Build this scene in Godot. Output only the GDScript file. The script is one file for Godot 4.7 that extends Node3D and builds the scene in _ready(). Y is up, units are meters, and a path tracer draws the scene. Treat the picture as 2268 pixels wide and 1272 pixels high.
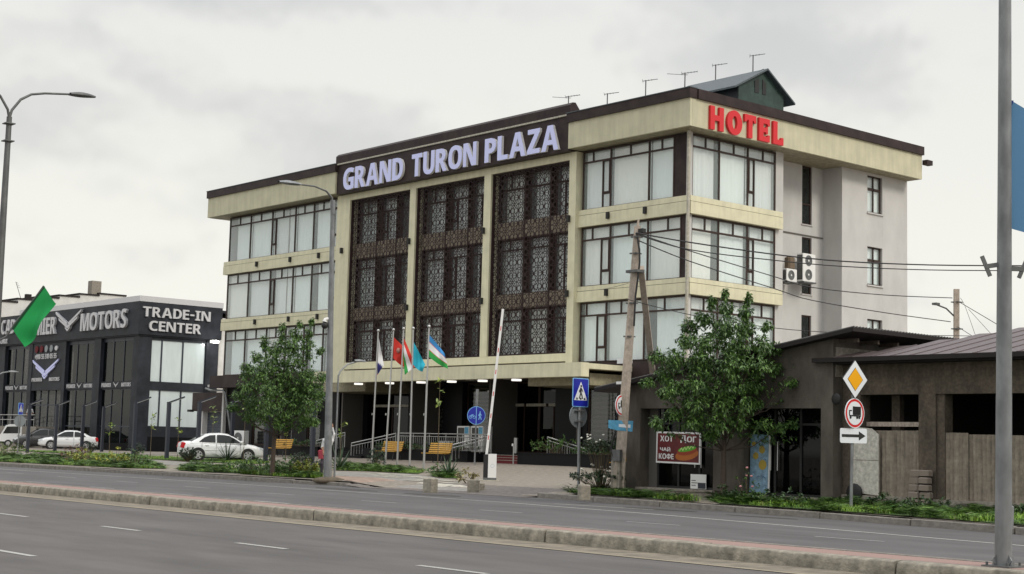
extends Node3D
# ---------------------------------------------------------------- shape builder
class MB:
	var v := PackedVector3Array()
	var n := PackedVector3Array()
	var c := PackedColorArray()
	var uv := PackedVector2Array()
	var col := Color(1, 1, 1)
	func tri(a: Vector3, b: Vector3, d: Vector3, na: Vector3, nb: Vector3, nd: Vector3) -> void:
		v.append(a); v.append(d); v.append(b)
		n.append(na); n.append(nd); n.append(nb)
		c.append(col); c.append(col); c.append(col)
		uv.append(Vector2.ZERO); uv.append(Vector2.ZERO); uv.append(Vector2.ZERO)
	func quad(a: Vector3, b: Vector3, d: Vector3, e: Vector3) -> void:
		var m := (b - a).cross(d - a)
		if m.length_squared() < 1e-14:
			m = (d - a).cross(e - a)
		m = m.normalized()
		tri(a, b, d, m, m, m); tri(a, d, e, m, m, m)
	func quaduv(a: Vector3, b: Vector3, d: Vector3, e: Vector3) -> void:   # a left-bottom, b right-bottom, d right-top, e left-top
		quad(a, b, d, e)
		var k := uv.size() - 6
		uv[k] = Vector2(0, 1); uv[k + 1] = Vector2(1, 0); uv[k + 2] = Vector2(1, 1)
		uv[k + 3] = Vector2(0, 1); uv[k + 4] = Vector2(0, 0); uv[k + 5] = Vector2(1, 0)
	func box(p: Vector3, q: Vector3) -> void:
		var a := Vector3(minf(p.x, q.x), minf(p.y, q.y), minf(p.z, q.z))
		var b := Vector3(maxf(p.x, q.x), maxf(p.y, q.y), maxf(p.z, q.z))
		obox(Transform3D(Basis(), (a + b) / 2), b - a)
	func obox(t: Transform3D, s: Vector3) -> void:
		var h := s / 2
		var p := []
		for i in 8:
			p.append(t * Vector3(h.x if i & 1 else -h.x, h.y if i & 2 else -h.y, h.z if i & 4 else -h.z))
		quad(p[4], p[5], p[7], p[6]); quad(p[1], p[0], p[2], p[3])
		quad(p[5], p[1], p[3], p[7]); quad(p[0], p[4], p[6], p[2])
		quad(p[6], p[7], p[3], p[2]); quad(p[0], p[1], p[5], p[4])
	func bar(a: Vector3, b: Vector3, w: float, h: float, up := Vector3.UP) -> void:
		var d := (b - a)
		var z := d.normalized()
		if absf(z.dot(up)) > 0.99:
			up = Vector3(0, 0, 1) if absf(z.z) < 0.9 else Vector3(1, 0, 0)
		var x := up.cross(z).normalized()
		obox(Transform3D(Basis(x, z.cross(x), z), (a + b) / 2), Vector3(w, h, d.length()))
	func bevel(t: Transform3D, s: Vector3, r: float) -> void:   # box with chamfered vertical and top edges
		var h := s / 2
		var ring := func(ix: float, y: float) -> Array:
			var o := []
			var a := h.x - ix
			var b := h.z - ix
			for k in [[-1, -1, 1], [1, -1, 0], [1, 1, 1], [-1, 1, 0]]:
				var p1 := Vector3(k[0] * (a - r), y, k[1] * b)
				var p2 := Vector3(k[0] * a, y, k[1] * (b - r))
				if k[2] == 1:
					o.append(t * p2); o.append(t * p1)
				else:
					o.append(t * p1); o.append(t * p2)
			return o
		var r0: Array = ring.call(0.0, -h.y)
		var r1: Array = ring.call(0.0, h.y - r)
		var r2: Array = ring.call(r, h.y)
		for i in 8:
			var j := (i + 1) % 8
			quad(r0[j], r0[i], r1[i], r1[j]); quad(r1[j], r1[i], r2[i], r2[j])
		for i in range(1, 7):
			quad(r2[0], r2[i + 1], r2[i], r2[i])
			quad(r0[0], r0[i], r0[i + 1], r0[i + 1])
	func ringpts(p: Vector3, x: Vector3, y: Vector3, r: float, seg: int) -> Array:
		var o := []
		for i in seg:
			var a := TAU * i / seg
			o.append(p + (x * cos(a) + y * sin(a)) * r)
		return o
	func tube(pts: Array, radii: Array, seg := 8, caps := true) -> void:
		var prev := []
		var px := Vector3.ZERO
		for i in pts.size():
			var d: Vector3
			if i == 0: d = pts[1] - pts[0]
			elif i == pts.size() - 1: d = pts[i] - pts[i - 1]
			else: d = (pts[i + 1] - pts[i]).normalized() + (pts[i] - pts[i - 1]).normalized()
			d = d.normalized()
			if i == 0:
				px = d.cross(Vector3.UP if absf(d.y) < 0.9 else Vector3.RIGHT).normalized()
			else:
				px = (px - d * px.dot(d)).normalized()
			var py := d.cross(px)
			var r: float = radii[mini(i, radii.size() - 1)]
			var cur := ringpts(pts[i], px, py, r, seg)
			if i > 0:
				for k in seg:
					var l := (k + 1) % seg
					var na: Vector3 = (prev[k] - pts[i - 1]).normalized()
					var nb: Vector3 = (prev[l] - pts[i - 1]).normalized()
					var nc: Vector3 = (cur[l] - pts[i]).normalized()
					var nd: Vector3 = (cur[k] - pts[i]).normalized()
					tri(prev[k], prev[l], cur[l], na, nb, nc); tri(prev[k], cur[l], cur[k], na, nc, nd)
			if caps and (i == 0 or i == pts.size() - 1):
				var m := -d if i == 0 else d
				for k in range(1, seg - 1):
					if i == 0: tri(cur[0], cur[k + 1], cur[k], m, m, m)
					else: tri(cur[0], cur[k], cur[k + 1], m, m, m)
			prev = cur
	func prism(poly: PackedVector2Array, t: Transform3D, depth: float) -> void:   # polygon in local xy, extruded from z=0 back to -depth
		var idx := Geometry2D.triangulate_polygon(poly)
		var f := t.basis.z.normalized()
		for i in range(0, idx.size(), 3):
			var a := poly[idx[i]]; var b := poly[idx[i + 1]]; var d := poly[idx[i + 2]]
			if (b - a).cross(d - a) < 0:
				var s := b; b = d; d = s
			tri(t * Vector3(a.x, a.y, 0), t * Vector3(b.x, b.y, 0), t * Vector3(d.x, d.y, 0), f, f, f)
			tri(t * Vector3(a.x, a.y, -depth), t * Vector3(d.x, d.y, -depth), t * Vector3(b.x, b.y, -depth), -f, -f, -f)
		var area := 0.0
		for i in poly.size():
			area += poly[i].cross(poly[(i + 1) % poly.size()])
		for i in poly.size():
			var a := poly[i]; var b := poly[(i + 1) % poly.size()]
			if area < 0:
				var s := a; a = b; b = s
			quad(t * Vector3(a.x, a.y, -depth), t * Vector3(b.x, b.y, -depth), t * Vector3(b.x, b.y, 0), t * Vector3(a.x, a.y, 0))
	func hoop(o: PackedVector2Array, i_: PackedVector2Array, t: Transform3D, depth: float) -> void:   # flat ring between two outlines of the same length
		var m := o.size()
		for k in m:
			var l := (k + 1) % m
			var a := t * Vector3(o[k].x, o[k].y, 0); var b := t * Vector3(o[l].x, o[l].y, 0)
			var e := t * Vector3(i_[k].x, i_[k].y, 0); var d := t * Vector3(i_[l].x, i_[l].y, 0)
			var z := -t.basis.z * depth
			quad(a, b, d, e)
			quad(a + z, b + z, b, a); quad(e, d, d + z, e + z); quad(b + z, a + z, e + z, d + z)
	func disc(t: Transform3D, rx: float, ry: float, depth: float, seg := 20) -> void:
		var p := PackedVector2Array()
		for i in seg:
			p.append(Vector2(cos(TAU * i / seg) * rx, sin(TAU * i / seg) * ry))
		prism(p, t, depth)
	func ball(p: Vector3, r: Vector3, seg := 12, rows := 8) -> void:
		for i in rows:
			for k in seg:
				var q := []
				for w in [[i, k], [i, k + 1], [i + 1, k + 1], [i + 1, k]]:
					var th: float = PI * w[0] / rows
					var ph: float = TAU * w[1] / seg
					q.append(Vector3(sin(th) * cos(ph), cos(th), sin(th) * sin(ph)))
				var nn := []
				for w in q: nn.append((w / r).normalized())
				tri(p + q[0] * r, p + q[1] * r, p + q[2] * r, nn[0], nn[1], nn[2])
				tri(p + q[0] * r, p + q[2] * r, p + q[3] * r, nn[0], nn[2], nn[3])
	func grid(rows: Array, flip := false) -> void:   # rows of points -> smooth sheet
		var nr := rows.size()
		var nc: int = rows[0].size()
		var nm := []
		for i in nr:
			var l := []
			for k in nc:
				var a: Vector3 = rows[mini(i + 1, nr - 1)][k] - rows[maxi(i - 1, 0)][k]
				var b: Vector3 = rows[i][mini(k + 1, nc - 1)] - rows[i][maxi(k - 1, 0)]
				var m := b.cross(a).normalized()
				l.append(-m if flip else m)
			nm.append(l)
		for i in nr - 1:
			for k in nc - 1:
				var q := [rows[i][k], rows[i][k + 1], rows[i + 1][k + 1], rows[i + 1][k]]
				var w := [nm[i][k], nm[i][k + 1], nm[i + 1][k + 1], nm[i + 1][k]]
				if flip:
					tri(q[0], q[2], q[1], w[0], w[2], w[1]); tri(q[0], q[3], q[2], w[0], w[3], w[2])
				else:
					tri(q[0], q[1], q[2], w[0], w[1], w[2]); tri(q[0], q[2], q[3], w[0], w[2], w[3])
	func mesh() -> ArrayMesh:
		var a := []
		a.resize(Mesh.ARRAY_MAX)
		a[Mesh.ARRAY_VERTEX] = v; a[Mesh.ARRAY_NORMAL] = n; a[Mesh.ARRAY_COLOR] = c; a[Mesh.ARRAY_TEX_UV] = uv
		var m := ArrayMesh.new()
		m.add_surface_from_arrays(Mesh.PRIMITIVE_TRIANGLES, a)
		return m

var rng := RandomNumberGenerator.new()
var used := {}
var M := {}
var T := {}

# ---------------------------------------------------------------- naming
func numbered(parent: Node, called: String) -> String:
	var k := str(parent.get_instance_id()) + "/" + called
	var i: int = used.get(k, 0)
	used[k] = i + 1
	return called if i == 0 else "%s_%03d" % [called, i]
func tag(o: Node, label: String, category: String, group := "", kind := "") -> Node:
	if label: o.set_meta("label", label)
	if category: o.set_meta("category", category)
	if group: o.set_meta("group", group)
	if kind: o.set_meta("kind", kind)
	return o
func thing(called: String, label: String, category: String, at := Vector3.ZERO, turn := 0.0, group := "") -> Node3D:
	var o := Node3D.new()
	o.name = numbered(self, called)
	add_child(o)
	o.position = at
	o.rotation.y = turn
	tag(o, label, category, group)
	return o
func put(called: String, shape, m: Material, parent: Node = self, at := Transform3D(), label := "") -> MeshInstance3D:
	var o := MeshInstance3D.new()
	o.name = numbered(parent, called)
	o.mesh = shape.mesh() if shape is MB else shape
	o.material_override = m
	o.transform = at
	if label: o.set_meta("label", label)
	parent.add_child(o)
	return o
func solo(called: String, shape, m: Material, label: String, category: String, group := "", at := Transform3D()) -> MeshInstance3D:
	var o := put(called, shape, m, self, at)
	tag(o, label, category, group)
	return o
func struct(called: String, shape, m: Material) -> MeshInstance3D:
	var o := put(called, shape, m)
	o.set_meta("kind", "structure")
	return o
func bx(p: Vector3, q: Vector3) -> MB:
	var b := MB.new(); b.box(p, q); return b
func V(x: float, y: float, z: float) -> Vector3: return Vector3(x, y, z)

# ---------------------------------------------------------------- materials
func noise_tex(freq: float, oct: int, lo: float, hi: float, sd: int, normal := false, kind := FastNoiseLite.TYPE_SIMPLEX_SMOOTH) -> NoiseTexture2D:
	var nz := FastNoiseLite.new()
	nz.noise_type = kind
	nz.seed = sd; nz.frequency = freq; nz.fractal_octaves = oct; nz.fractal_gain = 0.62
	var t := NoiseTexture2D.new()
	t.width = 512; t.height = 512; t.seamless = true; t.noise = nz
	if normal:
		t.as_normal_map = true; t.bump_strength = 3.0
	else:
		var g := Gradient.new()
		g.set_color(0, Color(lo, lo, lo)); g.set_color(1, Color(hi, hi, hi))
		t.color_ramp = g
	return t
func mt(called: String, c: Color, rough := 0.8, tex := "", sc := Vector3.ONE, metal := 0.0, nrm := "", ns := 0.4) -> StandardMaterial3D:
	var m := StandardMaterial3D.new()
	m.resource_name = called
	m.albedo_color = c.linear_to_srgb()
	m.roughness = rough; m.metallic = metal
	if tex:
		m.albedo_texture = T[tex]
		m.uv1_triplanar = true; m.uv1_world_triplanar = true; m.uv1_scale = sc
	if nrm:
		m.normal_enabled = true; m.normal_texture = T[nrm]; m.normal_scale = ns
		m.uv1_triplanar = true; m.uv1_world_triplanar = true; m.uv1_scale = sc
	M[called] = m
	return m
func layer2(m: StandardMaterial3D, tex: String, sc: Vector3) -> void:
	m.detail_enabled = true
	m.detail_blend_mode = BaseMaterial3D.BLEND_MODE_MUL
	m.detail_albedo = T[tex]
	m.detail_uv_layer = BaseMaterial3D.DETAIL_UV_2
	m.uv2_triplanar = true; m.uv2_world_triplanar = true; m.uv2_scale = sc
func vcol(m: StandardMaterial3D) -> StandardMaterial3D:
	m.vertex_color_use_as_albedo = true
	return m
func glass(called: String, c: Color, a: float, rough := 0.02) -> void:
	var m := StandardMaterial3D.new()
	m.resource_name = called
	m.albedo_color = Color(c.r, c.g, c.b, a)
	m.transparency = BaseMaterial3D.TRANSPARENCY_ALPHA
	m.roughness = rough; m.metallic_specular = 0.6
	M[called] = m
func materials() -> void:
	T.grain = noise_tex(0.02, 6, 0.72, 1.0, 3)
	T.blotch = noise_tex(0.008, 4, 0.7, 1.0, 5)
	T.fine = noise_tex(0.09, 4, 0.76, 1.0, 7)
	T.cell = noise_tex(0.06, 2, 0.55, 1.0, 9, false, FastNoiseLite.TYPE_CELLULAR)
	T.streak = noise_tex(0.012, 4, 0.84, 1.0, 12)
	T.lane = noise_tex(0.012, 5, 0.79, 1.0, 44)
	T.soft = noise_tex(0.01, 4, 0.93, 1.0, 31)
	T.bump = noise_tex(0.06, 4, 0, 1, 15, true)
	T.wavy = noise_tex(0.004, 2, 0, 1, 21, true)
	var a := mt("asphalt", Color(.16, .148, .144), .93, "fine", Vector3(1.3, 1.3, 1.3), 0, "bump", .35)
	layer2(a, "lane", Vector3(.03, .3, .11))
	var a2 := mt("asphalt_far", Color(.15, .143, .145), .9, "fine", Vector3(1.1, 1.1, 1.1), 0, "bump", .3)
	layer2(a2, "lane", Vector3(.03, .3, .1))
	mt("tar", Color(.07, .062, .058), .9, "fine", Vector3(.8, .8, .8))
	mt("dirt_edge", Color(.25, .215, .165), .95, "blotch", Vector3(.5, .5, .5))
	mt("dirt_pale", Color(.36, .31, .23), .95, "fine", Vector3(.5, .5, .5))
	mt("apron", Color(.2, .175, .16), .93, "grain", Vector3(.35, .35, .35))
	mt("lane_paint", Color(.66, .65, .61), .85, "cell", Vector3(1.6, 1.6, 1.6))
	mt("worn_paint", Color(.42, .415, .41), .85, "fine", Vector3(.8, .8, .8))
	var k := mt("kerb_concrete", Color(.5, .455, .37), .95, "grain", Vector3(.55, .8, .55), 0, "bump", .8)
	layer2(k, "blotch", Vector3(.7, .6, .7))
	mt("kerb_far", Color(.29, .265, .235), .95, "grain", Vector3(.4, .6, .4), 0, "bump", .5)
	mt("red_paver", Color(.36, .235, .205), .9, "fine", Vector3(.8, .8, .8))
	mt("ground", Color(.3, .27, .23), .95, "blotch", Vector3(.1, .1, .1))
	var f := mt("forecourt", Color(.41, .355, .295), .9, "grain", Vector3(.3, .3, .3))
	layer2(f, "fine", Vector3(.9, .9, .9))
	mt("soil", Color(.14, .11, .075), 1, "blotch", Vector3(.6, .6, .6))
	mt("turf", Color(.075, .12, .035), 1, "blotch", Vector3(.5, .5, .5))
	mt("walk_pink", Color(.4, .29, .23), .9, "blotch", Vector3(.3, .3, .3))
	mt("walk_grey", Color(.32, .305, .28), .9, "grain", Vector3(.3, .3, .3))
	mt("pale_slab", Color(.6, .57, .48), .85, "grain", Vector3(.5, .5, .5))
	var cl2 := mt("cream_light", Color(.76, .725, .52), .6, "soft", Vector3(.13, .2, .13))
	layer2(cl2, "soft", Vector3(.5, .06, .5))
	var cr := mt("cream", Color(.61, .58, .41), .6, "soft", Vector3(.11, .16, .11))
	layer2(cr, "soft", Vector3(.5, .06, .5))
	mt("soffit", Color(.42, .38, .26), .6, "grain", Vector3(.3, .3, .3))
	mt("brown_metal", Color(.05, .034, .034), .5, "blotch", Vector3(.2, .2, .2))
	mt("brown_frame", Color(.05, .031, .026), .45)
	mt("lattice", Color(.036, .021, .022), .55)
	mt("spandrel", Color(.46, .39, .3), .8, "grain", Vector3(.4, .4, .4))
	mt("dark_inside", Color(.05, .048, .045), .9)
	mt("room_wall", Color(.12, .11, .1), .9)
	var cu := mt("curtain", Color(.81, .88, .88), .9)
	cu.backlight_enabled = true; cu.backlight = Color(.3, .3, .3)
	for q in [["curtain_grey", Color(.74, .78, .79)], ["curtain_cream", Color(.84, .86, .83)]]:
		var cw := mt(q[0], q[1], .9); cw.backlight_enabled = true; cw.backlight = Color(.3, .3, .3)
	mt("dark_curtain", Color(.1, .08, .08), .9)
	var st := mt("stucco", Color(.78, .77, .755), .95, "fine", Vector3(1.1, 1.1, 1.1), 0, "bump", .7)
	layer2(st, "soft", Vector3(.12, .07, .12))
	mt("granite", Color(.012, .012, .014), .4, "fine", Vector3(1.5, 1.5, 1.5)).metallic_specular = .25
	mt("carpet", Color(.13, .018, .022), .95)
	mt("steel", Color(.5, .5, .5), .35, "", Vector3.ONE, .85)
	mt("galv", Color(.3, .315, .325), .5, "blotch", Vector3(.8, .3, .8), .35)
	mt("galv_dark", Color(.16, .165, .165), .55, "blotch", Vector3(.8, .3, .8), .3)
	mt("lavender", Color(.62, .65, .98), .4)
	mt("letter_side", Color(.8, .78, .76), .45)
	mt("red_sign", Color(.62, .012, .02), .4)
	mt("green_metal", Color(.03, .065, .055), .6, "blotch", Vector3(.3, .3, .3))
	mt("dark_green", Color(.016, .022, .028), .6)
	mt("roof_slate", Color(.11, .135, .15), .6, "grain", Vector3(.4, .4, .4), .2)
	mt("anthracite", Color(.036, .04, .05), .5, "blotch", Vector3(.15, .15, .15))
	mt("navy_post", Color(.022, .027, .042), .45)
	mt("silver", Color(.56, .56, .58), .4, "", Vector3.ONE, .3)
	mt("white_wall", Color(.7, .69, .67), .9, "soft", Vector3(.2, .2, .2))
	mt("white_paint", Color(.76, .76, .75), .4)
	mt("frosted", Color(.62, .7, .71), .12, "soft", Vector3(.2, .05, .2))
	mt("roller", Color(.05, .06, .08), .5)
	var kp := mt("kiosk_plaster", Color(.2, .176, .152), .95, "fine", Vector3(.9, .9, .9), 0, "bump", .8)
	layer2(kp, "blotch", Vector3(.25, .12, .25))
	var sp := mt("shed_plaster", Color(.185, .148, .112), .95, "grain", Vector3(.7, .7, .7), 0, "bump", .6)
	layer2(sp, "blotch", Vector3(.3, .15, .3))
	mt("base_concrete", Color(.36, .325, .275), .95, "grain", Vector3(.6, .6, .6), 0, "bump", .6)
	mt("mauve_roof", Color(.165, .13, .135), .55, "grain", Vector3(.3, .3, .8), .2)
	mt("dark_eave", Color(.025, .021, .021), .7)
	mt("blind_slat", Color(.34, .3, .26), .7)
	mt("grey_sheet", Color(.1, .095, .09), .6, "blotch", Vector3(.5, .5, .5), .3)
	var cf := mt("corrugated", Color(.47, .4, .32), .85, "blotch", Vector3(1.2, .18, 1.2))
	layer2(cf, "grain", Vector3(.5, .5, .5))
	mt("white_board", Color(.74, .71, .63), .8, "grain", Vector3(.6, .6, .6))
	mt("brick", Color(.3, .25, .21), .95, "fine", Vector3(2, 2, 2), 0, "bump", .8)
	var uc := mt("pole_concrete", Color(.74, .63, .53), .95, "grain", Vector3(.9, .35, .9), 0, "bump", .5)
	layer2(uc, "fine", Vector3(.6, .3, .6))
	mt("black", Color(.012, .012, .012), .6)
	mt("cable", Color(.02, .02, .022), .7)
	mt("bench_wood", Color(.72, .4, .06), .5, "streak", Vector3(.2, 3, 3))
	mt("bench_iron", Color(.03, .03, .03), .5)
	mt("sign_blue", Color(.012, .022, .36), .35)
	mt("sign_white", Color(.75, .78, .82), .4)
	mt("sign_cyan", Color(.22, .5, .85), .4)
	mt("sign_red", Color(.6, .03, .03), .4)
	mt("sign_yellow", Color(.85, .4, .01), .4)
	mt("sign_black", Color(.015, .015, .015), .5)
	mt("sign_back", Color(.25, .275, .29), .45, "", Vector3.ONE, .3)
	mt("sky_plate", Color(.12, .45, .72), .4, "blotch", Vector3(1.5, 1.5, 1.5))
	mt("car_white", Color(.74, .75, .76), .22).clearcoat_enabled = true
	mt("car_black", Color(.012, .013, .016), .2).clearcoat_enabled = true
	mt("car_glass", Color(.012, .014, .015), .06)
	mt("tyre", Color(.014, .014, .014), .85)
	mt("rim", Color(.55, .55, .56), .3, "", Vector3.ONE, .7)
	mt("tail_red", Color(.45, .01, .015), .2)
	mt("headlight", Color(.6, .64, .66), .12, "", Vector3.ONE, .2)
	mt("bark", Color(.095, .07, .055), .95, "grain", Vector3(3, .8, 3), 0, "bump", 1.0)
	mt("stem", Color(.12, .095, .06), .95)
	mt("flag_white", Color(.72, .72, .74), .9)
	var lf := mt("leaf", Color(1, 1, 1), .38); vcol(lf)
	lf.backlight_enabled = true; lf.backlight = Color(.12, .2, .05)
	vcol(mt("painted", Color(1, 1, 1), .75))
	var cl := vcol(mt("cloth", Color(1, 1, 1), .85)); cl.backlight_enabled = true; cl.backlight = Color(.3, .3, .3)
	var lamp := mt("lit_panel", Color(.9, .9, .9), .5)
	lamp.emission_enabled = true; lamp.emission = Color(1, .98, .94); lamp.emission_energy_multiplier = 1.15
	glass("window_glass", Color(.9, .97, .96), .1)
	glass("shop_glass", Color(.1, .14, .135), .4)
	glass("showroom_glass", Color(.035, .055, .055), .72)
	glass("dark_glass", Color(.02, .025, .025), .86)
	M.dark_glass.metallic_specular = .32
	M.showroom_glass.metallic_specular = .3
	for dull in ["brown_frame", "dark_eave", "lattice", "brown_metal", "anthracite", "kiosk_plaster"]: M[dull].metallic_specular = .3

# ---------------------------------------------------------------- lie of the land
func ss(a: float, b: float, x: float) -> float:
	var t := clampf((x - a) / (b - a), 0, 1)
	return t * t * (3 - 2 * t)
func ter(x: float, z: float) -> float:
	var d := -z
	var y := .17 + .25 * ss(29, 45, d) + (.05 + .27 * ss(-92, -80, x) * (1 - ss(-50, -44, x))) * ss(41, 48.5, d)
	var gate := ss(-44.2, -43.0, x) * (1 - ss(-34.4, -33.4, x))   # the kerb drops to the road at the driveway
	return lerpf(y, lerpf(.008, y, ss(.1, 2.6, kerb_z(x) - z)), gate)
func on(x: float, z: float, up := 0.0) -> Vector3: return Vector3(x, ter(x, z) + up, z)

# ---------------------------------------------------------------- the sky
func make_sky() -> PanoramaSkyMaterial:
	var w := 1536
	var h := 768
	var n1 := FastNoiseLite.new(); n1.seed = 11; n1.frequency = 1.5; n1.fractal_octaves = 6; n1.fractal_gain = .6
	n1.domain_warp_enabled = true; n1.domain_warp_amplitude = .35; n1.domain_warp_frequency = .8
	var n2 := FastNoiseLite.new(); n2.seed = 5; n2.frequency = 0.28; n2.fractal_octaves = 3
	var im := Image.create_empty(w, h, false, Image.FORMAT_RGBF)
	for j in h:
		var el := (0.5 - (j + .5) / h) * PI
		if el < -0.03:
			im.fill_rect(Rect2i(0, j, w, h - j), Color(.36, .34, .31))
			break
		var s := sin(maxf(el, 0.0))
		for i in w:
			var az := (i + .5) / w * TAU
			var k := 1.0 / (s + .22)
			var p := Vector2(sin(az), cos(az)) * cos(el) * k
			var c := n1.get_noise_2d(p.x * 1.0, p.y * 1.0)
			var d := n2.get_noise_2d(p.x + 40, p.y)
			var g := clampf(.5 + c * .85 + d * .5, 0, 1)
			var t := pow(clampf(s / .34, 0, 1), .7)
			var base := Color(.99, .965, .86).lerp(Color(.77, .78, .765), t).lerp(Color(2.0, 2.02, 2.05), ss(.33, 1, s))
			var dark := Color(.84, .835, .78).lerp(Color(.615, .63, .64), t).lerp(Color(1.55, 1.57, 1.6), ss(.33, 1, s))
			var cc := dark.lerp(base.lightened(.0) * 1.04, ss(.12, .72, g))
			im.set_pixel(i, j, Color(cc.r, cc.g, cc.b))
	var m := PanoramaSkyMaterial.new()
	m.panorama = ImageTexture.create_from_image(im)
	return m

# ---------------------------------------------------------------- ground and road
var kerb_left := [V(-230, 0, -24.5), V(-120, 0, -26.6), V(-69.6, 0, -28.9), V(-58, 0, -29.75), V(-46.5, 0, -30.35), V(-44.2, 0, -30.7), V(-42.6, 0, -30.95)]
var kerb_right := [V(-34.7, 0, -31.15), V(-33.6, 0, -30.95), V(-31, 0, -30.55), V(-21.9, 0, -29.5), V(-17.4, 0, -28.4), V(-5, 0, -26.2), V(40, 0, -20)]
func along(line: Array, x: float) -> float:   # z of a polyline at x
	for i in line.size() - 1:
		if x <= line[i + 1].x or i == line.size() - 2:
			return lerpf(line[i].z, line[i + 1].z, (x - line[i].x) / (line[i + 1].x - line[i].x))
	return 0.0
func kerb_z(x: float) -> float:
	if x < -42.6: return along(kerb_left, x)
	if x > -34.7: return along(kerb_right, x)
	return lerpf(-30.95, -31.15, (x + 42.6) / 7.9)
func sheet(poly: PackedVector2Array, lift: float) -> MB:   # a flat patch (xz outline) laid on the ground, cut fine enough to follow it
	var b := MB.new()
	var r := Rect2(poly[0], Vector2.ZERO)
	for p in poly: r = r.expand(p)
	var nx := maxi(1, int(ceil(r.size.x / 2.0)))
	for i in nx:
		var x0 := r.position.x + r.size.x * i / nx
		var x1 := r.position.x + r.size.x * (i + 1) / nx
		var strip := PackedVector2Array([Vector2(x0, -500), Vector2(x1, -500), Vector2(x1, 100), Vector2(x0, 100)])
		for q in Geometry2D.intersect_polygons(poly, strip):
			var nz := maxi(1, int(ceil(r.size.y / 2.0)))
			for j in nz:
				var z0 := r.position.y + r.size.y * j / nz
				var z1 := r.position.y + r.size.y * (j + 1) / nz
				for s in Geometry2D.intersect_polygons(q, PackedVector2Array([Vector2(x0 - 1, z0), Vector2(x1 + 1, z0), Vector2(x1 + 1, z1), Vector2(x0 - 1, z1)])):
					var idx := Geometry2D.triangulate_polygon(s)
					for t in range(0, idx.size(), 3):
						var u := s[idx[t]]; var v := s[idx[t + 1]]; var w := s[idx[t + 2]]
						if (v - u).cross(w - u) > 0:
							var sw := v; v = w; w = sw
						b.tri(on(u.x, u.y, lift), on(v.x, v.y, lift), on(w.x, w.y, lift), Vector3.UP, Vector3.UP, Vector3.UP)
	return b
func P2(a: Array) -> PackedVector2Array:
	var p := PackedVector2Array()
	for i in range(0, a.size(), 2): p.append(Vector2(a[i], a[i + 1]))
	return p
func flat(a: Vector3, b: Vector3, w: float, y: float) -> MB:
	var m := MB.new()
	var d := (b - a).normalized()
	var s := Vector3(-d.z, 0, d.x) * w / 2
	var up := Vector3(0, y, 0)
	m.quad(a - s + up, a + s + up, b + s + up, b - s + up)
	if m.n[0].y < 0:
		m = MB.new(); m.quad(b - s + up, b + s + up, a + s + up, a - s + up)
	return m
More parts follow.
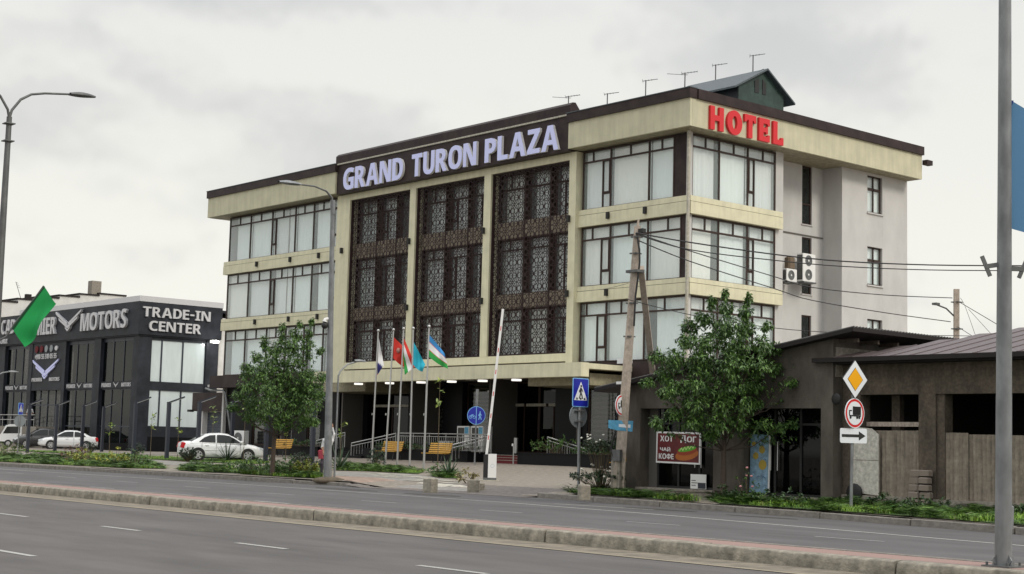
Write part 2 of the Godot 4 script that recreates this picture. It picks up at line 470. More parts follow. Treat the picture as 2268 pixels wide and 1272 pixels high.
func build_ground() -> void:
	var g := MB.new()
	g.quad(V(-1500, -.06, 600), V(1500, -.06, 600), V(1500, -.06, -1500), V(-1500, -.06, -1500))
	struct("ground", g, M.ground)
	# the land behind the kerb
	var rows := []
	var xs := []
	var x := -232.0
	while x < 60.1:
		xs.append(x); x += 2.0 if x > -130 else 6.0
	for j in 40:
		var l := []
		for xx in xs:
			var z0 := kerb_z(xx) - .14
			var z := z0 - (j * .75 if j < 32 else 24.0 + (j - 32) * (j - 32) * 5.0)
			var y := ter(xx, z)
			l.append(V(xx, y, z))
		rows.append(l)
	var fc := MB.new()
	fc.grid(rows)
	struct("forecourt", fc, M.forecourt)
	# carriageways: one sheet each side of the median
	var near := MB.new()
	near.quad(V(-260, 0, 8), V(60, 0, 8), V(60, 0, -16.5), V(-260, 0, -16.5))
	var rd := struct("road", near, M.asphalt)
	var far := MB.new()
	for i in xs.size() - 1:
		far.quad(V(xs[i], 0, -16.9), V(xs[i + 1], 0, -16.9), V(xs[i + 1], 0, kerb_z(xs[i + 1]) - .2), V(xs[i], 0, kerb_z(xs[i]) - .2))
	put("far_carriageway", far, M.asphalt_far, rd)
	var dash := flat(V(-.67, 0, 0), V(.67, 0, 0), .11, 0)
	var dash_mesh := dash.mesh()
	for i in 16:
		put("lane_dash", dash_mesh, M.lane_paint, rd, Transform3D(Basis(), V(-14.55 - 4.37 * i + 8.74, .005, -11.75 - .002 * i)))
	for i in 12:
		put("lane_dash", dash_mesh, M.lane_paint, rd, Transform3D(Basis(), V(-18.9 - 4.37 * i + 8.74, .005, -8.06)))
	var thin := flat(V(-.75, 0, 0), V(.75, 0, 0), .1, 0).mesh()
	for i in 16:
		put("lane_dash", thin, M.worn_paint, rd, Transform3D(Basis(Vector3.UP, .02), V(-13.05 - 4.83 * i, .005, -20.0 - .09 * i)))
		put("lane_dash", thin, M.worn_paint, rd, Transform3D(Basis(Vector3.UP, .02), V(-16.95 - 5.1 * i, .005, -22.95 - .2 * i)))
	var el := [V(-120, 0, -24.6), V(-63.6, 0, -26.6), V(-53.4, 0, -27.1), V(-44.8, 0, -27.4), V(-31.4, 0, -27.25), V(-25.6, 0, -26.6), V(-21.2, 0, -25.85), V(-16.1, 0, -24.95), V(10, 0, -20.6)]
	for i in el.size() - 1:
		put("edge_line", flat(el[i], el[i + 1], .14, .005), M.worn_paint if i > 2 and i < 4 else M.lane_paint, rd)
	put("edge_line", flat(V(-30.6, 0, -28.25), V(-27.1, 0, -28.5), .13, .005), M.lane_paint, rd)
	put("dirt_strip", flat(V(-230, 0, -16.05), V(40, 0, -16.05), .95, .004), M.dirt_edge, rd)
	put("edge_line", flat(V(-230, 0, -15.5), V(40, 0, -15.5), .12, .008), M.dirt_pale, rd)
	for q in [[-41, -28.6, 3.4, .8], [-36.6, -28.7, 2.6, .9], [-27.3, -28.9, 2.6, .5], [-23.6, -28.5, 2.2, .35]]:
		var st := MB.new()
		st.disc(Transform3D(Basis(Vector3.RIGHT, -PI / 2), V(q[0], .006, q[1])), q[2] / 2, q[3] / 2, .002, 18)
		put("tar_patch", st, M.tar, rd)
	# driveway apron between the two kerbs
	var ap := MB.new()
	var rw := []
	for j in 6:
		var l := []
		for i in 12:
			var xx := -43.6 + i * .83
			var z := kerb_z(xx) + .5 - j * .55
			l.append(V(xx, maxf(.006, ter(xx, z)) + .012 * ss(0, 1, j), z))
		rw.append(l)
	ap.grid(rw)
	struct("driveway_apron", ap, M.apron)
	# the two kerbs, stone by stone
	for pair in [["far_kerb_left", kerb_left, -100.0, -43.0], ["far_kerb_right", kerb_right, -34.5, -4.0]]:
		var kb: Node3D = null
		var xx: float = pair[2]
		while xx < pair[3] - .1:
			var x1: float = minf(xx + 2.95, pair[3])
			var a := V(xx + .012, 0, along(pair[1], xx)); var b := V(x1 - .012, 0, along(pair[1], x1))
			var d := (b - a)
			var ang := atan2(-d.z, d.x)
			var hgt := .155 + rng.randf_range(-.012, .012)
			if pair[3] == -43.0 and x1 > -45.5: hgt = .07 if x1 > -43.5 else .12
			var m := MB.new()
			m.bevel(Transform3D(Basis(), Vector3.ZERO), V(d.length(), hgt + .05, .16), .018)
			var at := Transform3D(Basis(Vector3.UP, ang + rng.randf_range(-.006, .006)), (a + b) / 2 + V(0, hgt / 2 - .025, -.08 + rng.randf_range(-.012, .012)))
			if kb == null:
				kb = Node3D.new(); kb.name = pair[0]; add_child(kb); kb.set_meta("kind", "structure")
			put("kerb_stone", m, M.kerb_far, kb, at)
			xx = x1
	# the median
	var md := Node3D.new(); md.name = "median"; add_child(md); md.set_meta("kind", "structure")
	var mx := -90.9
	for i in 32:
		var L := 3.31
		var m := MB.new()
		var r := []
		# rough upper edge: a swept profile with a wavering top
		for s in 15:
			var px := -L / 2 + .012 + (L - .024) * s / 14.0
			var wv := rng.randf_range(-.012, .012)
			r.append([V(px, -.05, .13), V(px, .1, .128 + wv * .5), V(px, .172 + wv, .122 + wv), V(px, .196 + wv * .7, .095 + wv), V(px, .2 + wv * .35, .03), V(px, .2, -.13), V(px, -.05, -.13)])
		m.grid(r, true)
		for e in [0, 14]:
			var pp: Array = r[e]
			for k in range(1, 5):
				if e == 0: m.quad(pp[0], pp[k + 1], pp[k], pp[k])
				else: m.quad(pp[0], pp[k], pp[k + 1], pp[k + 1])
		put("kerb_stone", m, M.kerb_concrete, md, Transform3D(Basis(Vector3.UP, rng.randf_range(-.004, .004)), V(mx + L / 2, rng.randf_range(-.006, .006), -16.62 + rng.randf_range(-.012, .012))))
		mx += L
	var pv := MB.new(); pv.box(V(-200, 0, -16.7), V(40, .19, -17.5))
	put("paver_bed", pv, M.red_paver, md)
	mx = -90.0
	for i in 60:
		var m := MB.new(); m.bevel(Transform3D(), V(1.98, .25, .1), .01)
		put("edge_stone", m, M.kerb_far, md, Transform3D(Basis(), V(mx, .08, -17.55)))
		mx += 2.0
	# patches on the land
	var walk := P2([-44.6, -30.9, -53.7, -36.7, -49.5, -37.8, -45.5, -35.9, -37.4, -31.6])
	struct("sidewalk", sheet(walk, .006), M.walk_grey)
	struct("pink_paving", sheet(P2([-44.5, -30.95, -49.5, -33.6, -46.6, -34.0, -40.5, -31.3]), .011), M.walk_pink)
	var slabs := Node3D.new(); slabs.name = "path_slabs"; add_child(slabs); slabs.set_meta("kind", "structure")
	for i in 34:
		var t := rng.randf()
		var s := rng.randf()
		var c := Vector2(-51, -36.4).lerp(Vector2(-39.6, -31.9), t) + Vector2(.3, -.9) * (s * 1.6 - .3)
		if not Geometry2D.is_point_in_polygon(c, walk): continue
		put("slab", sheet(P2([c.x - .55, c.y - .12, c.x + .5, c.y - .16, c.x + .55, c.y + .12, c.x - .5, c.y + .15]), .016), M.pale_slab, slabs)
	struct("footpath", sheet(P2([-100, -38.6, -86, -37.2, -75, -37.2, -60, -34.2, -54, -35.5, -57, -37.6, -76, -38.9, -100, -40.2]), .006), M.walk_grey)
	struct("concrete_edging", sheet(P2([-110, -44.6, -64, -44.2, -64, -43.9, -110, -44.3]), .02), M.pale_slab)

var grass_areas := [
	[-96, -34.6, -85.7, -35.5, -80.6, -36.5, -77.6, -37.6, -67.9, -35.6, -59.2, -31.9, -60.3, -30.55, -66.4, -30.0, -73.3, -29.4, -96, -28.2],
	[-101.5, -42, -92.2, -41.7, -81.8, -40.1, -75.2, -39.4, -70.2, -39, -63.9, -39, -65.8, -41.2, -68.9, -43, -76.9, -42.3, -90.5, -43.3, -99.9, -43.2],
	[-56.9, -31.2, -62.2, -34.6, -60.4, -35.4, -52.5, -31.8, -54.3, -30.9],
	[-51.9, -31.2, -58.6, -35.4, -54.6, -36.5, -46.4, -31.4, -48.1, -30.9],
	[-54.6, -37.5, -60.2, -41.6, -56.5, -42, -51, -39.5, -49.3, -37.9, -53, -38.1],
	[-47, -36.8, -49.3, -39, -48.2, -38.9, -44.4, -36.1, -45.2, -36],
	[-33.4, -31.3, -34.3, -32.6, -32.9, -33.1, -29, -31.6, -27.2, -30.35, -30, -30.7],
	[-26.4, -30.2, -29, -32.6, -26.6, -32.6, -25.1, -33.1, -23.4, -33.5, -14, -33.3, -8, -30.5, -8, -26.95, -16.7, -28.5, -20.9, -29.55, -23.6, -29.85]]
func blade_mesh(n: int, hgt: float, spread: float) -> ArrayMesh:
	var b := MB.new()
	for i in n:
		var a := rng.randf() * TAU
		var r := Vector3(cos(a), 0, sin(a))
		var s := Vector3(-r.z, 0, r.x) * .007
		var p := r * rng.randf() * spread
		var hh := hgt * rng.randf_range(.55, 1.1)
		var q := p + r * hh * .18 + Vector3.UP * hh * .6
		var t := p + r * hh * rng.randf_range(.3, .75) + Vector3.UP * hh
		b.quad(p - s, p + s, q + s * .8, q - s * .8)
		b.tri(q - s * .8, q + s * .8, t, Vector3.UP, Vector3.UP, Vector3.UP)
	for i in b.n.size(): b.n[i] = (b.n[i] * .4 + Vector3.UP).normalized()
	return b.mesh()
func scatter(called: String, parent: Node, mesh: Mesh, m: Material, xf: Array, cols: Array) -> MultiMeshInstance3D:
	var mm := MultiMesh.new()
	mm.transform_format = MultiMesh.TRANSFORM_3D
	mm.use_colors = true
	mm.mesh = mesh
	mm.instance_count = xf.size()
	for i in xf.size():
		mm.set_instance_transform(i, xf[i]); mm.set_instance_color(i, cols[i])
	var o := MultiMeshInstance3D.new()
	o.name = numbered(parent, called)
	o.multimesh = mm
	o.material_override = m
	parent.add_child(o)
	o.set_meta("kind", "stuff")
	return o
func build_grass() -> void:
	var names := ["bright green grass verge along the left kerb below the car showroom", "grass strip behind the footpath at the feet of the dark lamp posts", "small grass clump by the kerb left of the street tree", "weedy grass bed round the foot of the left street tree", "grass strip at the feet of the five flagpoles", "small grass patch by the spiky plant beside the concrete blocks", "grass tuft bed at the kerb in front of the rose bush", "long grass verge in front of the grey kiosk and the brown shed"]
	var tuft := blade_mesh(9, .2, .1)
	for k in grass_areas.size():
		var poly := P2(grass_areas[k])
		struct("turf_bed", sheet(poly, .026), M.turf)
		var r := Rect2(poly[0], Vector2.ZERO)
		for p in poly: r = r.expand(p)
		var xf := []
		var cols := []
		var nz := FastNoiseLite.new(); nz.frequency = .35; nz.seed = 20 + k
		var want := int(r.get_area() * 75)
		for i in want:
			var p := Vector2(rng.randf_range(r.position.x, r.end.x), rng.randf_range(r.position.y, r.end.y))
			if not Geometry2D.is_point_in_polygon(p, poly): continue
			var q := nz.get_noise_2d(p.x, p.y)
			if q < -.38 and rng.randf() < .8: continue
			var s: float = (.8 + q * .7) * rng.randf_range(.6, 1.3) * [.8, .5, .85, .85, .6, .7, .85, .72][k]
			if k == 6 and p.x > -31.2: s *= 1.15
			xf.append(Transform3D(Basis(Vector3.UP, rng.randf() * TAU).scaled(V(s * 1.1, s, s * 1.1)), on(p.x, p.y, .02)))
			var t := clampf(.5 + q + rng.randf_range(-.35, .35), 0, 1)
			cols.append(Color(.06, .15, .015).lerp(Color(.25, .41, .05), t) if rng.randf() > .05 else Color(.26, .25, .09))
		if k != 1:   # broad leaved weeds among the grass
			for i in int(want * .22):
				var p := Vector2(rng.randf_range(r.position.x, r.end.x), rng.randf_range(r.position.y, r.end.y))
				if not Geometry2D.is_point_in_polygon(p, poly): continue
				var q := nz.get_noise_2d(p.x * 1.7 + 50, p.y * 1.7)
				if q < -.05: continue
				var a := rng.randf() * TAU
				for w in 5:
					var s := rng.randf_range(.45, .9)
					xf.append(Transform3D((Basis(Vector3.UP, a + w * 1.3) * Basis(Vector3.RIGHT, rng.randf_range(.6, 1.2))).scaled(V(s * 3.0, s * .55, s * 3.0)), on(p.x, p.y, .03 + .05 * w * (.5 + q))))
					cols.append(Color(.04, .11, .018).lerp(Color(.15, .27, .05), rng.randf()))
		var o := scatter("grass", self, tuft, M.leaf, xf, cols)
		tag(o, names[k], "grass")

# ---------------------------------------------------------------- the hotel
# a window wall: u runs along the wall, v up, w outward; bars = main mullions, mini = small mullions above the transom, vents = opening sashes
func curtain_mesh(u0: float, u1: float, v0: float, v1: float, w: float, folds: float) -> MB:
	var b := MB.new()
	var n := maxi(6, int((u1 - u0) * 14))
	var rows := []
	var ph := rng.randf() * 6.0
	for j in 3:
		var l := []
		for i in n + 1:
			var u := lerpf(u0, u1, float(i) / n)
			var amp := .016 * folds * (1.0 + .3 * j)
			l.append(V(u + sin(u * 9.0 + ph) * .01 * j, lerpf(v1, v0, j / 2.0), w + sin(u * 23.0 + ph) * amp + sin(u * 9.0 + ph * 2) * amp * .6))
		rows.append(l)
	b.grid(rows)
	return b
func window_wall(par: Node, xf: Transform3D, u0: float, u1: float, v0: float, v1: float, vt: float, bars: Array, minis: Array, vents: Array, opts := {}) -> void:
	var edges := [u0] + bars + [u1]
	var fm: Material = opts.get("frame", M.brown_frame)
	for k in edges.size() - 1:
		var a: float = edges[k]
		var b: float = edges[k + 1]
		var f := MB.new()
		var wl := .035 if k > 0 else .07
		var wr := .035 if k < edges.size() - 2 else .07
		f.box(V(a, v0, -.05), V(a + wl, v1, .05)); f.box(V(b - wr, v0, -.05), V(b, v1, .05))
		f.box(V(a + wl, v1 - .08, -.05), V(b - wr, v1, .05)); f.box(V(a + wl, v0, -.05), V(b - wr, v0 + .05, .05))
		f.box(V(a + wl, vt - .04, -.045), V(b - wr, vt + .04, .045))
		var cuts := [a + wl]
		for mu in minis:
			if mu > a + .15 and mu < b - .15:
				f.box(V(mu - .03, vt + .04, -.045), V(mu + .03, v1 - .08, .045)); cuts.append(mu)
		cuts.append(b - wr)
		var low := [a + wl]
		var vent_here := Vector2.ZERO
		for vv in vents:
			if vv[0] >= a - .05 and vv[1] <= b + .05:
				var p: float = maxf(vv[0], a + wl); var q: float = minf(vv[1], b - wr)
				vent_here = Vector2(p, q)
				if p > a + wl + .05: f.box(V(p - .03, v0 + .05, -.045), V(p + .03, vt - .04, .045))
				if q < b - wr - .05: f.box(V(q - .03, v0 + .05, -.045), V(q + .03, vt - .04, .045))
				var vm := v0 + (vt - v0) * .3
				f.box(V(p, vm - .035, -.045), V(q, vm + .035, .045))
				# the sash frame stands proud
				for s in [[p, p + .05], [q - .05, q]]: f.box(V(s[0], vm + .035, .0), V(s[1], vt - .04, .07))
				f.box(V(p + .05, vm + .035, 0), V(q - .05, vm + .085, .07)); f.box(V(p + .05, vt - .09, 0), V(q - .05, vt - .04, .07))
				low.append(p); low.append(q)
		low.append(b - wr)
		var win := put("window", f, fm, par, xf)
		for i in cuts.size() - 1:
			put("pane", bx(V(cuts[i] + .01, vt + .035, -.006), V(cuts[i + 1] - .01, v1 - .075, .006)), M.window_glass, win)
		var i := 0
		while i < low.size() - 1:
			if low[i + 1] - low[i] > .08:
				put("pane", bx(V(low[i] + .005, v0 + .045, -.006), V(low[i + 1] - .005, vt - .035, .006)), M.window_glass, win)
			i += 1
		if opts.get("curtain", true):
			var g0: float = rng.randf_range(0, .03) if rng.randf() < .6 else rng.randf_range(.08, .42)
			var g1: float = rng.randf_range(0, .03) if rng.randf() < .6 else rng.randf_range(.08, .25)
			if vent_here.x > 0.0 and rng.randf() < .6: pass
			var c0: float = a + wl + g0 * (b - a) * .6
			var c1: float = b - wr - g1 * (b - a) * .6
			put("curtain", curtain_mesh(c0, c1, v0 + .06, v1 - .05, -.17, rng.randf_range(.35, 1.3)), [M.curtain, M.curtain, M.curtain_grey, M.curtain_cream][rng.randi() % 4], win)
func lattice_tile(b: MB, o: Vector2, s: float) -> void:
	var c := o + Vector2(s, s) / 2
	var outer := []
	var inner := []
	for i in 8:
		var a := TAU * i / 8
		outer.append(c + Vector2(cos(a), sin(a)) * s * (.5 if i % 2 == 0 else .56))
		inner.append(c + Vector2(cos(a + TAU / 16), sin(a + TAU / 16)) * s * .27)
	var put_bar := func(p: Vector2, q: Vector2) -> void:
		var d := (q - p).normalized()
		var t := Vector2(-d.y, d.x) * .0145
		var z := .011
		var k := [V(p.x - t.x, p.y - t.y, z), V(q.x - t.x, q.y - t.y, z), V(q.x + t.x, q.y + t.y, z), V(p.x + t.x, p.y + t.y, z)]
		var l := []
		for w in k: l.append(w - V(0, 0, 2 * z))
		b.quad(k[0], k[1], k[2], k[3])
		b.quad(k[0], l[0], l[1], k[1]); b.quad(k[2], l[2], l[3], k[3])
	for i in 8:
		put_bar.call(outer[i], inner[i]); put_bar.call(inner[i], outer[(i + 1) % 8])
		put_bar.call(inner[i], c + (inner[i] - c) * .3)
		put_bar.call(c + (inner[i] - c) * .3, c + (inner[(i + 1) % 8] - c) * .3)
	for i in [1, 3, 5, 7]:
		put_bar.call(outer[i], c + (outer[i] - c).normalized() * s * .7071)
		put_bar.call(c + (outer[i] - c).normalized() * s * .62 + Vector2(-(outer[i] - c).y, (outer[i] - c).x).normalized() * s * .09, c + (outer[i] - c).normalized() * s * .62 - Vector2(-(outer[i] - c).y, (outer[i] - c).x).normalized() * s * .09)
func build_hotel() -> void:
	var h := thing("hotel", "four storey cream hotel with brown roof edge, lattice screens and curtained corner windows", "hotel")
	var F := Transform3D(Basis(), V(0, 0, -50))                                   # front wall
	var S := Transform3D(Basis(V(0, 0, -1), V(0, 1, 0), V(1, 0, 0)), V(-45.79, 0, 0))   # right-hand wall, u = -z
	# structure: slabs and dark inner walls
	for y in [[4.95, 5.6], [8.53, 9.23], [12.17, 12.95], [15.95, 16.2]]:
		var m := MB.new(); m.box(V(-85.8, y[0], -50.12), V(-48.2, y[1], -66.8)); m.box(V(-48.2, y[0], -50.12), V(-45.91, y[1], -56.2))
		put("floor_slab", m, M.room_wall, h)
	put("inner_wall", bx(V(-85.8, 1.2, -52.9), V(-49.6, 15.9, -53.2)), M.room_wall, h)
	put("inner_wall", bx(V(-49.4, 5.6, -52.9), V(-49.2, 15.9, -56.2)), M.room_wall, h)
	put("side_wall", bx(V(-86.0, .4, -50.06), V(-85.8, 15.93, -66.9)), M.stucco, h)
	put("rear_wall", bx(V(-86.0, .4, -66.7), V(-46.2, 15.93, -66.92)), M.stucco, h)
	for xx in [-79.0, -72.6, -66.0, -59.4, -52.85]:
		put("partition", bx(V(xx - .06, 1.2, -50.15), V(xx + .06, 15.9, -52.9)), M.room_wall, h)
	# left wing windows
	window_wall(h, F, -85.85, -72.6, 12.97, 15.86, 15.3, [-83.27, -80.71, -78.07, -76.05, -74.0], [-84.6, -82.05, -79.45, -77.1, -75.05, -73.2], [[-80.7, -80.22], [-74.0, -73.45]])
	window_wall(h, F, -85.85, -72.6, 9.25, 12.13, 11.5, [-83.27, -80.69, -78.11, -76.05, -74.0], [-84.6, -82.0, -79.4, -77.1, -75.05, -73.3], [[-80.68, -80.18], [-74.0, -73.4]])
	window_wall(h, F, -85.85, -72.6, 5.62, 8.49, 7.85, [-83.39, -80.87, -78.66, -76.65, -74.6], [-84.6, -82.1, -79.8, -77.6, -75.6, -73.6], [[-76.64, -76.2]])
	# right wing windows, front
	window_wall(h, F, -52.62, -46.6, 12.97, 15.86, 15.3, [-50.72, -48.2], [-51.93, -49.42, -47.4], [[-51.25, -50.74]])
	window_wall(h, F, -52.62, -46.12, 9.25, 12.13, 11.5, [-50.68, -48.22], [-51.9, -49.46, -46.97], [[-51.27, -50.7]])
	window_wall(h, F, -52.62, -45.74, 5.62, 8.49, 7.85, [-50.85, -48.36], [-52.2, -49.87, -47.1], [[-51.46, -50.88]])
	put("corner_panel", bx(V(-46.6, 12.97, -50.05), V(-45.83, 15.86, -49.97)), M.brown_metal, h)
	put("corner_panel", bx(V(-46.12, 9.25, -50.05), V(-45.83, 12.13, -49.97)), M.brown_metal, h)
	# right wing windows, side
	for q in [[12.97, 15.86, 15.3], [9.25, 12.13, 11.5], [5.62, 8.49, 7.85]]:
		window_wall(h, S, 50.2, 56.12, q[0], q[1], q[2], [52.08, 54.1], [51.15, 53.1, 55.2], [[54.1, 54.55]])
	put("corner_post", bx(V(-45.84, 5.62, -49.95), V(-45.7, 15.93, -50.19)), M.stucco, h)
	var pipe := MB.new(); pipe.tube([V(-45.5, 5.0, -49.72), V(-45.5, 15.9, -49.72)], [.075], 10)
	put("downpipe", pipe, M.pale_slab, h)
	# cream sill bands
	for y in [[12.15, 12.97, 12.71], [8.51, 9.25, 9.03]]:
		for seg in [[-86.15, -73.0], [-52.78, -45.6]]:
			put("floor_band", bx(V(seg[0], y[0], -50.1), V(seg[1], y[2] - .012, -49.78)), M.cream_light, h)
			put("sill_course", bx(V(seg[0], y[2] + .012, -50.1), V(seg[1], y[1], -49.8)), M.cream_light, h)
			put("band_joint", bx(V(seg[0] + .01, y[2] - .012, -50.08), V(seg[1] - .01, y[2] + .012, -49.83)), M.brown_frame, h)
		put("floor_band", bx(V(-45.9, y[0], -49.9), V(-45.5, y[2] - .012, -56.4)), M.cream_light, h)
		put("sill_course", bx(V(-45.9, y[2] + .012, -49.9), V(-45.52, y[1], -56.4)), M.cream_light, h)
		put("band_joint", bx(V(-45.9, y[2] - .012, -49.92), V(-45.55, y[2] + .012, -56.38)), M.brown_frame, h)
	# small black wall lights
	var wl := bx(V(-.07, -.17, 0), V(.07, .15, .14)).mesh()
	for p in [[-81.96, 12.55, -49.78], [-78.12, 12.55, -49.78], [-75.01, 12.55, -49.78], [-81.88, 8.9, -49.78], [-78.03, 8.9, -49.78], [-74.91, 8.9, -49.78], [-50.61, 12.53, -49.78], [-48.18, 12.53, -49.78], [-50.62, 8.87, -49.78], [-48.21, 8.87, -49.78], [-72.35, 12.6, -49.58], [-65.9, 12.6, -49.58], [-59.55, 12.6, -49.58], [-53.12, 12.6, -49.58], [-65.9, 8.95, -49.58], [-59.55, 8.95, -49.58], [-53.12, 8.95, -49.58]]:
		put("wall_light", wl, M.black, h, Transform3D(Basis(), V(p[0], p[1], p[2])))
	# roof edge: cream fascia, brown cap, soffit
	for seg in [[-87.3, -72.62], [-52.8, -44.89]]:
		put("fascia", bx(V(seg[0], 15.93, -49.25), V(seg[1], 17.2, -49.1)), M.cream, h)
		put("roof_cap", bx(V(seg[0] - .06, 17.2, -49.5), V(seg[1] + .06, 17.64, -49.0)), M.brown_metal, h)
		put("drip_edge", bx(V(seg[0] - .08, 17.64, -49.5), V(seg[1] + .08, 17.68, -48.97)), M.roof_slate, h)
		var n := int((seg[1] - seg[0]) / 1.3)
		for i in n:
			var u0: float = lerpf(seg[0] + .003, seg[1] - .003, float(i) / n); var u1: float = lerpf(seg[0] + .003, seg[1] - .003, float(i + 1) / n)
			put("soffit_panel", bx(V(u0 + .006, 15.92, -49.26), V(u1 - .006, 15.955, -50.1)), M.soffit, h)
	put("fascia", bx(V(-44.89, 15.93, -49.26), V(-45.04, 17.2, -66.95)), M.cream, h)
	put("roof_cap", bx(V(-44.77, 17.2, -49.52), V(-45.3, 17.64, -67.0)), M.brown_metal, h)
	for i in 12:
		put("soffit_panel", bx(V(-45.05, 15.92, -50.12 - i * 1.4), V(-45.98 if i < 4 else -48.1, 15.955, -50.12 - (i + 1) * 1.4 + .012)), M.soffit, h)
	put("fascia", bx(V(-87.3, 15.93, -49.27), V(-87.15, 17.2, -66.9)), M.cream, h)
	put("soffit_panel", bx(V(-87.14, 15.92, -50.12), V(-86.0, 15.955, -66.8)), M.soffit, h)
	put("roof_bracket", bx(V(-44.9, 16.7, -67.0), V(-44.6, 16.95, -67.5)), M.brown_metal, h)
	var rf := MB.new()
	rf.quad(V(-87.2, 17.6, -49.4), V(-45.0, 17.6, -49.4), V(-53, 18.95, -58), V(-79, 18.95, -58))
	rf.quad(V(-45.0, 17.6, -49.4), V(-45.0, 17.6, -66.9), V(-53, 18.95, -58), V(-53, 18.95, -58))
	rf.quad(V(-45.0, 17.6, -66.9), V(-87.2, 17.6, -66.9), V(-79, 18.95, -58), V(-53, 18.95, -58))
	rf.quad(V(-87.2, 17.6, -66.9), V(-87.2, 17.6, -49.4), V(-79, 18.95, -58), V(-79, 18.95, -58))
	put("roof", rf, M.roof_slate, h)
	# green dormer on the roof
	var dm := put("dormer", bx(V(-46.3, 17.3, -54.0), V(-52, 18.95, -57.35)), M.green_metal, h)
	var gb := MB.new()
	gb.prism(PackedVector2Array([Vector2(53.98, 18.9), Vector2(57.33, 18.9), Vector2(55.86, 20.0)]), Transform3D(Basis(V(0, 0, -1), V(0, 1, 0), V(1, 0, 0)), V(-46.31, 0, 0)), .1)
	put("gable", gb, M.green_metal, dm)
	var dr := MB.new()
	for s in [[-53.5, 18.72], [-57.95, 18.62]]:
		var e0 := V(-46.05, s[1], s[0]); var r0 := V(-46.05, 19.98, -55.86); var k := V(-5.2, 0, 0)
		if s[0] > -55:
			dr.quad(e0, r0, r0 + k, e0 + k); dr.quad(e0 + k - V(0, .09, 0), r0 + k - V(0, .09, 0), r0 - V(0, .09, 0), e0 - V(0, .09, 0))
		else:
			dr.quad(r0, e0, e0 + k, r0 + k); dr.quad(r0 + k - V(0, .09, 0), e0 + k - V(0, .09, 0), e0 - V(0, .09, 0), r0 - V(0, .09, 0))
		dr.quad(e0 - V(0, .09, 0), r0 - V(0, .09, 0), r0, e0); dr.quad(e0 + k - V(0, .09, 0), e0 - V(0, .09, 0), e0, e0 + k)
	put("dormer_roof", dr, M.roof_slate, dm)
	for s in [[-55.17, -55.47, 18.72, 19.3, 19.45], [-55.74, -56.0, 18.72, 19.45, 19.3]]:
		var vm := MB.new()
		vm.prism(PackedVector2Array([Vector2(-s[0], s[2]), Vector2(-s[1], s[2]), Vector2(-s[1], s[4]), Vector2(-s[0], s[3])]), Transform3D(Basis(V(0, 0, -1), V(0, 1, 0), V(1, 0, 0)), V(-46.28, 0, 0)), .1)
		put("vent", vm, M.black, dm)
	put("dormer_cheek", bx(V(-46.32, 17.35, -53.97), V(-52, 18.9, -53.99)), M.dark_green, dm)
	# centre: sign box, frame, lattice screens
	put("sign_box", bx(V(-72.6, 15.86, -50.2), V(-52.83, 17.58, -49.2)), M.brown_metal, h)
	put("sign_strip", bx(V(-72.62, 17.58, -50.0), V(-52.81, 17.66, -49.12)), M.pale_slab, h)
	var pr := MB.new()
	pr.prism(PackedVector2Array([Vector2(49.15, 17.66), Vector2(49.15, 18.1), Vector2(49.3, 18.24), Vector2(49.5, 18.26), Vector2(50.1, 17.6)]), Transform3D(Basis(V(0, 0, -1), V(0, 1, 0), V(1, 0, 0)), V(-52.76, 0, 0)), 19.95)
	put("parapet", pr, M.brown_metal, h)
	for q in [[-73.05, -71.77, 4.7, 15.86], [-66.02, -65.5, 6.07, 15.5], [-59.66, -59.11, 6.07, 15.5], [-53.2, -52.72, 4.7, 15.86]]:
		put("frame_pillar", bx(V(q[0], q[2], -50.15), V(q[1], q[3], -49.6)), M.cream_light, h)
	put("frame_beam", bx(V(-71.77, 15.5, -50.15), V(-53.2, 15.86, -49.62)), M.cream_light, h)
	put("frame_beam", bx(V(-71.77, 5.69, -50.15), V(-53.2, 6.07, -49.62)), M.cream_light, h)
	put("frame_shadow_gap", bx(V(-71.77, 4.95, -50.15), V(-53.2, 5.69, -49.95)), M.brown_frame, h)
	var tile := .64
	for k in 3:
		var x0: float = [-71.75, -65.48, -59.09][k]
		var x1: float = [-66.04, -59.68, -53.22][k]
		var sc := put("lattice_screen", bx(V(x0, 6.08, -49.86), V(x0 + .06, 15.49, -49.7)), M.lattice, h)
		var rim := MB.new()
		rim.box(V(x1 - .06, 6.08, -49.86), V(x1, 15.49, -49.7)); rim.box(V(x0 + .06, 15.43, -49.86), V(x1 - .06, 15.49, -49.7)); rim.box(V(x0 + .06, 6.08, -49.86), V(x1 - .06, 6.14, -49.7))
		put("rim", rim, M.lattice, sc)
		var pw := (x1 - x0 - .12) / 3
		var ph := (15.43 - 6.14) / 7
		var pm := MB.new()
		var tx := pw / 3
		var ty := ph / 2
		for i in 3:
			for j in 2:
				var t := MB.new()
				lattice_tile(t, Vector2.ZERO, tx)
				for a in t.v.size():
					pm.v.append(V(t.v[a].x + i * tx, t.v[a].y * ty / tx + j * ty, t.v[a].z)); pm.n.append(t.n[a]); pm.c.append(Color.WHITE); pm.uv.append(Vector2.ZERO)
		pm.box(V(0, 0, -.016), V(pw, .018, .016)); pm.box(V(0, .018, -.015), V(.016, ph, .015))
		var mesh := pm.mesh()
		for i in 3:
			for j in 7:
				put("lattice_panel", mesh, M.lattice, sc, Transform3D(Basis(), V(x0 + .06 + i * pw, 6.14 + j * ph, -49.78)))
		# what stands behind the screen: brown mullions, glass, curtains and tan spandrels
		var wx := Transform3D(Basis(), V(0, 0, -50.42))
		var c1 := x0 + (x1 - x0) * .36
		var c2 := x0 + (x1 - x0) * .69
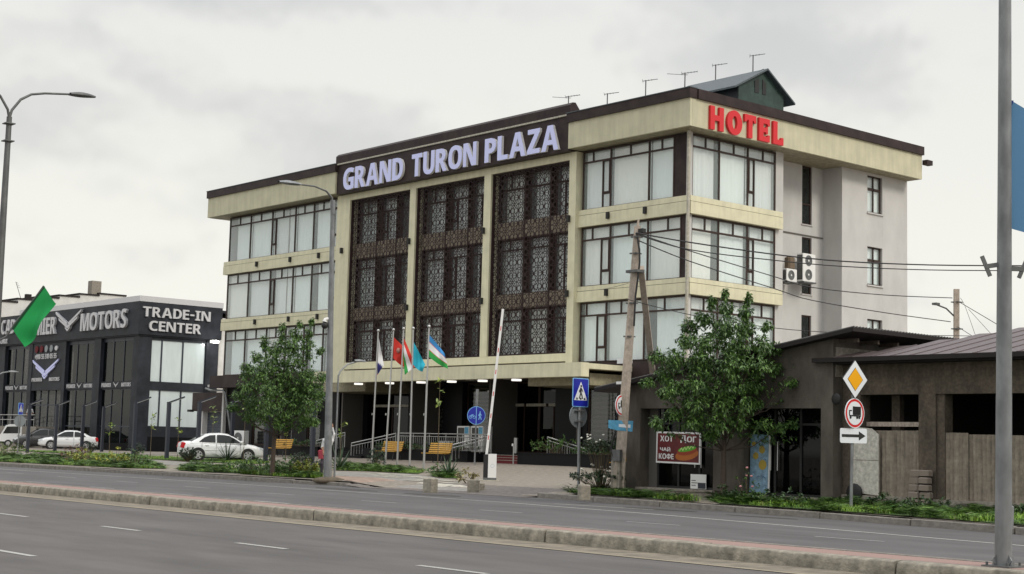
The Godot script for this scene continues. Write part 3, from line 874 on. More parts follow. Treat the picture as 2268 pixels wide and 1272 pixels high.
		for q in [[12.97, 15.5, 14.7], [9.25, 12.1, 11.55], [5.9, 8.5, 7.9]]:
			window_wall(h, wx, x0 - .1, c1 - .05, q[0], q[1], q[2], [], [x0 + .7], [])
			window_wall(h, wx, c1 + .05, c2 - .05, q[0], q[1], q[2], [], [], [[c1 + .2, c1 + .62]] if k != 2 else [])
			window_wall(h, wx, c2 + .05, x1 + .1, q[0], q[1], q[2], [], [], [[c2 + .75, c2 + 1.2]])
		for c in [c1, c2]:
			put("mullion", bx(V(c - .05, 5.7, -50.5), V(c + .05, 15.6, -50.06)), M.brown_frame, h)
		for q in [[12.12, 12.96], [8.52, 9.24], [5.6, 5.9]]:
			put("spandrel", bx(V(x0 + .02, q[0], -50.5), V(x1 - .02, q[1], -50.09)), M.spandrel, h)
		put("recess_wall", bx(V(x0 + .01, 15.5, -50.5), V(x1 - .01, 15.9, -50.2)), M.brown_frame, h)
	# brown metal skirts below the wings
	put("skirt", bx(V(-52.5, 4.75, -50.3), V(-45.62, 5.58, -49.75)), M.brown_metal, h)
	put("skirt", bx(V(-45.62, 4.75, -49.77), V(-45.95, 5.58, -56.3)), M.brown_metal, h)
	put("skirt", bx(V(-86.2, 4.8, -50.3), V(-73.1, 5.57, -49.2)), M.brown_metal, h)
	# entrance canopy
	var cp := put("canopy", bx(V(-70.2, 4.73, -47.0), V(-48.85, 5.36, -46.5)), M.cream_light, h)
	put("canopy_roof", bx(V(-70.2, 5.1, -47.0), V(-48.85, 5.34, -49.94)), M.cream_light, cp)
	put("canopy_ceiling", bx(V(-67.9, 4.95, -47.0), V(-53.6, 5.09, -51.95)), M.brown_frame, cp)
	put("bulkhead", bx(V(-72.0, 4.35, -48.4), V(-67.9, 4.94, -51.9)), M.soffit, cp)
	put("bulkhead", bx(V(-53.6, 4.4, -47.6), V(-49.4, 4.94, -51.9)), M.soffit, cp)
	for p in [-67.0, -64.2, -61.5, -59.0, -56.6, -54.1]:
		var dl := MB.new(); dl.disc(Transform3D(Basis(Vector3.RIGHT, PI / 2), V(p, 4.64, -47.3)), .24, .24, .09, 16)
		put("downlight", dl, M.lit_panel, cp)
		var ol := SpotLight3D.new()
		ol.name = numbered(cp, "downlight_lamp"); ol.light_energy = 1.2; ol.light_color = Color(1, .97, .92); ol.spot_range = 12; ol.spot_angle = 65; ol.spot_attenuation = 2; ol.light_size = .2
		ol.position = V(p, 4.58, -47.3); ol.rotation.x = -PI / 2; ol.shadow_enabled = true
		cp.add_child(ol)
	for p in [-65.2, -60.9, -57.9, -63.0]:
		put("ceiling_panel", bx(V(p - .3, 4.92, -50.0), V(p + .3, 4.949, -50.3)), M.white_paint, cp)
	# ground floor
	put("platform", bx(V(-79.5, .3, -48.6), V(-46.0, 1.22, -53.0)), M.granite, h)
	for q in [[-73.3, -72.1], [-68.2, -66.8], [-65.05, -63.4], [-61.2, -59.9], [-55.4, -54.6]]:
		put("column", bx(V(q[0], 1.22, -52.3), V(q[1], 4.95, -51.6)), M.granite, h)
	var sf := func(u0: float, u1: float, z: float, top: float, nm: String, slats: bool) -> void:
		var f := MB.new()
		f.box(V(u0, 1.22, z - .06), V(u0 + .08, top, z + .06)); f.box(V(u1 - .08, 1.22, z - .06), V(u1, top, z + .06))
		f.box(V(u0 + .08, top - .1, z - .06), V(u1 - .08, top, z + .06)); f.box(V(u0 + .08, 1.22, z - .06), V(u1 - .08, 1.32, z + .06))
		if not slats:
			f.box(V(u0 + .08, 3.6, z - .05), V(u1 - .08, 3.72, z + .05))
			f.box(V((u0 + u1) / 2 - .04, 1.32, z - .05), V((u0 + u1) / 2 + .04, 3.6, z + .05))
		var w := put(nm, f, M.brown_frame, h)
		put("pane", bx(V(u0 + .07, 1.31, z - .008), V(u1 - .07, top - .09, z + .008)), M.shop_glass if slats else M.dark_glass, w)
		if slats:
			var s := MB.new()
			for i in 15:
				s.box(V(u0 + .1, 1.45 + i * .22, z - .2), V(u1 - .1, 1.56 + i * .22, z - .17))
			put("blind", s, M.blind_slat, w)
	sf.call(-75.6, -73.3, -52.0, 4.9, "shop_window", true)
	sf.call(-72.1, -68.2, -52.0, 4.9, "entrance_door", false)
	sf.call(-66.8, -65.05, -52.0, 4.9, "shop_window", true)
	sf.call(-63.4, -61.2, -52.0, 4.9, "shop_window", true)
	sf.call(-59.9, -57.6, -52.0, 4.9, "entrance_door", false)
	sf.call(-57.6, -55.4, -52.0, 4.9, "entrance_door", false)
	for q in [[-71.9, -68.4], [-59.6, -58.7], [-58.5, -57.0], [-56.8, -55.7]]:
		put("door_header_light", bx(V(q[0], 3.62, -51.9), V(q[1], 3.76, -51.86)), M.pale_slab, h)
	sf.call(-52.3, -50.3, -50.4, 4.75, "shop_window", true)
	sf.call(-50.3, -48.2, -50.4, 4.75, "shop_window", true)
	sf.call(-48.2, -45.9, -50.4, 4.75, "shop_window", true)
	for q in [[-82.6, -81.1], [-79.5, -78.0], [-76.4, -75.0]]:
		sf.call(q[0], q[1], -50.4, 4.8, "shop_window", true)
	for q in [[-85.8, -82.6], [-81.1, -79.5], [-78.0, -76.4], [-75.0, -73.05]]:
		put("pier", bx(V(q[0], .4, -50.6), V(q[1], 4.8, -50.28)), M.granite, h)
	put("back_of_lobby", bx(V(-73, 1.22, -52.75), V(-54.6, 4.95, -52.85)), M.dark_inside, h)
	put("pier", bx(V(-54.6, 1.22, -52.3), V(-52.3, 4.95, -50.3)), M.granite, h)
	put("notice_board", bx(V(-75.75, 2.65, -49.92), V(-75.35, 3.62, -49.85)), M.pale_slab, h)
	put("notice_board", bx(V(-76.2, 2.73, -49.92), V(-75.95, 3.62, -49.85)), M.pale_slab, h)
	# steps and planters
	for i in 3:
		put("step", bx(V(-56.4, .4, -48.6), V(-53.95, .88 + i * .12, -47.5 - i * .32)), M.carpet, h)
		put("step_nosing", bx(V(-56.4, .872 + i * .12, -47.5 - i * .32 + .02), V(-53.95, .888 + i * .12, -47.5 - i * .32 - .012)), M.pale_slab, h)
	for i in 4:
		put("step", bx(V(-70.6, .4, -48.6), V(-66.4, .84 + i * .1, -47.2 - i * .32)), M.granite, h)
	for q in [[-79.4, -70.7, 1.26], [-66.3, -57.6, 1.27], [-53.9, -47.6, 1.28]]:
		var pl := put("planter", bx(V(q[0], .3, -47.3), V(q[1], q[2] - .06, -48.6)), M.granite, h)
		put("coping", bx(V(q[0] - .03, q[2] - .06, -47.26), V(q[1] + .03, q[2], -47.5)), M.granite, pl)
		put("planter_soil", bx(V(q[0] + .05, q[2] - .06, -47.5), V(q[1] - .05, q[2] - .02, -48.58)), M.soil, pl)
	# the grey-white side of the building
	put("pilaster", bx(V(-46.05, .4, -56.12), V(-45.76, 15.93, -56.7)), M.stucco, h)
	var X1 := -47.0
	var sw := MB.new()   # recessed wall with a column of narrow windows
	sw.box(V(X1, .4, -56.7), V(X1 - .25, 15.93, -59.72))
	sw.box(V(X1, .4, -60.5), V(X1 - .25, 15.93, -61.4))
	for y in [[.4, 5.2], [8.4, 9.45], [12.3, 12.95]]:
		sw.box(V(X1 - .003, y[0], -59.72), V(X1 - .25, y[1], -60.5))
	put("side_wall", sw, M.stucco, h)
	for y in [[5.2, 8.4], [9.45, 12.3], [12.95, 15.9]]:
		var fw := MB.new()
		fw.box(V(X1 - .06, y[0], -59.73), V(X1 - .14, y[1], -59.8)); fw.box(V(X1 - .06, y[0], -60.42), V(X1 - .14, y[1], -60.49))
		fw.box(V(X1 - .06, y[0], -59.8), V(X1 - .14, y[0] + .07, -60.42)); fw.box(V(X1 - .06, y[1] - .07, -59.8), V(X1 - .14, y[1], -60.42))
		fw.box(V(X1 - .06, y[0] + 1.0, -59.8), V(X1 - .14, y[0] + 1.07, -60.42))
		var w := put("stair_window", fw, M.brown_frame, h)
		put("pane", bx(V(X1 - .095, y[0] + .06, -59.79), V(X1 - .105, y[1] - .06, -60.43)), M.shop_glass, w)
		var bl := MB.new()
		for i in 9: bl.box(V(X1 - .3, y[0] + .15 + i * .3, -59.75), V(X1 - .32, y[0] + .27 + i * .3, -60.45))
		put("blind", bl, M.grey_sheet, w)
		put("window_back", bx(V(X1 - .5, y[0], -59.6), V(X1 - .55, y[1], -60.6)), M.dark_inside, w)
		put("sill", bx(V(X1 + .06, y[0] - .05, -59.65), V(X1 - .05, y[0], -60.55)), M.stucco, h)
	put("string_course", bx(V(X1 + .05, 12.36, -56.7), V(X1 - .01, 12.42, -61.36)), M.room_wall, h)
	var bk := MB.new()   # projecting rear block
	bk.box(V(-45.79, .4, -61.36), V(-46.05, 15.93, -63.47)); bk.box(V(-45.79, .4, -64.75), V(-46.05, 15.93, -66.94))
	for y in [[.4, 6.5], [8.43, 10.17], [12.13, 13.88], [15.8, 15.93]]:
		bk.box(V(-45.793, y[0], -63.47), V(-46.05, y[1], -64.75))
	bk.box(V(-46.05, .4, -61.36), V(-47.3, 15.93, -61.6))
	put("rear_block_wall", bk, M.stucco, h)
	for y in [[6.5, 8.43], [10.17, 12.13], [13.88, 15.8]]:
		var fw := MB.new()
		for z in [-63.5, -64.08, -64.66]: fw.box(V(-45.9, y[0], z), V(-45.98, y[1], z - .08))
		fw.box(V(-45.9, y[0], -63.58), V(-45.98, y[0] + .07, -64.66)); fw.box(V(-45.9, y[1] - .07, -63.58), V(-45.98, y[1], -64.66)); fw.box(V(-45.9, y[1] - .75, -63.58), V(-45.98, y[1] - .62, -64.66))
		var w := put("window", fw, M.brown_frame, h)
		put("pane", bx(V(-45.935, y[0] + .06, -63.55), V(-45.945, y[1] - .06, -64.7)), M.window_glass, w)
		put("curtain", bx(V(-46.04, y[0], -63.5), V(-46.06, y[1], -64.72)), M.curtain, w)
		put("sill", bx(V(-45.72, y[0] - .07, -63.42), V(-45.9, y[0], -64.8)), M.stucco, h)
	# the garage annex on the left
	put("annex_wall", bx(V(-90.4, .3, -50.9), V(-86.2, 4.5, -56)), M.white_wall, h)
	put("annex_skirt", bx(V(-90.5, 3.36, -50.95), V(-84.9, 4.57, -50.42)), M.brown_metal, h)
	put("annex_pier", bx(V(-89.85, .3, -50.9), V(-89.2, 3.36, -50.5)), M.white_wall, h)
	var rd := MB.new()
	for i in 16: rd.bevel(Transform3D(Basis(), V(-87.4, .5 + i * .18, -50.87)), V(3.5, .172, .05), .02)
	put("roller_door", rd, M.roller, h)
	put("annex_pier", bx(V(-85.6, .3, -50.9), V(-84.9, 3.36, -50.5)), M.granite, h)
	put("annex_camera", bx(V(-90.55, 3.3, -50.4), V(-90.2, 3.45, -50.1)), M.black, h)
	var dp := MB.new(); dp.tube([V(-87.0, 4.78, -49.4), V(-86.4, 4.66, -49.4), V(-84.75, 4.62, -49.4), V(-84.6, 4.45, -49.45), V(-84.5, 2.1, -49.9)], [.07], 8)
	put("drainpipe", dp, M.galv, h)

# block letters cut as outlines
func letter_poly(ch: String) -> Array:
	match ch:
		"H": return [[0, 0, .3, 0, .3, .4, .62, .4, .62, 0, .92, 0, .92, 1, .62, 1, .62, .63, .3, .63, .3, 1, 0, 1]]
		"T": return [[.28, 0, .58, 0, .58, .77, .66, .77, .72, .68, .86, .68, .86, 1, 0, 1, 0, .68, .14, .68, .2, .77, .28, .77]]
		"E": return [[0, 0, .78, 0, .78, .3, .64, .3, .6, .22, .31, .22, .31, .4, .5, .4, .52, .34, .64, .34, .64, .66, .52, .66, .5, .6, .31, .6, .31, .78, .6, .78, .64, .7, .78, .7, .78, 1, 0, 1]]
		"L": return [[0, 0, .76, 0, .76, .33, .6, .33, .56, .22, .31, .22, .31, 1, 0, 1]]
	return []
func text_letter(ch: String, font: Font, depth: float) -> TextMesh:
	var t := TextMesh.new()
	t.text = ch; t.font = font; t.font_size = 64; t.pixel_size = .02; t.depth = depth
	return t
func word(parent: Node, txt: String, font: Font, xf: Transform3D, u0: float, u1: float, v0: float, cap: float, depth: float, m: Material, embolden := 0.0) -> void:
	# letters spread so that the word runs from u0 to u1, cap height cap, baseline v0, one mesh per letter
	var widths := []
	var tot := 0.0
	var hi := text_letter("H", font, 1.0).get_aabb().size.y
	var meshes := []
	for ch in txt:
		if ch == " ":
			meshes.append(null); widths.append(hi * .35); tot += hi * .35
			continue
		var t := text_letter(ch, font, 1.0)
		meshes.append(t)
		var w: float = t.get_aabb().size.x
		widths.append(w); tot += w
	var gap := hi * .1
	tot += gap * (txt.length() - 1)
	var sx := (u1 - u0) / tot
	var sy := cap / hi
	var u := u0
	for i in txt.length():
		if meshes[i] != null:
			var t: TextMesh = meshes[i]
			var bb := t.get_aabb()
			var cw: float = widths[i] * sx
			var base_y := -hi / 2
			# sit on the baseline: round letters overshoot a little, Q and commas hang
			var y := v0 + (cap - bb.size.y * sy) / 2 if bb.size.y * sy > cap * .6 else v0 + cap / 2 - bb.size.y * sy / 2
			var loc := Transform3D(Basis(V(sx, 0, 0), V(0, sy, 0), V(0, 0, depth)), V(u - bb.position.x * sx, y - bb.position.y * sy, -bb.position.z * depth))
			put("letter", t, m, parent, xf * loc)
		u += widths[i] * sx + gap * sx
func build_hotel_signs() -> void:
	var bold := SystemFont.new(); bold.font_names = PackedStringArray(["Droid Sans"]); bold.font_weight = 700
	var fat := FontVariation.new(); fat.base_font = bold; fat.variation_embolden = .35
	var s := thing("name_sign", "big lavender letters GRAND TURON PLAZA on the brown box above the lattice", "sign", V(-62.5, 15.95, -49.2))
	var X := Transform3D(Basis(), V(62.5, -15.95, 0))
	var w := [["GRAND", -71.75, -65.98], ["TURON", -65.24, -59.66], ["PLAZA", -59.04, -53.4]]
	for q in w:
		word(s, q[0], fat, X, q[1] + .0, q[2] - .06, 16.0, 1.24, .13, M.letter_side)
		word(s, q[0], fat, X * Transform3D(Basis(), V(0, 0, .132)), q[1], q[2] - .06, 16.0, 1.24, .02, M.lavender)
	var hs := thing("hotel_sign", "red block letters HOTEL on the cream roof edge of the right-hand side", "sign", V(-44.89, 15.95, -52.8))
	var B := Transform3D(Basis(V(0, 0, -1), V(0, 1, 0), V(1, 0, 0)), V(.13, 0, 52.7))
	for q in [["H", 50.22, 1.0], ["T", 52.58, .95], ["E", 53.6, 1.0], ["L", 54.62, 1.0]]:
		var p := PackedVector2Array()
		var raw: Array = letter_poly(q[0])[0]
		for i in range(0, raw.size(), 2): p.append(Vector2(raw[i] * q[2] * .98, raw[i + 1] * 1.08))
		var m := MB.new(); m.prism(p, Transform3D(Basis(), Vector3.ZERO), .13)
		put("letter", m, M.red_sign, hs, B * Transform3D(Basis(), V(q[1], .0, 0)))
	var o := PackedVector2Array(); var inn := PackedVector2Array()
	for i in 28:
		var a := TAU * i / 28
		o.append(Vector2(cos(a) * .52, .54 + sin(a) * .57)); inn.append(Vector2(cos(a) * .17, .54 + sin(a) * .31))
	var om := MB.new(); om.hoop(o, inn, Transform3D(), .13)
	put("letter", om, M.red_sign, hs, B * Transform3D(Basis(), V(51.88, 0, 0)))

# ---------------------------------------------------------------- the car showroom on the left
func emblem(b: MB, xf: Transform3D, w: float, h: float, depth: float) -> void:   # winged V
	for s in [-1.0, 1.0]:
		for raw in [[.05, .36, 1, 1, .95, .86, .72, .68, .05, .22], [.0, .2, .74, .64, .7, .52, .5, .38, .0, .04], [.0, -.02, .2, .16, .17, .05, .0, -.12]]:
			var p := PackedVector2Array()
			for i in range(0, raw.size(), 2): p.append(Vector2(raw[i] * s * w / 2, raw[i + 1] * h))
			b.prism(p, xf, depth)
func build_showroom() -> void:
	var bold := SystemFont.new(); bold.font_names = PackedStringArray(["Droid Sans"]); bold.font_weight = 700
	var s := thing("car_showroom", "two storey anthracite car showroom with big windows and silver lettering", "building")
	var X := -106.02
	var Z := -54.16
	put("fascia", bx(V(-134, 9.4, Z), V(X, 11.93, Z - .5)), M.anthracite, s)
	put("fascia", bx(V(X - .003, 9.4, Z - .5), V(X - .5, 11.93, -61.4)), M.anthracite, s)
	put("white_cap", bx(V(-128.4, 11.93, Z + .02), V(X + .02, 12.36, Z - .6)), M.silver, s)
	put("white_cap", bx(V(X + .018, 11.93, Z - .6), V(X - .6, 12.36, -61.45)), M.silver, s)
	put("fascia_soffit", bx(V(-134, 9.3, Z - .1), V(X - .1, 9.4, -61.3)), M.anthracite, s)
	put("roof_slab", bx(V(-134, 11.6, Z - .5), V(X - .5, 11.8, -66)), M.anthracite, s)
	put("back_wall", bx(V(-134, .3, -63), V(X - .5, 11.6, -63.3)), M.room_wall, s)
	put("upper_floor", bx(V(-134, 5.3, Z - .55), V(X - .7, 5.84, -63)), M.anthracite, s)
	put("label_band", bx(V(-134, 5.28, Z - .3), V(X - .25, 5.84, Z - .54)), M.anthracite, s)
	put("plinth", bx(V(-134, .3, Z - .3), V(X - .25, 1.05, Z - .56)), M.granite, s)
	put("corner_column", bx(V(-107.15, .3, Z - .2), V(X - .2, 9.3, Z - 1.3)), M.anthracite, s)
	for q in [[-113.75, -112.55], [-119.5, -118.95], [-126.3, -125.55], [-134, -131.4]]:
		put("column", bx(V(q[0], .3, Z - .15), V(q[1], 9.3, Z - .75)), M.anthracite, s)
	for q in [[-112.55, -107.15], [-118.95, -113.75], [-131.4, -126.3]]:
		for y in [[5.84, 9.3, 9.05], [1.05, 5.28, 5.26]]:
			var f := MB.new()
			for k in 4:
				var u: float = lerpf(q[0], q[1], k / 3.0)
				f.box(V(u - .05, y[0], Z - .5), V(u + .05, y[1], Z - .38))
			f.box(V(q[0], y[2] - .06, Z - .49), V(q[1], y[1], Z - .39))
			if y[0] < 2: f.box(V(q[0], 2.28, Z - .49), V(q[1], 2.38, Z - .39))
			var w := put("window", f, M.navy_post, s)
			for k in 3:
				put("pane", bx(V(lerpf(q[0], q[1], k / 3.0) + .05, y[0], Z - .45), V(lerpf(q[0], q[1], (k + 1) / 3.0) - .05, y[2] - .06, Z - .43)), M.showroom_glass, w)
		put("inner_column", bx(V(q[0] + .15, 1.05, Z - .8), V(q[0] + 1.1, 5.28, Z - 1.5)), M.white_paint, s)
		put("inner_column", bx(V(q[0] + .15, 5.84, Z - .8), V(q[0] + 1.2, 9.3, Z - 1.5)), M.white_paint, s)
		for k in 3:
			put("ceiling_strip", bx(V(q[0] + .8, 8.9, Z - 2.5 - k * 2), V(q[1] - .5, 8.98, Z - 2.58 - k * 2)), M.white_paint, s)
		var lab := put("window_label", bx(V(q[0] + .1, 5.32, Z - .295), V(q[1] - .1, 5.8, Z - .27)), M.anthracite, s)
		word(lab, "PREMIER", bold, Transform3D(Basis(), V(0, 0, Z - .27)), q[0] + .25, q[0] + 1.9, 5.42, .3, .02, M.silver)
		word(lab, "MOTORS", bold, Transform3D(Basis(), V(0, 0, Z - .27)), q[1] - 1.75, q[1] - .2, 5.42, .3, .02, M.silver)
		var em := MB.new(); emblem(em, Transform3D(Basis(), V((q[0] + q[1]) / 2, 5.42, Z - .25)), .9, .38, .02)
		put("emblem", em, M.silver, lab)
	# dark entrance panel with its signs
	put("entrance_panel", bx(V(-125.55, 5.28, Z - .2), V(-119.5, 9.3, Z - .5)), M.anthracite, s)
	var ef := MB.new()
	for u in [-125.5, -124.0, -122.5, -121.0, -119.55]: ef.box(V(u - .05, 2.2, Z - .5), V(u + .05, 5.28, Z - .38))
	ef.box(V(-125.5, 4.0, Z - .49), V(-119.55, 4.1, Z - .39))
	var ed := put("entrance_door", ef, M.navy_post, s)
	put("pane", bx(V(-125.45, 2.2, Z - .45), V(-119.6, 5.25, Z - .43)), M.showroom_glass, ed)
	put("entrance_platform", bx(V(-132, .3, Z + 1.8), V(-119.5, 2.2, Z - .6)), M.base_concrete, s)
	for k in 4: put("step", bx(V(-119.5 + k * .35, .3, Z + 1.8), V(-119.15 + k * .35, 1.9 - k * .4, Z - .2)), M.base_concrete, s)
	var rl := MB.new()
	for y in [2.75, 3.15]: rl.tube([V(-134.5, y - 1.0, Z + 1.75), V(-127.5, y, Z + 1.75), V(-120, y, Z + 1.75)], [.035], 6)
	for k in 8: rl.tube([V(-131.3 + k * 1.6, 2.1, Z + 1.75), V(-131.3 + k * 1.6, 3.0, Z + 1.75)], [.03], 6)
	put("railing", rl, M.steel, s)
	# side facing the hotel: pale filmed panes
	put("side_column", bx(V(X - .2, .3, -60.2), V(X - .9, 9.3, -61.3)), M.anthracite, s)
	put("side_band", bx(V(X - .27, 5.17, Z - 1.3), V(X - .6, 5.85, -60.2)), M.anthracite, s)
	put("side_band", bx(V(X - .27, 9.04, Z - 1.3), V(X - .6, 9.31, -60.2)), M.anthracite, s)
	put("side_band", bx(V(X - .27, 1.6, Z - 1.3), V(X - .6, 2.42, -60.2)), M.anthracite, s)
	put("side_band", bx(V(X - .3, .3, Z - 1.3), V(X - .6, 1.6, -60.2)), M.granite, s)
	for y in [[2.42, 5.17], [5.85, 9.04]]:
		var zs := [-54.6, -56.38, -58.2, -60.2]
		for k in 3:
			put("frosted_pane", bx(V(X - .35, y[0], zs[k] - .06), V(X - .4, y[1], zs[k + 1] + .06)), M.frosted, s)
		for k in 4:
			put("pane_bar", bx(V(X - .3, y[0], zs[k] + .06), V(X - .45, y[1], zs[k] - .06)), M.navy_post, s)
	put("white_link_wall", bx(V(X - .6, .3, -61.4), V(X - 1.0, 11.2, -66)), M.white_wall, s)
	var fl := put("floodlight", bx(V(X + .05, 9.1, -60.35), V(X + .4, 9.32, -60.95)), M.lit_panel, s)
	var ol := OmniLight3D.new(); ol.name = "floodlight_lamp"; ol.light_energy = 1.5; ol.omni_range = 20; ol.omni_attenuation = 2; ol.light_size = .2; ol.position = V(X + .6, 9.1, -60.6); ol.shadow_enabled = true
	fl.add_child(ol)
	put("camera", bx(V(X - .1, 5.6, -60.4), V(X + .3, 5.8, -60.9)), M.white_paint, s)
	# lettering
	var sg := thing("showroom_sign", "silver letters PREMIER MOTORS with a winged V emblem on the dark showroom front", "sign", V(-118, 9.6, Z))
	var B := Transform3D(Basis(), V(118, -9.6, .02))
	word(sg, "PREMIER", bold, B, -127.3, -120.5, 9.98, 1.42, .2, M.silver)
	word(sg, "MOTORS", bold, B, -115.75, -107.75, 9.98, 1.42, .2, M.silver)
	var em := MB.new(); emblem(em, B * Transform3D(Basis(), V(-118.15, 10.25, .2)), 4.9, 1.55, .2)
	put("emblem", em, M.silver, sg)
	var s2 := thing("showroom_side_sign", "white two line lettering TRADE-IN CENTER on the right side of the showroom", "sign", V(X, 9.6, -57.5))
	var S := Transform3D(Basis(V(0, 0, -1), V(0, 1, 0), V(1, 0, 0)), V(.02, -9.6, 57.5))
	word(s2, "TRADE-IN", bold, S, 54.4, 60.25, 10.78, .76, .14, M.silver)
	word(s2, "CENTER", bold, S, 54.98, 59.46, 9.72, .76, .14, M.silver)
	var s3 := thing("academy_sign", "smaller silver lettering cut off at the left end of the showroom front", "sign", V(-131, 9.5, Z))
	var C := Transform3D(Basis(), V(131, -9.5, .02))
	word(s3, "CAD", bold, C, -131.9, -129.0, 10.35, 1.25, .14, M.silver)
	word(s3, "FUTURE", bold, C, -133.6, -130.5, 9.52, .4, .08, M.silver)
	var s4 := thing("entrance_sign", "panel over the showroom entrance with emblems, telephone number and lit white V", "sign", V(-122.5, 6, Z))
	var D := Transform3D(Basis(), V(122.5, -6, -.18))
	word(s4, "+998 55 510 05 55", bold, D, -125.0, -120.7, 7.95, .42, .06, M.silver)
	word(s4, "PREMIER", bold, D, -125.4, -123.3, 6.05, .3, .05, M.silver)
	word(s4, "MOTORS", bold, D, -121.9, -119.9, 6.05, .3, .05, M.silver)
	var e2 := MB.new(); emblem(e2, D * Transform3D(Basis(), V(-122.75, 6.4, .1)), 5.2, 1.5, .1)
	put("emblem", e2, M.lavender, s4)
	for k in 5:
		var b := MB.new(); b.disc(D * Transform3D(Basis(), V(-124.7 + k * .98, 8.8, .08)), .3, .2 if k == 4 else .3, .08, 16)
		put("badge", b, [M.carpet, M.carpet, M.sign_back, M.sign_back, M.silver][k], s4)
	# white building with a stepped gable behind the showroom
	var w := thing("white_building", "plain white building with a stepped roof edge rising behind the showroom", "building")
	var q := [[-52, -58.8, 14.17], [-58.8, -61.1, 14.52], [-61.1, -62.95, 14.92], [-62.95, -65.05, 15.2], [-65.05, -67.1, 15.52], [-67.1, -70.0, 15.73]]
	for k in 6:
		put("gable_step", bx(V(-140, .3, q[k][0]), V(-150, q[k][2] - .14, q[k][1])), M.white_wall, w)
		put("roof_edge", bx(V(-139.9, q[k][2] - .14, q[k][0] + .12), V(-150, q[k][2], q[k][1] + .003)), M.dark_eave, w)
	put("wall", bx(V(-140, .3, -70), V(-150, 13.9, -90)), M.white_wall, w)
	put("chimney", bx(V(-140.3, 15.4, -66.4), V(-141.2, 16.9, -67.4)), M.base_concrete, w)
	put("vent", bx(V(-140.4, 14.4, -59.8), V(-140.9, 15.0, -60.3)), M.dark_eave, w)

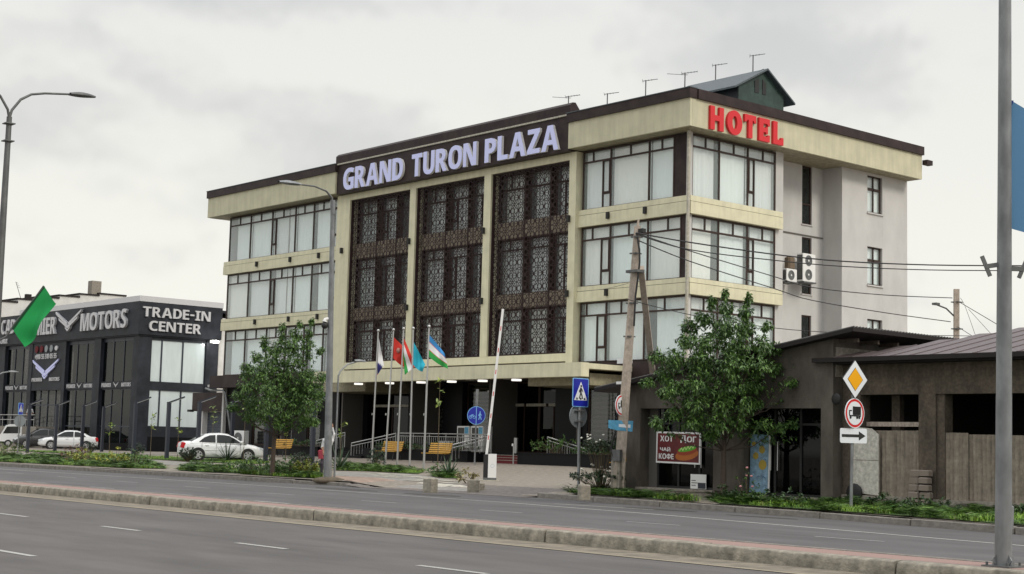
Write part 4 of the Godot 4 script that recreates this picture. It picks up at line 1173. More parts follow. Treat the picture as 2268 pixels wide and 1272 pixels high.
# ---------------------------------------------------------------- the grey kiosk and the brown shed
func opening_wall(b: MB, x0: float, x1: float, y0: float, top: Callable, holes: Array, z: float, th: float) -> void:
	var x := x0
	for h in holes:
		strip(b, x, h[0], y0, top, z, th)
		b.box(V(h[0], y0, z), V(h[1], h[2], z - th))
		strip(b, h[0], h[1], h[3], top, z, th)
		x = h[1]
	strip(b, x, x1, y0, top, z, th)
func strip(b: MB, a: float, c: float, y0: float, top: Callable, z: float, th: float) -> void:
	b.prism(PackedVector2Array([Vector2(a, y0), Vector2(c, y0), Vector2(c, top.call(c)), Vector2(a, top.call(a))]), Transform3D(Basis(), V(0, 0, z)), th)
func build_kiosk() -> void:
	var bold := SystemFont.new(); bold.font_names = PackedStringArray(["Droid Sans"]); bold.font_weight = 700
	var k := thing("kiosk", "small dark grey plastered kiosk with a sloping roof and two glazed shop openings", "kiosk")
	var Z := -33.0
	var top := func(x: float) -> float: return lerpf(3.44, 4.62, (x + 32.6) / 7.7)
	var b := MB.new()
	opening_wall(b, -32.6, -24.9, .05, top, [[-32.02, -29.05, .42, 2.77], [-27.97, -25.3, .36, 2.76]], Z, .45)
	put("front_wall", b, M.kiosk_plaster, k)
	put("side_wall", bx(V(-24.9, .05, Z - .45), V(-25.2, 4.6, Z - 6)), M.kiosk_plaster, k)
	put("side_wall", bx(V(-32.6, .05, Z - .45), V(-32.3, 3.4, Z - 6)), M.kiosk_plaster, k)
	put("rear_wall", bx(V(-32.3, .05, Z - 5.7), V(-25.2, 3.4, Z - 6)), M.kiosk_plaster, k)
	put("pier", bx(V(-29.05, .42, Z - .003), V(-28.75, 2.77, Z + .06)), M.kiosk_plaster, k)
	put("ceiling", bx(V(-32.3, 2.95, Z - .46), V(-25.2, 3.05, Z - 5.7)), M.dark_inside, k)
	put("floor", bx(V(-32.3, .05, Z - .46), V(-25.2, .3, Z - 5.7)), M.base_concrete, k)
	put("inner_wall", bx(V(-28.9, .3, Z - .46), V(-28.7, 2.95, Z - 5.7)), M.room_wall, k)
	for q in [[-32.05, -29.0, .36, .42], [-28.0, -25.25, .3, .36]]:
		put("sill", bx(V(q[0], q[2], Z + .14), V(q[1], q[3] + .004, Z - .45)), M.base_concrete, k)
	put("plinth", bx(V(-29.0, .02, Z + .12), V(-25.2, .3, Z + .003)), M.brick, k)
	put("plinth", bx(V(-32.5, .02, Z + .1), V(-29.0, .35, Z + .003)), M.base_concrete, k)
	for q in [[-31.53, -29.05, .42, 2.77, 3], [-27.97, -25.3, .36, 2.76, 3]]:
		var f := MB.new()
		for i in q[4] + 1:
			var u: float = lerpf(q[0], q[1], float(i) / q[4])
			f.box(V(u - .035, q[2], Z - .36), V(u + .035, q[3], Z - .28))
		f.box(V(q[0], q[2], Z - .355), V(q[1], q[2] + .07, Z - .285)); f.box(V(q[0], 2.3, Z - .355), V(q[1], 2.36, Z - .285))
		var w := put("shop_window", f, M.black, k)
		for i in q[4]:
			put("pane", bx(V(lerpf(q[0], q[1], float(i) / q[4]) + .03, q[2] + .06, Z - .325), V(lerpf(q[0], q[1], float(i + 1) / q[4]) - .03, q[3], Z - .315)), M.dark_glass, w)
		for i in 2:
			var m := MB.new(); var hx: float = lerpf(q[0], q[1], 1.0 / 3 if q[0] > -28 else .66) + .12 - i * .24
			m.tube([V(hx, 1.05, Z - .24), V(hx, 1.85, Z - .24)], [.018], 6)
			put("door_handle", m, M.steel, w)
	put("corner_pane", bx(V(-32.02, .42, Z - .44), V(-31.53, 2.77, Z - .4)), M.room_wall, k)
	# sloping roof with overhangs and rafter ends
	var r := MB.new()
	var sl := 1.18 / 7.7
	r.prism(PackedVector2Array([Vector2(-33.7, 3.44 - 1.1 * sl), Vector2(-24.0, 4.62 + .9 * sl), Vector2(-24.0, 4.72 + .9 * sl), Vector2(-33.7, 3.54 - 1.1 * sl)]), Transform3D(Basis(), V(0, 0, Z + .35)), 6.9)
	put("roof", r, M.dark_eave, k)
	for i in 48:
		if i % 1 == 0:
			var cr := MB.new(); cr.tube([V(-33.7, 3.54 - 1.1 * sl + .02, Z + .3 - i * .14), V(-24.0, 4.72 + .9 * sl + .02, Z + .3 - i * .14)], [.03], 5)
			put("roof_rib", cr, M.grey_sheet, k)
	for i in 6:
		put("rafter_end", bx(V(-24.3, 4.52, Z - .25 - i * .9), V(-24.95, 4.62, Z - .33 - i * .9)), M.shed_plaster, k)
	put("upper_side_wall", bx(V(-24.88, 3.6, Z - .1), V(-25.0, 4.4, Z - 5.5)), M.base_concrete, k)
	var ck := MB.new(); ck.ball(V(-24.72, 3.0, Z + .1), V(.16, .16, .05), 10, 6)
	put("alarm_bell", ck, M.black, k)
	# inside: pale goods on a counter
	put("counter", bx(V(-27.3, .3, Z - 1.4), V(-25.4, 1.15, Z - 1.9)), M.grey_sheet, k)
	var shp := MB.new()
	for i in 3: shp.prism(PackedVector2Array([Vector2(-26.75 + i * .42, 1.15), Vector2(-26.48 + i * .42, 1.15), Vector2(-26.48 + i * .42, 1.32), Vector2(-26.61 + i * .42, 1.42), Vector2(-26.75 + i * .42, 1.32)]), Transform3D(Basis(), V(0, 0, Z - 1.45)), .2)
	put("paper_bag_stack", shp, M.white_paint, k)
	# signs hung in the openings
	var p := thing("food_poster", "dark red poster in a white frame with Cyrillic words and a hot dog picture", "poster", V(-30.68, 1.15, Z - .22))
	p.rotation.z = -.012
	put("border", bx(V(-.88, 0, 0), V(.88, .93, -.025)), M.white_paint, p)
	put("print", bx(V(-.83, .05, .001), V(.83, .88, -.01)), mt("poster_red", Color(.16, .012, .015), .5, "blotch", Vector3(.6, .6, .6)), p)
	var P := Transform3D(Basis(), V(0, 0, .004))
	word(p, "ХОТ", bold, P, -.72, -.2, .64, .17, .004, M.white_paint)
	word(p, "ДОГ", bold, P, .1, .72, .64, .17, .004, M.white_paint)
	word(p, "ЧАЙ", bold, P, -.72, -.3, .36, .1, .004, M.white_paint)
	word(p, "КОФЕ", bold, P, -.76, -.16, .12, .16, .004, M.white_paint)
	var bun := MB.new()
	for q in [[.36, .27, .46, .16, Color(.42, .13, .03)], [.37, .38, .4, .12, Color(.3, .05, .02)]]:
		bun.col = q[4]; bun.disc(Transform3D(Basis(Vector3.BACK, .16), V(q[0], q[1], .006 + (.002 if q[1] > .3 else 0.0))), q[2], q[3], .004, 22)
	bun.col = Color(.1, .38, .03)
	bun.disc(Transform3D(Basis(Vector3.BACK, .16), V(.37, .44, .011)), .36, .075, .003, 22)
	bun.col = Color(.6, .75, .3)
	for i in 9:
		bun.bar(V(.08 + i * .066, (.37 if i % 2 == 0 else .46) + .013 * i, .014), V(.08 + (i + 1) * .066, (.46 if i % 2 == 0 else .37) + .013 * i, .014), .022, .004, V(0, 0, 1))
	put("hot_dog_picture", bun, M.painted, p)
	var nt := thing("paper_notice", "white paper notice with a dark corner stuck low on the kiosk glass", "notice", V(-29.87, .42, Z - .24))
	put("sheet", bx(V(-.31, .02, 0), V(.3, .44, -.01)), M.white_paint, nt)
	put("print", bx(V(-.02, .03, .003), V(.28, .2, -.005)), M.navy_post, nt)
	for i in 3: put("print", bx(V(-.27, .25 - i * .07, .003), V(-.1 + (i % 2) * .1, .27 - i * .07, -.005)), M.grey_sheet, nt)
	var bn := thing("drinks_banner", "narrow blue banner printed with yellow fruit beside the kiosk door", "banner", V(-27.6, .42, Z - .2))
	bn.rotation.z = -.02
	put("sheet", bx(V(-.32, 0, 0), V(.32, 1.62, -.03)), mt("banner_blue", Color(.3, .5, .68), .5, "blotch", Vector3(1.2, 1.2, 1.2)), bn)
	put("side", bx(V(.325, .05, -.01), V(.37, 1.6, -.04)), M.white_paint, bn)
	var fr := MB.new()
	var rr := RandomNumberGenerator.new(); rr.seed = 4
	for q in [[.1, 1.2, .11], [-.12, 1.02, .1], [.13, .78, .14], [-.2, 1.35, .07]]:
		fr.col = Color(.5, .36, .06); fr.disc(Transform3D(Basis(), V(q[0], q[1], .004)), q[2], q[2], .003, 18)
	fr.col = Color(.05, .13, .32)
	for i in 22:
		var a := V(rr.randf_range(-.27, .2), rr.randf_range(.08, 1.45), .007)
		fr.bar(a, a + V(rr.randf_range(.03, .1), rr.randf_range(-.06, .06), 0), .02, .002)
	put("fruit_print", fr, M.painted, bn)
	solo("drinks_fridge", bx(V(-27.2, .3, Z - .6), V(-26.75, 1.9, Z - 1.1)), mt("fridge_blue", Color(.08, .12, .2), .4), "tall dark blue drinks fridge standing inside the kiosk door", "fridge")

	# ---- shed
	var s := thing("open_shed", "long brown plastered shed with a mauve sheet roof and dark gaps above its fence", "shed")
	var S := -33.4
	put("beam", bx(V(-24.88, 3.13, S), V(-8, 4.0, S - .4)), M.shed_plaster, s)
	for q in [[-24.88, -24.3], [-22.5, -22.0], [-17.8, -17.2], [-12.5, -11.9]]:
		put("column", bx(V(q[0], .1, S + .02), V(q[1], 3.13, S - .42)), M.shed_plaster, s)
	put("column_shadow_face", bx(V(-22.0, .45, S - .05), V(-21.78, 3.13, S - .41)), M.shed_plaster, s)
	put("base_wall", bx(V(-24.86, .05, S + .08), V(-22.65, .49, S - .3)), M.base_concrete, s)
	put("base_wall", bx(V(-22.05, .05, S + .08), V(-8, .47, S - .3)), M.base_concrete, s)
	put("lintel", bx(V(-24.3, 2.3, S - .25), V(-22.5, 2.42, S - .35)), M.pole_concrete, s)
	put("inner_post", bx(V(-23.75, .4, S - .6), V(-23.5, 3.13, S - .8)), M.shed_plaster, s)
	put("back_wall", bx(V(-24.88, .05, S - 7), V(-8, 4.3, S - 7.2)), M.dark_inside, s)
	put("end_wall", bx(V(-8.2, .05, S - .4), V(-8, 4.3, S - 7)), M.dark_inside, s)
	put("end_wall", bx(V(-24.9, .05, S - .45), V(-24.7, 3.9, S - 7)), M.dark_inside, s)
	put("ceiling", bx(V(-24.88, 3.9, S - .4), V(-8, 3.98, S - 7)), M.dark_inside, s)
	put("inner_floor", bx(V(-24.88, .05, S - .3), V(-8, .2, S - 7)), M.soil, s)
	put("gutter", bx(V(-25.5, 3.98, S + .55), V(-8, 4.1, S + .4)), M.dark_eave, s)
	put("eave_board", bx(V(-25.4, 3.93, S + .39), V(-8, 3.98, S)), M.dark_eave, s)
	var roof := put("roof", bx(V(-25.45, 4.0, S + .2), V(-8, 4.06, S - .2)), M.dark_eave, s)
	for i in 29:
		var m := MB.new()
		var x0 := -25.4 + i * .6
		var rise := V(0, 1.15, -5.5)
		var lo := V(x0, 4.09, S + .5)
		var cut := clampf((x0 + 25.4) / 3.2, .12, 1.0)
		var pe := lo + rise * cut
		m.quad(lo, lo + V(.555, 0, 0), pe + V(.555, 0, 0), pe)
		m.box(lo + V(.555, -.02, 0), lo + V(.6, .0, -.01))
		m.bar(lo + V(.578, .01, 0), pe + V(.578, .01, 0), .04, .026)
		put("roof_sheet", m, M.mauve_roof, roof)
	# fence of old corrugated sheets between the columns
	var fe := thing("sheet_fence", "patchwork fence of weathered corrugated sheets between the shed columns", "fence")
	var i := 0
	var fx := -24.25
	while fx < -9:
		var wd := rng.randf_range(.78, .95)
		if fx < -22.5 and fx + wd > -22.52: wd = -22.52 - fx
		if fx >= -22.53 and fx < -22.0: fx = -21.95
		if wd > .1:
			var m := MB.new()
			var rows := []
			var tp := (2.2 if fx < -22.5 else 2.13) + rng.randf_range(-.04, .03)
			for j in 2:
				var l := []
				for q in int(wd / .0325) + 1:
					l.append(V(q * .0325, lerpf(tp, .46, j), sin(q * .0325 * TAU / .13) * .032))
				rows.append(l)
			m.grid(rows)
			put("corrugated_sheet", m, M.corrugated, fe, Transform3D(Basis(Vector3.BACK, rng.randf_range(-.006, .006)), V(fx, 0, S - .12 - (i % 2) * .05)))
		fx += maxf(wd - .05, .1)
		i += 1
	var wb := MB.new()
	wb.prism(PackedVector2Array([Vector2(-24.6, .55), Vector2(-23.72, .5), Vector2(-23.72, 2.08), Vector2(-23.95, 2.24), Vector2(-24.6, 2.28)]), Transform3D(Basis(), V(0, 0, S + .03)), .04)
	var wbm := thing("white_board", "chipped white board leaning in the first bay of the shed fence", "board")
	put("panel", wb, M.white_board, wbm)
	put("joint", bx(V(-24.6, 1.4, S + .033), V(-23.72, 1.412, S + .02)), M.shed_plaster, wbm)
	var sk := thing("dark_sack", "dark sack slumped at the foot of the white board", "sack", V(-24.35, .47, S + .12))
	var sm := MB.new(); sm.ball(V(-.08, .08, -.02), V(.26, .24, .06), 12, 8); put("bag", sm, M.black, sk)
	var bs := thing("brick_stack", "rough stack of brown bricks against the shed column", "bricks", V(-22.33, .1, S + .2))
	for j in 6:
		for c in 2:
			var m := MB.new(); m.bevel(Transform3D(), V(.29, .15, .22), .025)
			put("brick", m, M.brick, bs, Transform3D(Basis(Vector3.UP, rng.randf_range(-.12, .12)) * Basis(Vector3.BACK, rng.randf_range(-.03, .03)), V(-.15 + c * .3 + rng.randf_range(-.03, .03), .1 + j * .185, rng.randf_range(-.03, .03))))

# ---------------------------------------------------------------- street furniture
func hooped(a: float, c: float, t: Transform3D, d: float) -> MB:
	var b := MB.new(); b.hoop(circle(a), circle(c), t, d); return b
func bevelled(c: Vector3, s: Vector3, r: float) -> MB:
	var b := MB.new(); b.bevel(Transform3D(Basis(), c), s, r); return b
func tubes(pts: Array, radii: Array, seg := 8) -> MB:
	var b := MB.new(); b.tube(pts, radii, seg); return b
func rounded(w: float, h: float, r: float) -> PackedVector2Array:
	var p := PackedVector2Array()
	for c in [[w / 2 - r, h / 2 - r, 0.0], [-w / 2 + r, h / 2 - r, PI / 2], [-w / 2 + r, -h / 2 + r, PI], [w / 2 - r, -h / 2 + r, PI * 1.5]]:
		for i in 5:
			var a: float = c[2] + PI / 2 * i / 4
			p.append(Vector2(c[0] + cos(a) * r, c[1] + sin(a) * r))
	return p
func circle(r: float, seg := 28) -> PackedVector2Array:
	var p := PackedVector2Array()
	for i in seg: p.append(Vector2(cos(TAU * i / seg) * r, sin(TAU * i / seg) * r))
	return p
func plate(parent: Node, called: String, poly: PackedVector2Array, m: Material, at: Transform3D, z: float, th := .004) -> MeshInstance3D:
	var b := MB.new(); b.prism(poly, Transform3D(Basis(), V(0, 0, z)), th)
	return put(called, b, m, parent, at)
func scaled(p: PackedVector2Array, s: float) -> PackedVector2Array:
	var o := PackedVector2Array()
	for q in p: o.append(q * s)
	return o
func strokes(list: Array, w: float, z: float) -> MB:
	var b := MB.new()
	var k := 0
	for s in list:
		b.bar(V(s[0], s[1], z + .0003 * k), V(s[2], s[3], z + .0003 * k), .002, s[4] if s.size() > 4 else w, V(0, 0, 1))
		k += 1
	return b
func bar2(b: MB, x0: float, y0: float, x1: float, y1: float, w: float, z: float) -> void:
	var d := Vector2(x1 - x0, y1 - y0).normalized()
	var n := Vector2(-d.y, d.x) * w / 2
	b.prism(PackedVector2Array([Vector2(x0, y0) - n, Vector2(x1, y1) - n, Vector2(x1, y1) + n, Vector2(x0, y0) + n]), Transform3D(Basis(), V(0, 0, z)), .002)
func walker(b: MB, s: float, x: float, y: float, z: float) -> void:   # walking figure, feet at (x, y), about s tall
	b.disc(Transform3D(Basis(), V(x + .02 * s, y + .91 * s, z)), .085 * s, .085 * s, .002, 14)
	for l in [[.0, .8, -.02, .45, .17], [.0, .47, -.14, .0, .1], [.0, .47, .1, .24, .1], [.1, .26, .17, .0, .1], [.03, .76, -.17, .55, .075], [.02, .76, .14, .6, .075], [.14, .6, .2, .48, .065], [-.17, .57, -.13, .45, .065]]:
		z += .0004
		bar2(b, x + l[0] * s, y + l[1] * s, x + l[2] * s, y + l[3] * s, l[4] * s, z)
func crossing_sign(parent: Node, at: Transform3D, sz: float) -> void:
	var s := sz / .6
	var pl := plate(parent, "crossing_plate", rounded(.56 * s, .74 * s, .04 * s), M.sign_cyan, at, 0, .02)
	plate(pl, "blue_field", rounded(.52 * s, .7 * s, .03 * s), M.sign_blue, Transform3D(), .004, .003)
	plate(pl, "triangle", PackedVector2Array([Vector2(-.235 * s, -.2 * s), Vector2(.235 * s, -.2 * s), Vector2(0, .28 * s)]), M.sign_white, Transform3D(), .008, .003)
	var b := MB.new(); walker(b, .36 * s, .0, -.16 * s, .012)
	for k in [-.15, 0, .15]: bar2(b, k * s - k * .06, -.185 * s, k * s - k * .2, -.135 * s, .05 * s, .0112)
	put("walking_figure", b, M.sign_black, pl)
func truck_sign(parent: Node, at: Transform3D, r: float) -> void:
	var pl := plate(parent, "no_trucks_plate", circle(r), M.sign_red, at, 0, .02)
	var rim := MB.new(); rim.hoop(circle(r + .004), circle(r - .012), Transform3D(Basis(), V(0, 0, .003)), .02)
	put("rim", rim, M.sign_white, pl)
	plate(pl, "white_field", circle(r * .8), M.sign_white, Transform3D(), .004, .003)
	var b := MB.new()
	bar2(b, -.08 * r / .35, .06 * r / .35, .22 * r / .35, .06 * r / .35, .2 * r / .35, .009)
	bar2(b, -.2 * r / .35, -.06 * r / .35, .22 * r / .35, -.06 * r / .35, .03 * r / .35, .0095)
	bar2(b, -.2 * r / .35, -.055 * r / .35, -.2 * r / .35, .07 * r / .35, .03 * r / .35, .01)
	bar2(b, -.2 * r / .35, .06 * r / .35, -.11 * r / .35, .06 * r / .35, .025 * r / .35, .0104)
	for x in [-.16, .08, .16]: b.disc(Transform3D(Basis(), V(x * r / .35, -.1 * r / .35, .0108)), .035 * r / .35, .035 * r / .35, .002, 12)
	put("truck_symbol", b, M.sign_black, pl)
func turned(n: Vector2, at: Vector3, off := .05) -> Transform3D:   # +z towards the horizontal direction n
	return Transform3D(Basis(Vector3.UP, atan2(n.x, n.y)), at + V(n.x, 0, n.y) * off)
func build_signs() -> void:
	var p := on(-33.97, -32.35)
	var s := thing("crossing_sign", "blue pedestrian crossing sign above the grey back of a round sign, by the rose bush", "traffic sign", p)
	put("post", tubes([V(0, -.1, 0), V(-.07, 3.45, 0)], [.045], 10), M.galv, s)
	crossing_sign(s, turned(Vector2(1, 0), V(-.06, 3.1, 0), .06), .72)
	var rb := plate(s, "round_plate", circle(.36), M.sign_back, turned(Vector2(-1, 0), V(-.05, 2.38, 0), .06), 0, .02)
	put("back_rim", hooped(.365, .33, Transform3D(Basis(Vector3.UP, PI), V(0, 0, -.035)), .012), M.sign_back, rb)
	for y in [2.22, 2.55]: put("bracket", bx(V(-.1, y - .02, -.16), V(.02, y + .02, .16)), M.steel, s)
	p = on(-22.65, -30.74)
	s = thing("priority_sign", "yellow diamond, no trucks disc and arrow plate on one post before the shed", "traffic sign", p)
	put("post", tubes([V(0, -.1, 0), V(.07, 3.5, 0)], [.04], 10), M.galv, s)
	var dm := PackedVector2Array([Vector2(.5, 0), Vector2(0, .5), Vector2(-.5, 0), Vector2(0, -.5)])
	var k := turned(Vector2(.98, .05), V(.06, 3.2, 0), .06)
	var pl := plate(s, "diamond_plate", scaled(dm, .95), M.sign_black, k, 0, .02)
	plate(pl, "white_field", scaled(dm, .92), M.sign_white, Transform3D(), .003, .003)
	plate(pl, "yellow_field", scaled(dm, .58), M.sign_black, Transform3D(), .007, .003)
	plate(pl, "yellow_field", scaled(dm, .55), M.sign_yellow, Transform3D(), .011, .003)
	truck_sign(s, turned(Vector2(.98, .05), V(.05, 2.37, 0), .06), .36)
	pl = plate(s, "arrow_plate", rounded(.72, .36, .04), M.sign_white, turned(Vector2(.9, .43), V(.04, 1.82, 0), .06), 0, .02)
	var b := MB.new(); bar2(b, -.32, 0, .16, 0, .07, .005)
	b.prism(PackedVector2Array([Vector2(.14, -.11), Vector2(.32, 0), Vector2(.14, .11)]), Transform3D(Basis(), V(0, 0, .0055)), .002)
	put("arrow", b, M.sign_black, pl)
	p = on(-55.19, -45.77)
	s = thing("cycle_path_sign", "round blue sign showing bicycle and walking figure, in front of the canopy", "traffic sign", p)
	put("post", tubes([V(0, -.1, 0), V(.05, 3.4, 0)], [.04], 10), M.galv, s)
	put("sleeve", tubes([V(.04, 2.7, 0), V(.06, 3.55, 0)], [.07], 10), M.galv, s)
	var pn := Vector2(.77, .64)
	pl = plate(s, "round_plate", circle(.43), M.sign_cyan, turned(pn, V(.03, 2.31, 0), .09), 0, .02)
	plate(pl, "blue_field", circle(.405), M.sign_blue, Transform3D(), .004, .003)
	b = MB.new(); bar2(b, 0, -.4, 0, .4, .03, .008)
	walker(b, .4, .17, -.2, .0085)
	b.hoop(circle(.075, 16), circle(.055, 16), Transform3D(Basis(), V(-.28, -.08, .0085)), .002); b.hoop(circle(.075, 16), circle(.055, 16), Transform3D(Basis(), V(-.1, -.08, .0085)), .002)
	bar2(b, -.28, -.08, -.2, .02, .025, .009); bar2(b, -.2, .02, -.1, -.08, .025, .0095); bar2(b, -.25, .01, -.13, .04, .025, .01)
	put("symbols", b, M.sign_cyan, pl)
	p = on(-93.81, -39.98)
	s = thing("far_crossing_sign", "small blue crossing sign over a round grey sign back, far left before the parked cars", "traffic sign", p)
	put("post", tubes([V(0, -.1, 0), V(-.04, 3.15, 0)], [.045], 8), M.galv, s)
	crossing_sign(s, turned(Vector2(.8, -.6), V(-.03, 2.78, 0), .06), .6)
	plate(s, "round_plate", circle(.37), M.sign_back, turned(Vector2(-.72, -.7), V(-.02, 2.0, 0), .06), 0, .02)
	# concrete pole with brace and what is fixed to it
	p = on(-32.25, -32.31)
	s = thing("utility_pole", "tall tapering concrete utility pole with a leaning brace at the kiosk corner", "utility pole", p)
	var pm := MB.new()
	var axis := V(.55, 8.02, -.1)
	for st in [[0.0, 1.0]]:
		var r0 := [.165, .13]; var r1 := [.1, .09]
		var u := V(.69, 0, -.72); var w := V(.72, 0, .69)
		var lo := []; var hi := []
		for c in [[-1, -1], [1, -1], [1, 1], [-1, 1]]:
			lo.append(V(0, -.2, 0) + u * r0[0] * c[0] + w * r0[1] * c[1]); hi.append(axis + u * r1[0] * c[0] + w * r1[1] * c[1])
		for i in 4:
			var j := (i + 1) % 4
			pm.quad(lo[j], lo[i], hi[i], hi[j])
		pm.quad(hi[0], hi[3], hi[2], hi[1])
	put("pole", pm, M.pole_concrete, s)
	put("pole_tip", tubes([axis - V(0, .05, 0), axis + V(.03, .22, 0)], [.05, .03], 6), M.pole_concrete, s)
	var br := MB.new()
	br.bar(V(-2.4, -.2, -4.7), V(.58, 6.78, -.24), .22, .18, V(.7, 0, -.7))
	put("brace", br, M.pole_concrete, s)
	for y in [[7.7, .1], [7.2, .1], [5.7, .12], [4.7, .0]]:
		var c: Vector3 = axis * (y[0] / 8.02)
		put("band", bx(c + V(-.13, -.02, -.13), c + V(.13, .02, .13)), M.galv_dark, s)
	put("clamp", bx(axis * .83 + V(-.2, -.04, -.16), axis * .83 + V(.28, .04, .16)), M.galv_dark, s)
	put("cable_loop", tubes([V(.62, 7.8, 0), V(.72, 7.3, -.02), V(.74, 6.9, -.02), V(.66, 6.4, -.03), V(.58, 5.9, -.03), V(.55, 5.0, -.02)], [.03], 6), M.cable, s)
	put("insulator", bx(axis + V(.06, -.2, -.1), axis + V(.26, -.08, .05)), M.black, s)
	put("white_bracket", bx(V(-.2, 3.9, -.15), V(.38, 4.05, -.08)), M.white_paint, s)
	put("white_bracket", bx(V(-.22, 3.28, -.15), V(.3, 3.36, -.08)), M.white_paint, s)
	truck_sign(s, turned(Vector2(.94, -.1), V(.06, 2.64, .1), .16), .31)
	var sp := plate(s, "street_plate", PackedVector2Array([Vector2(-.36, -.1), Vector2(-.1, -.16), Vector2(.36, -.19), Vector2(.38, .13), Vector2(-.36, .14)]), M.sky_plate, turned(pn, V(.05, 2.05, 0), .18), 0, .01)
	plate(sp, "plate_text", PackedVector2Array([Vector2(-.05, -.06), Vector2(.3, -.08), Vector2(.3, .02), Vector2(-.05, .03)]), M.sign_white, Transform3D(), .003, .002)
	put("strap", tubes([V(.05, 1.85, .18), V(-.12, 1.3, .2), V(-.02, 1.1, .18)], [.025], 6), M.black, s)
	put("meter_box", bx(V(-.08, .98, .08), V(.26, 1.32, .2)), M.galv_dark, s)
	put("lower_sleeve", bx(V(-.16, -.1, -.14), V(.2, .98, .13)), M.base_concrete, s)

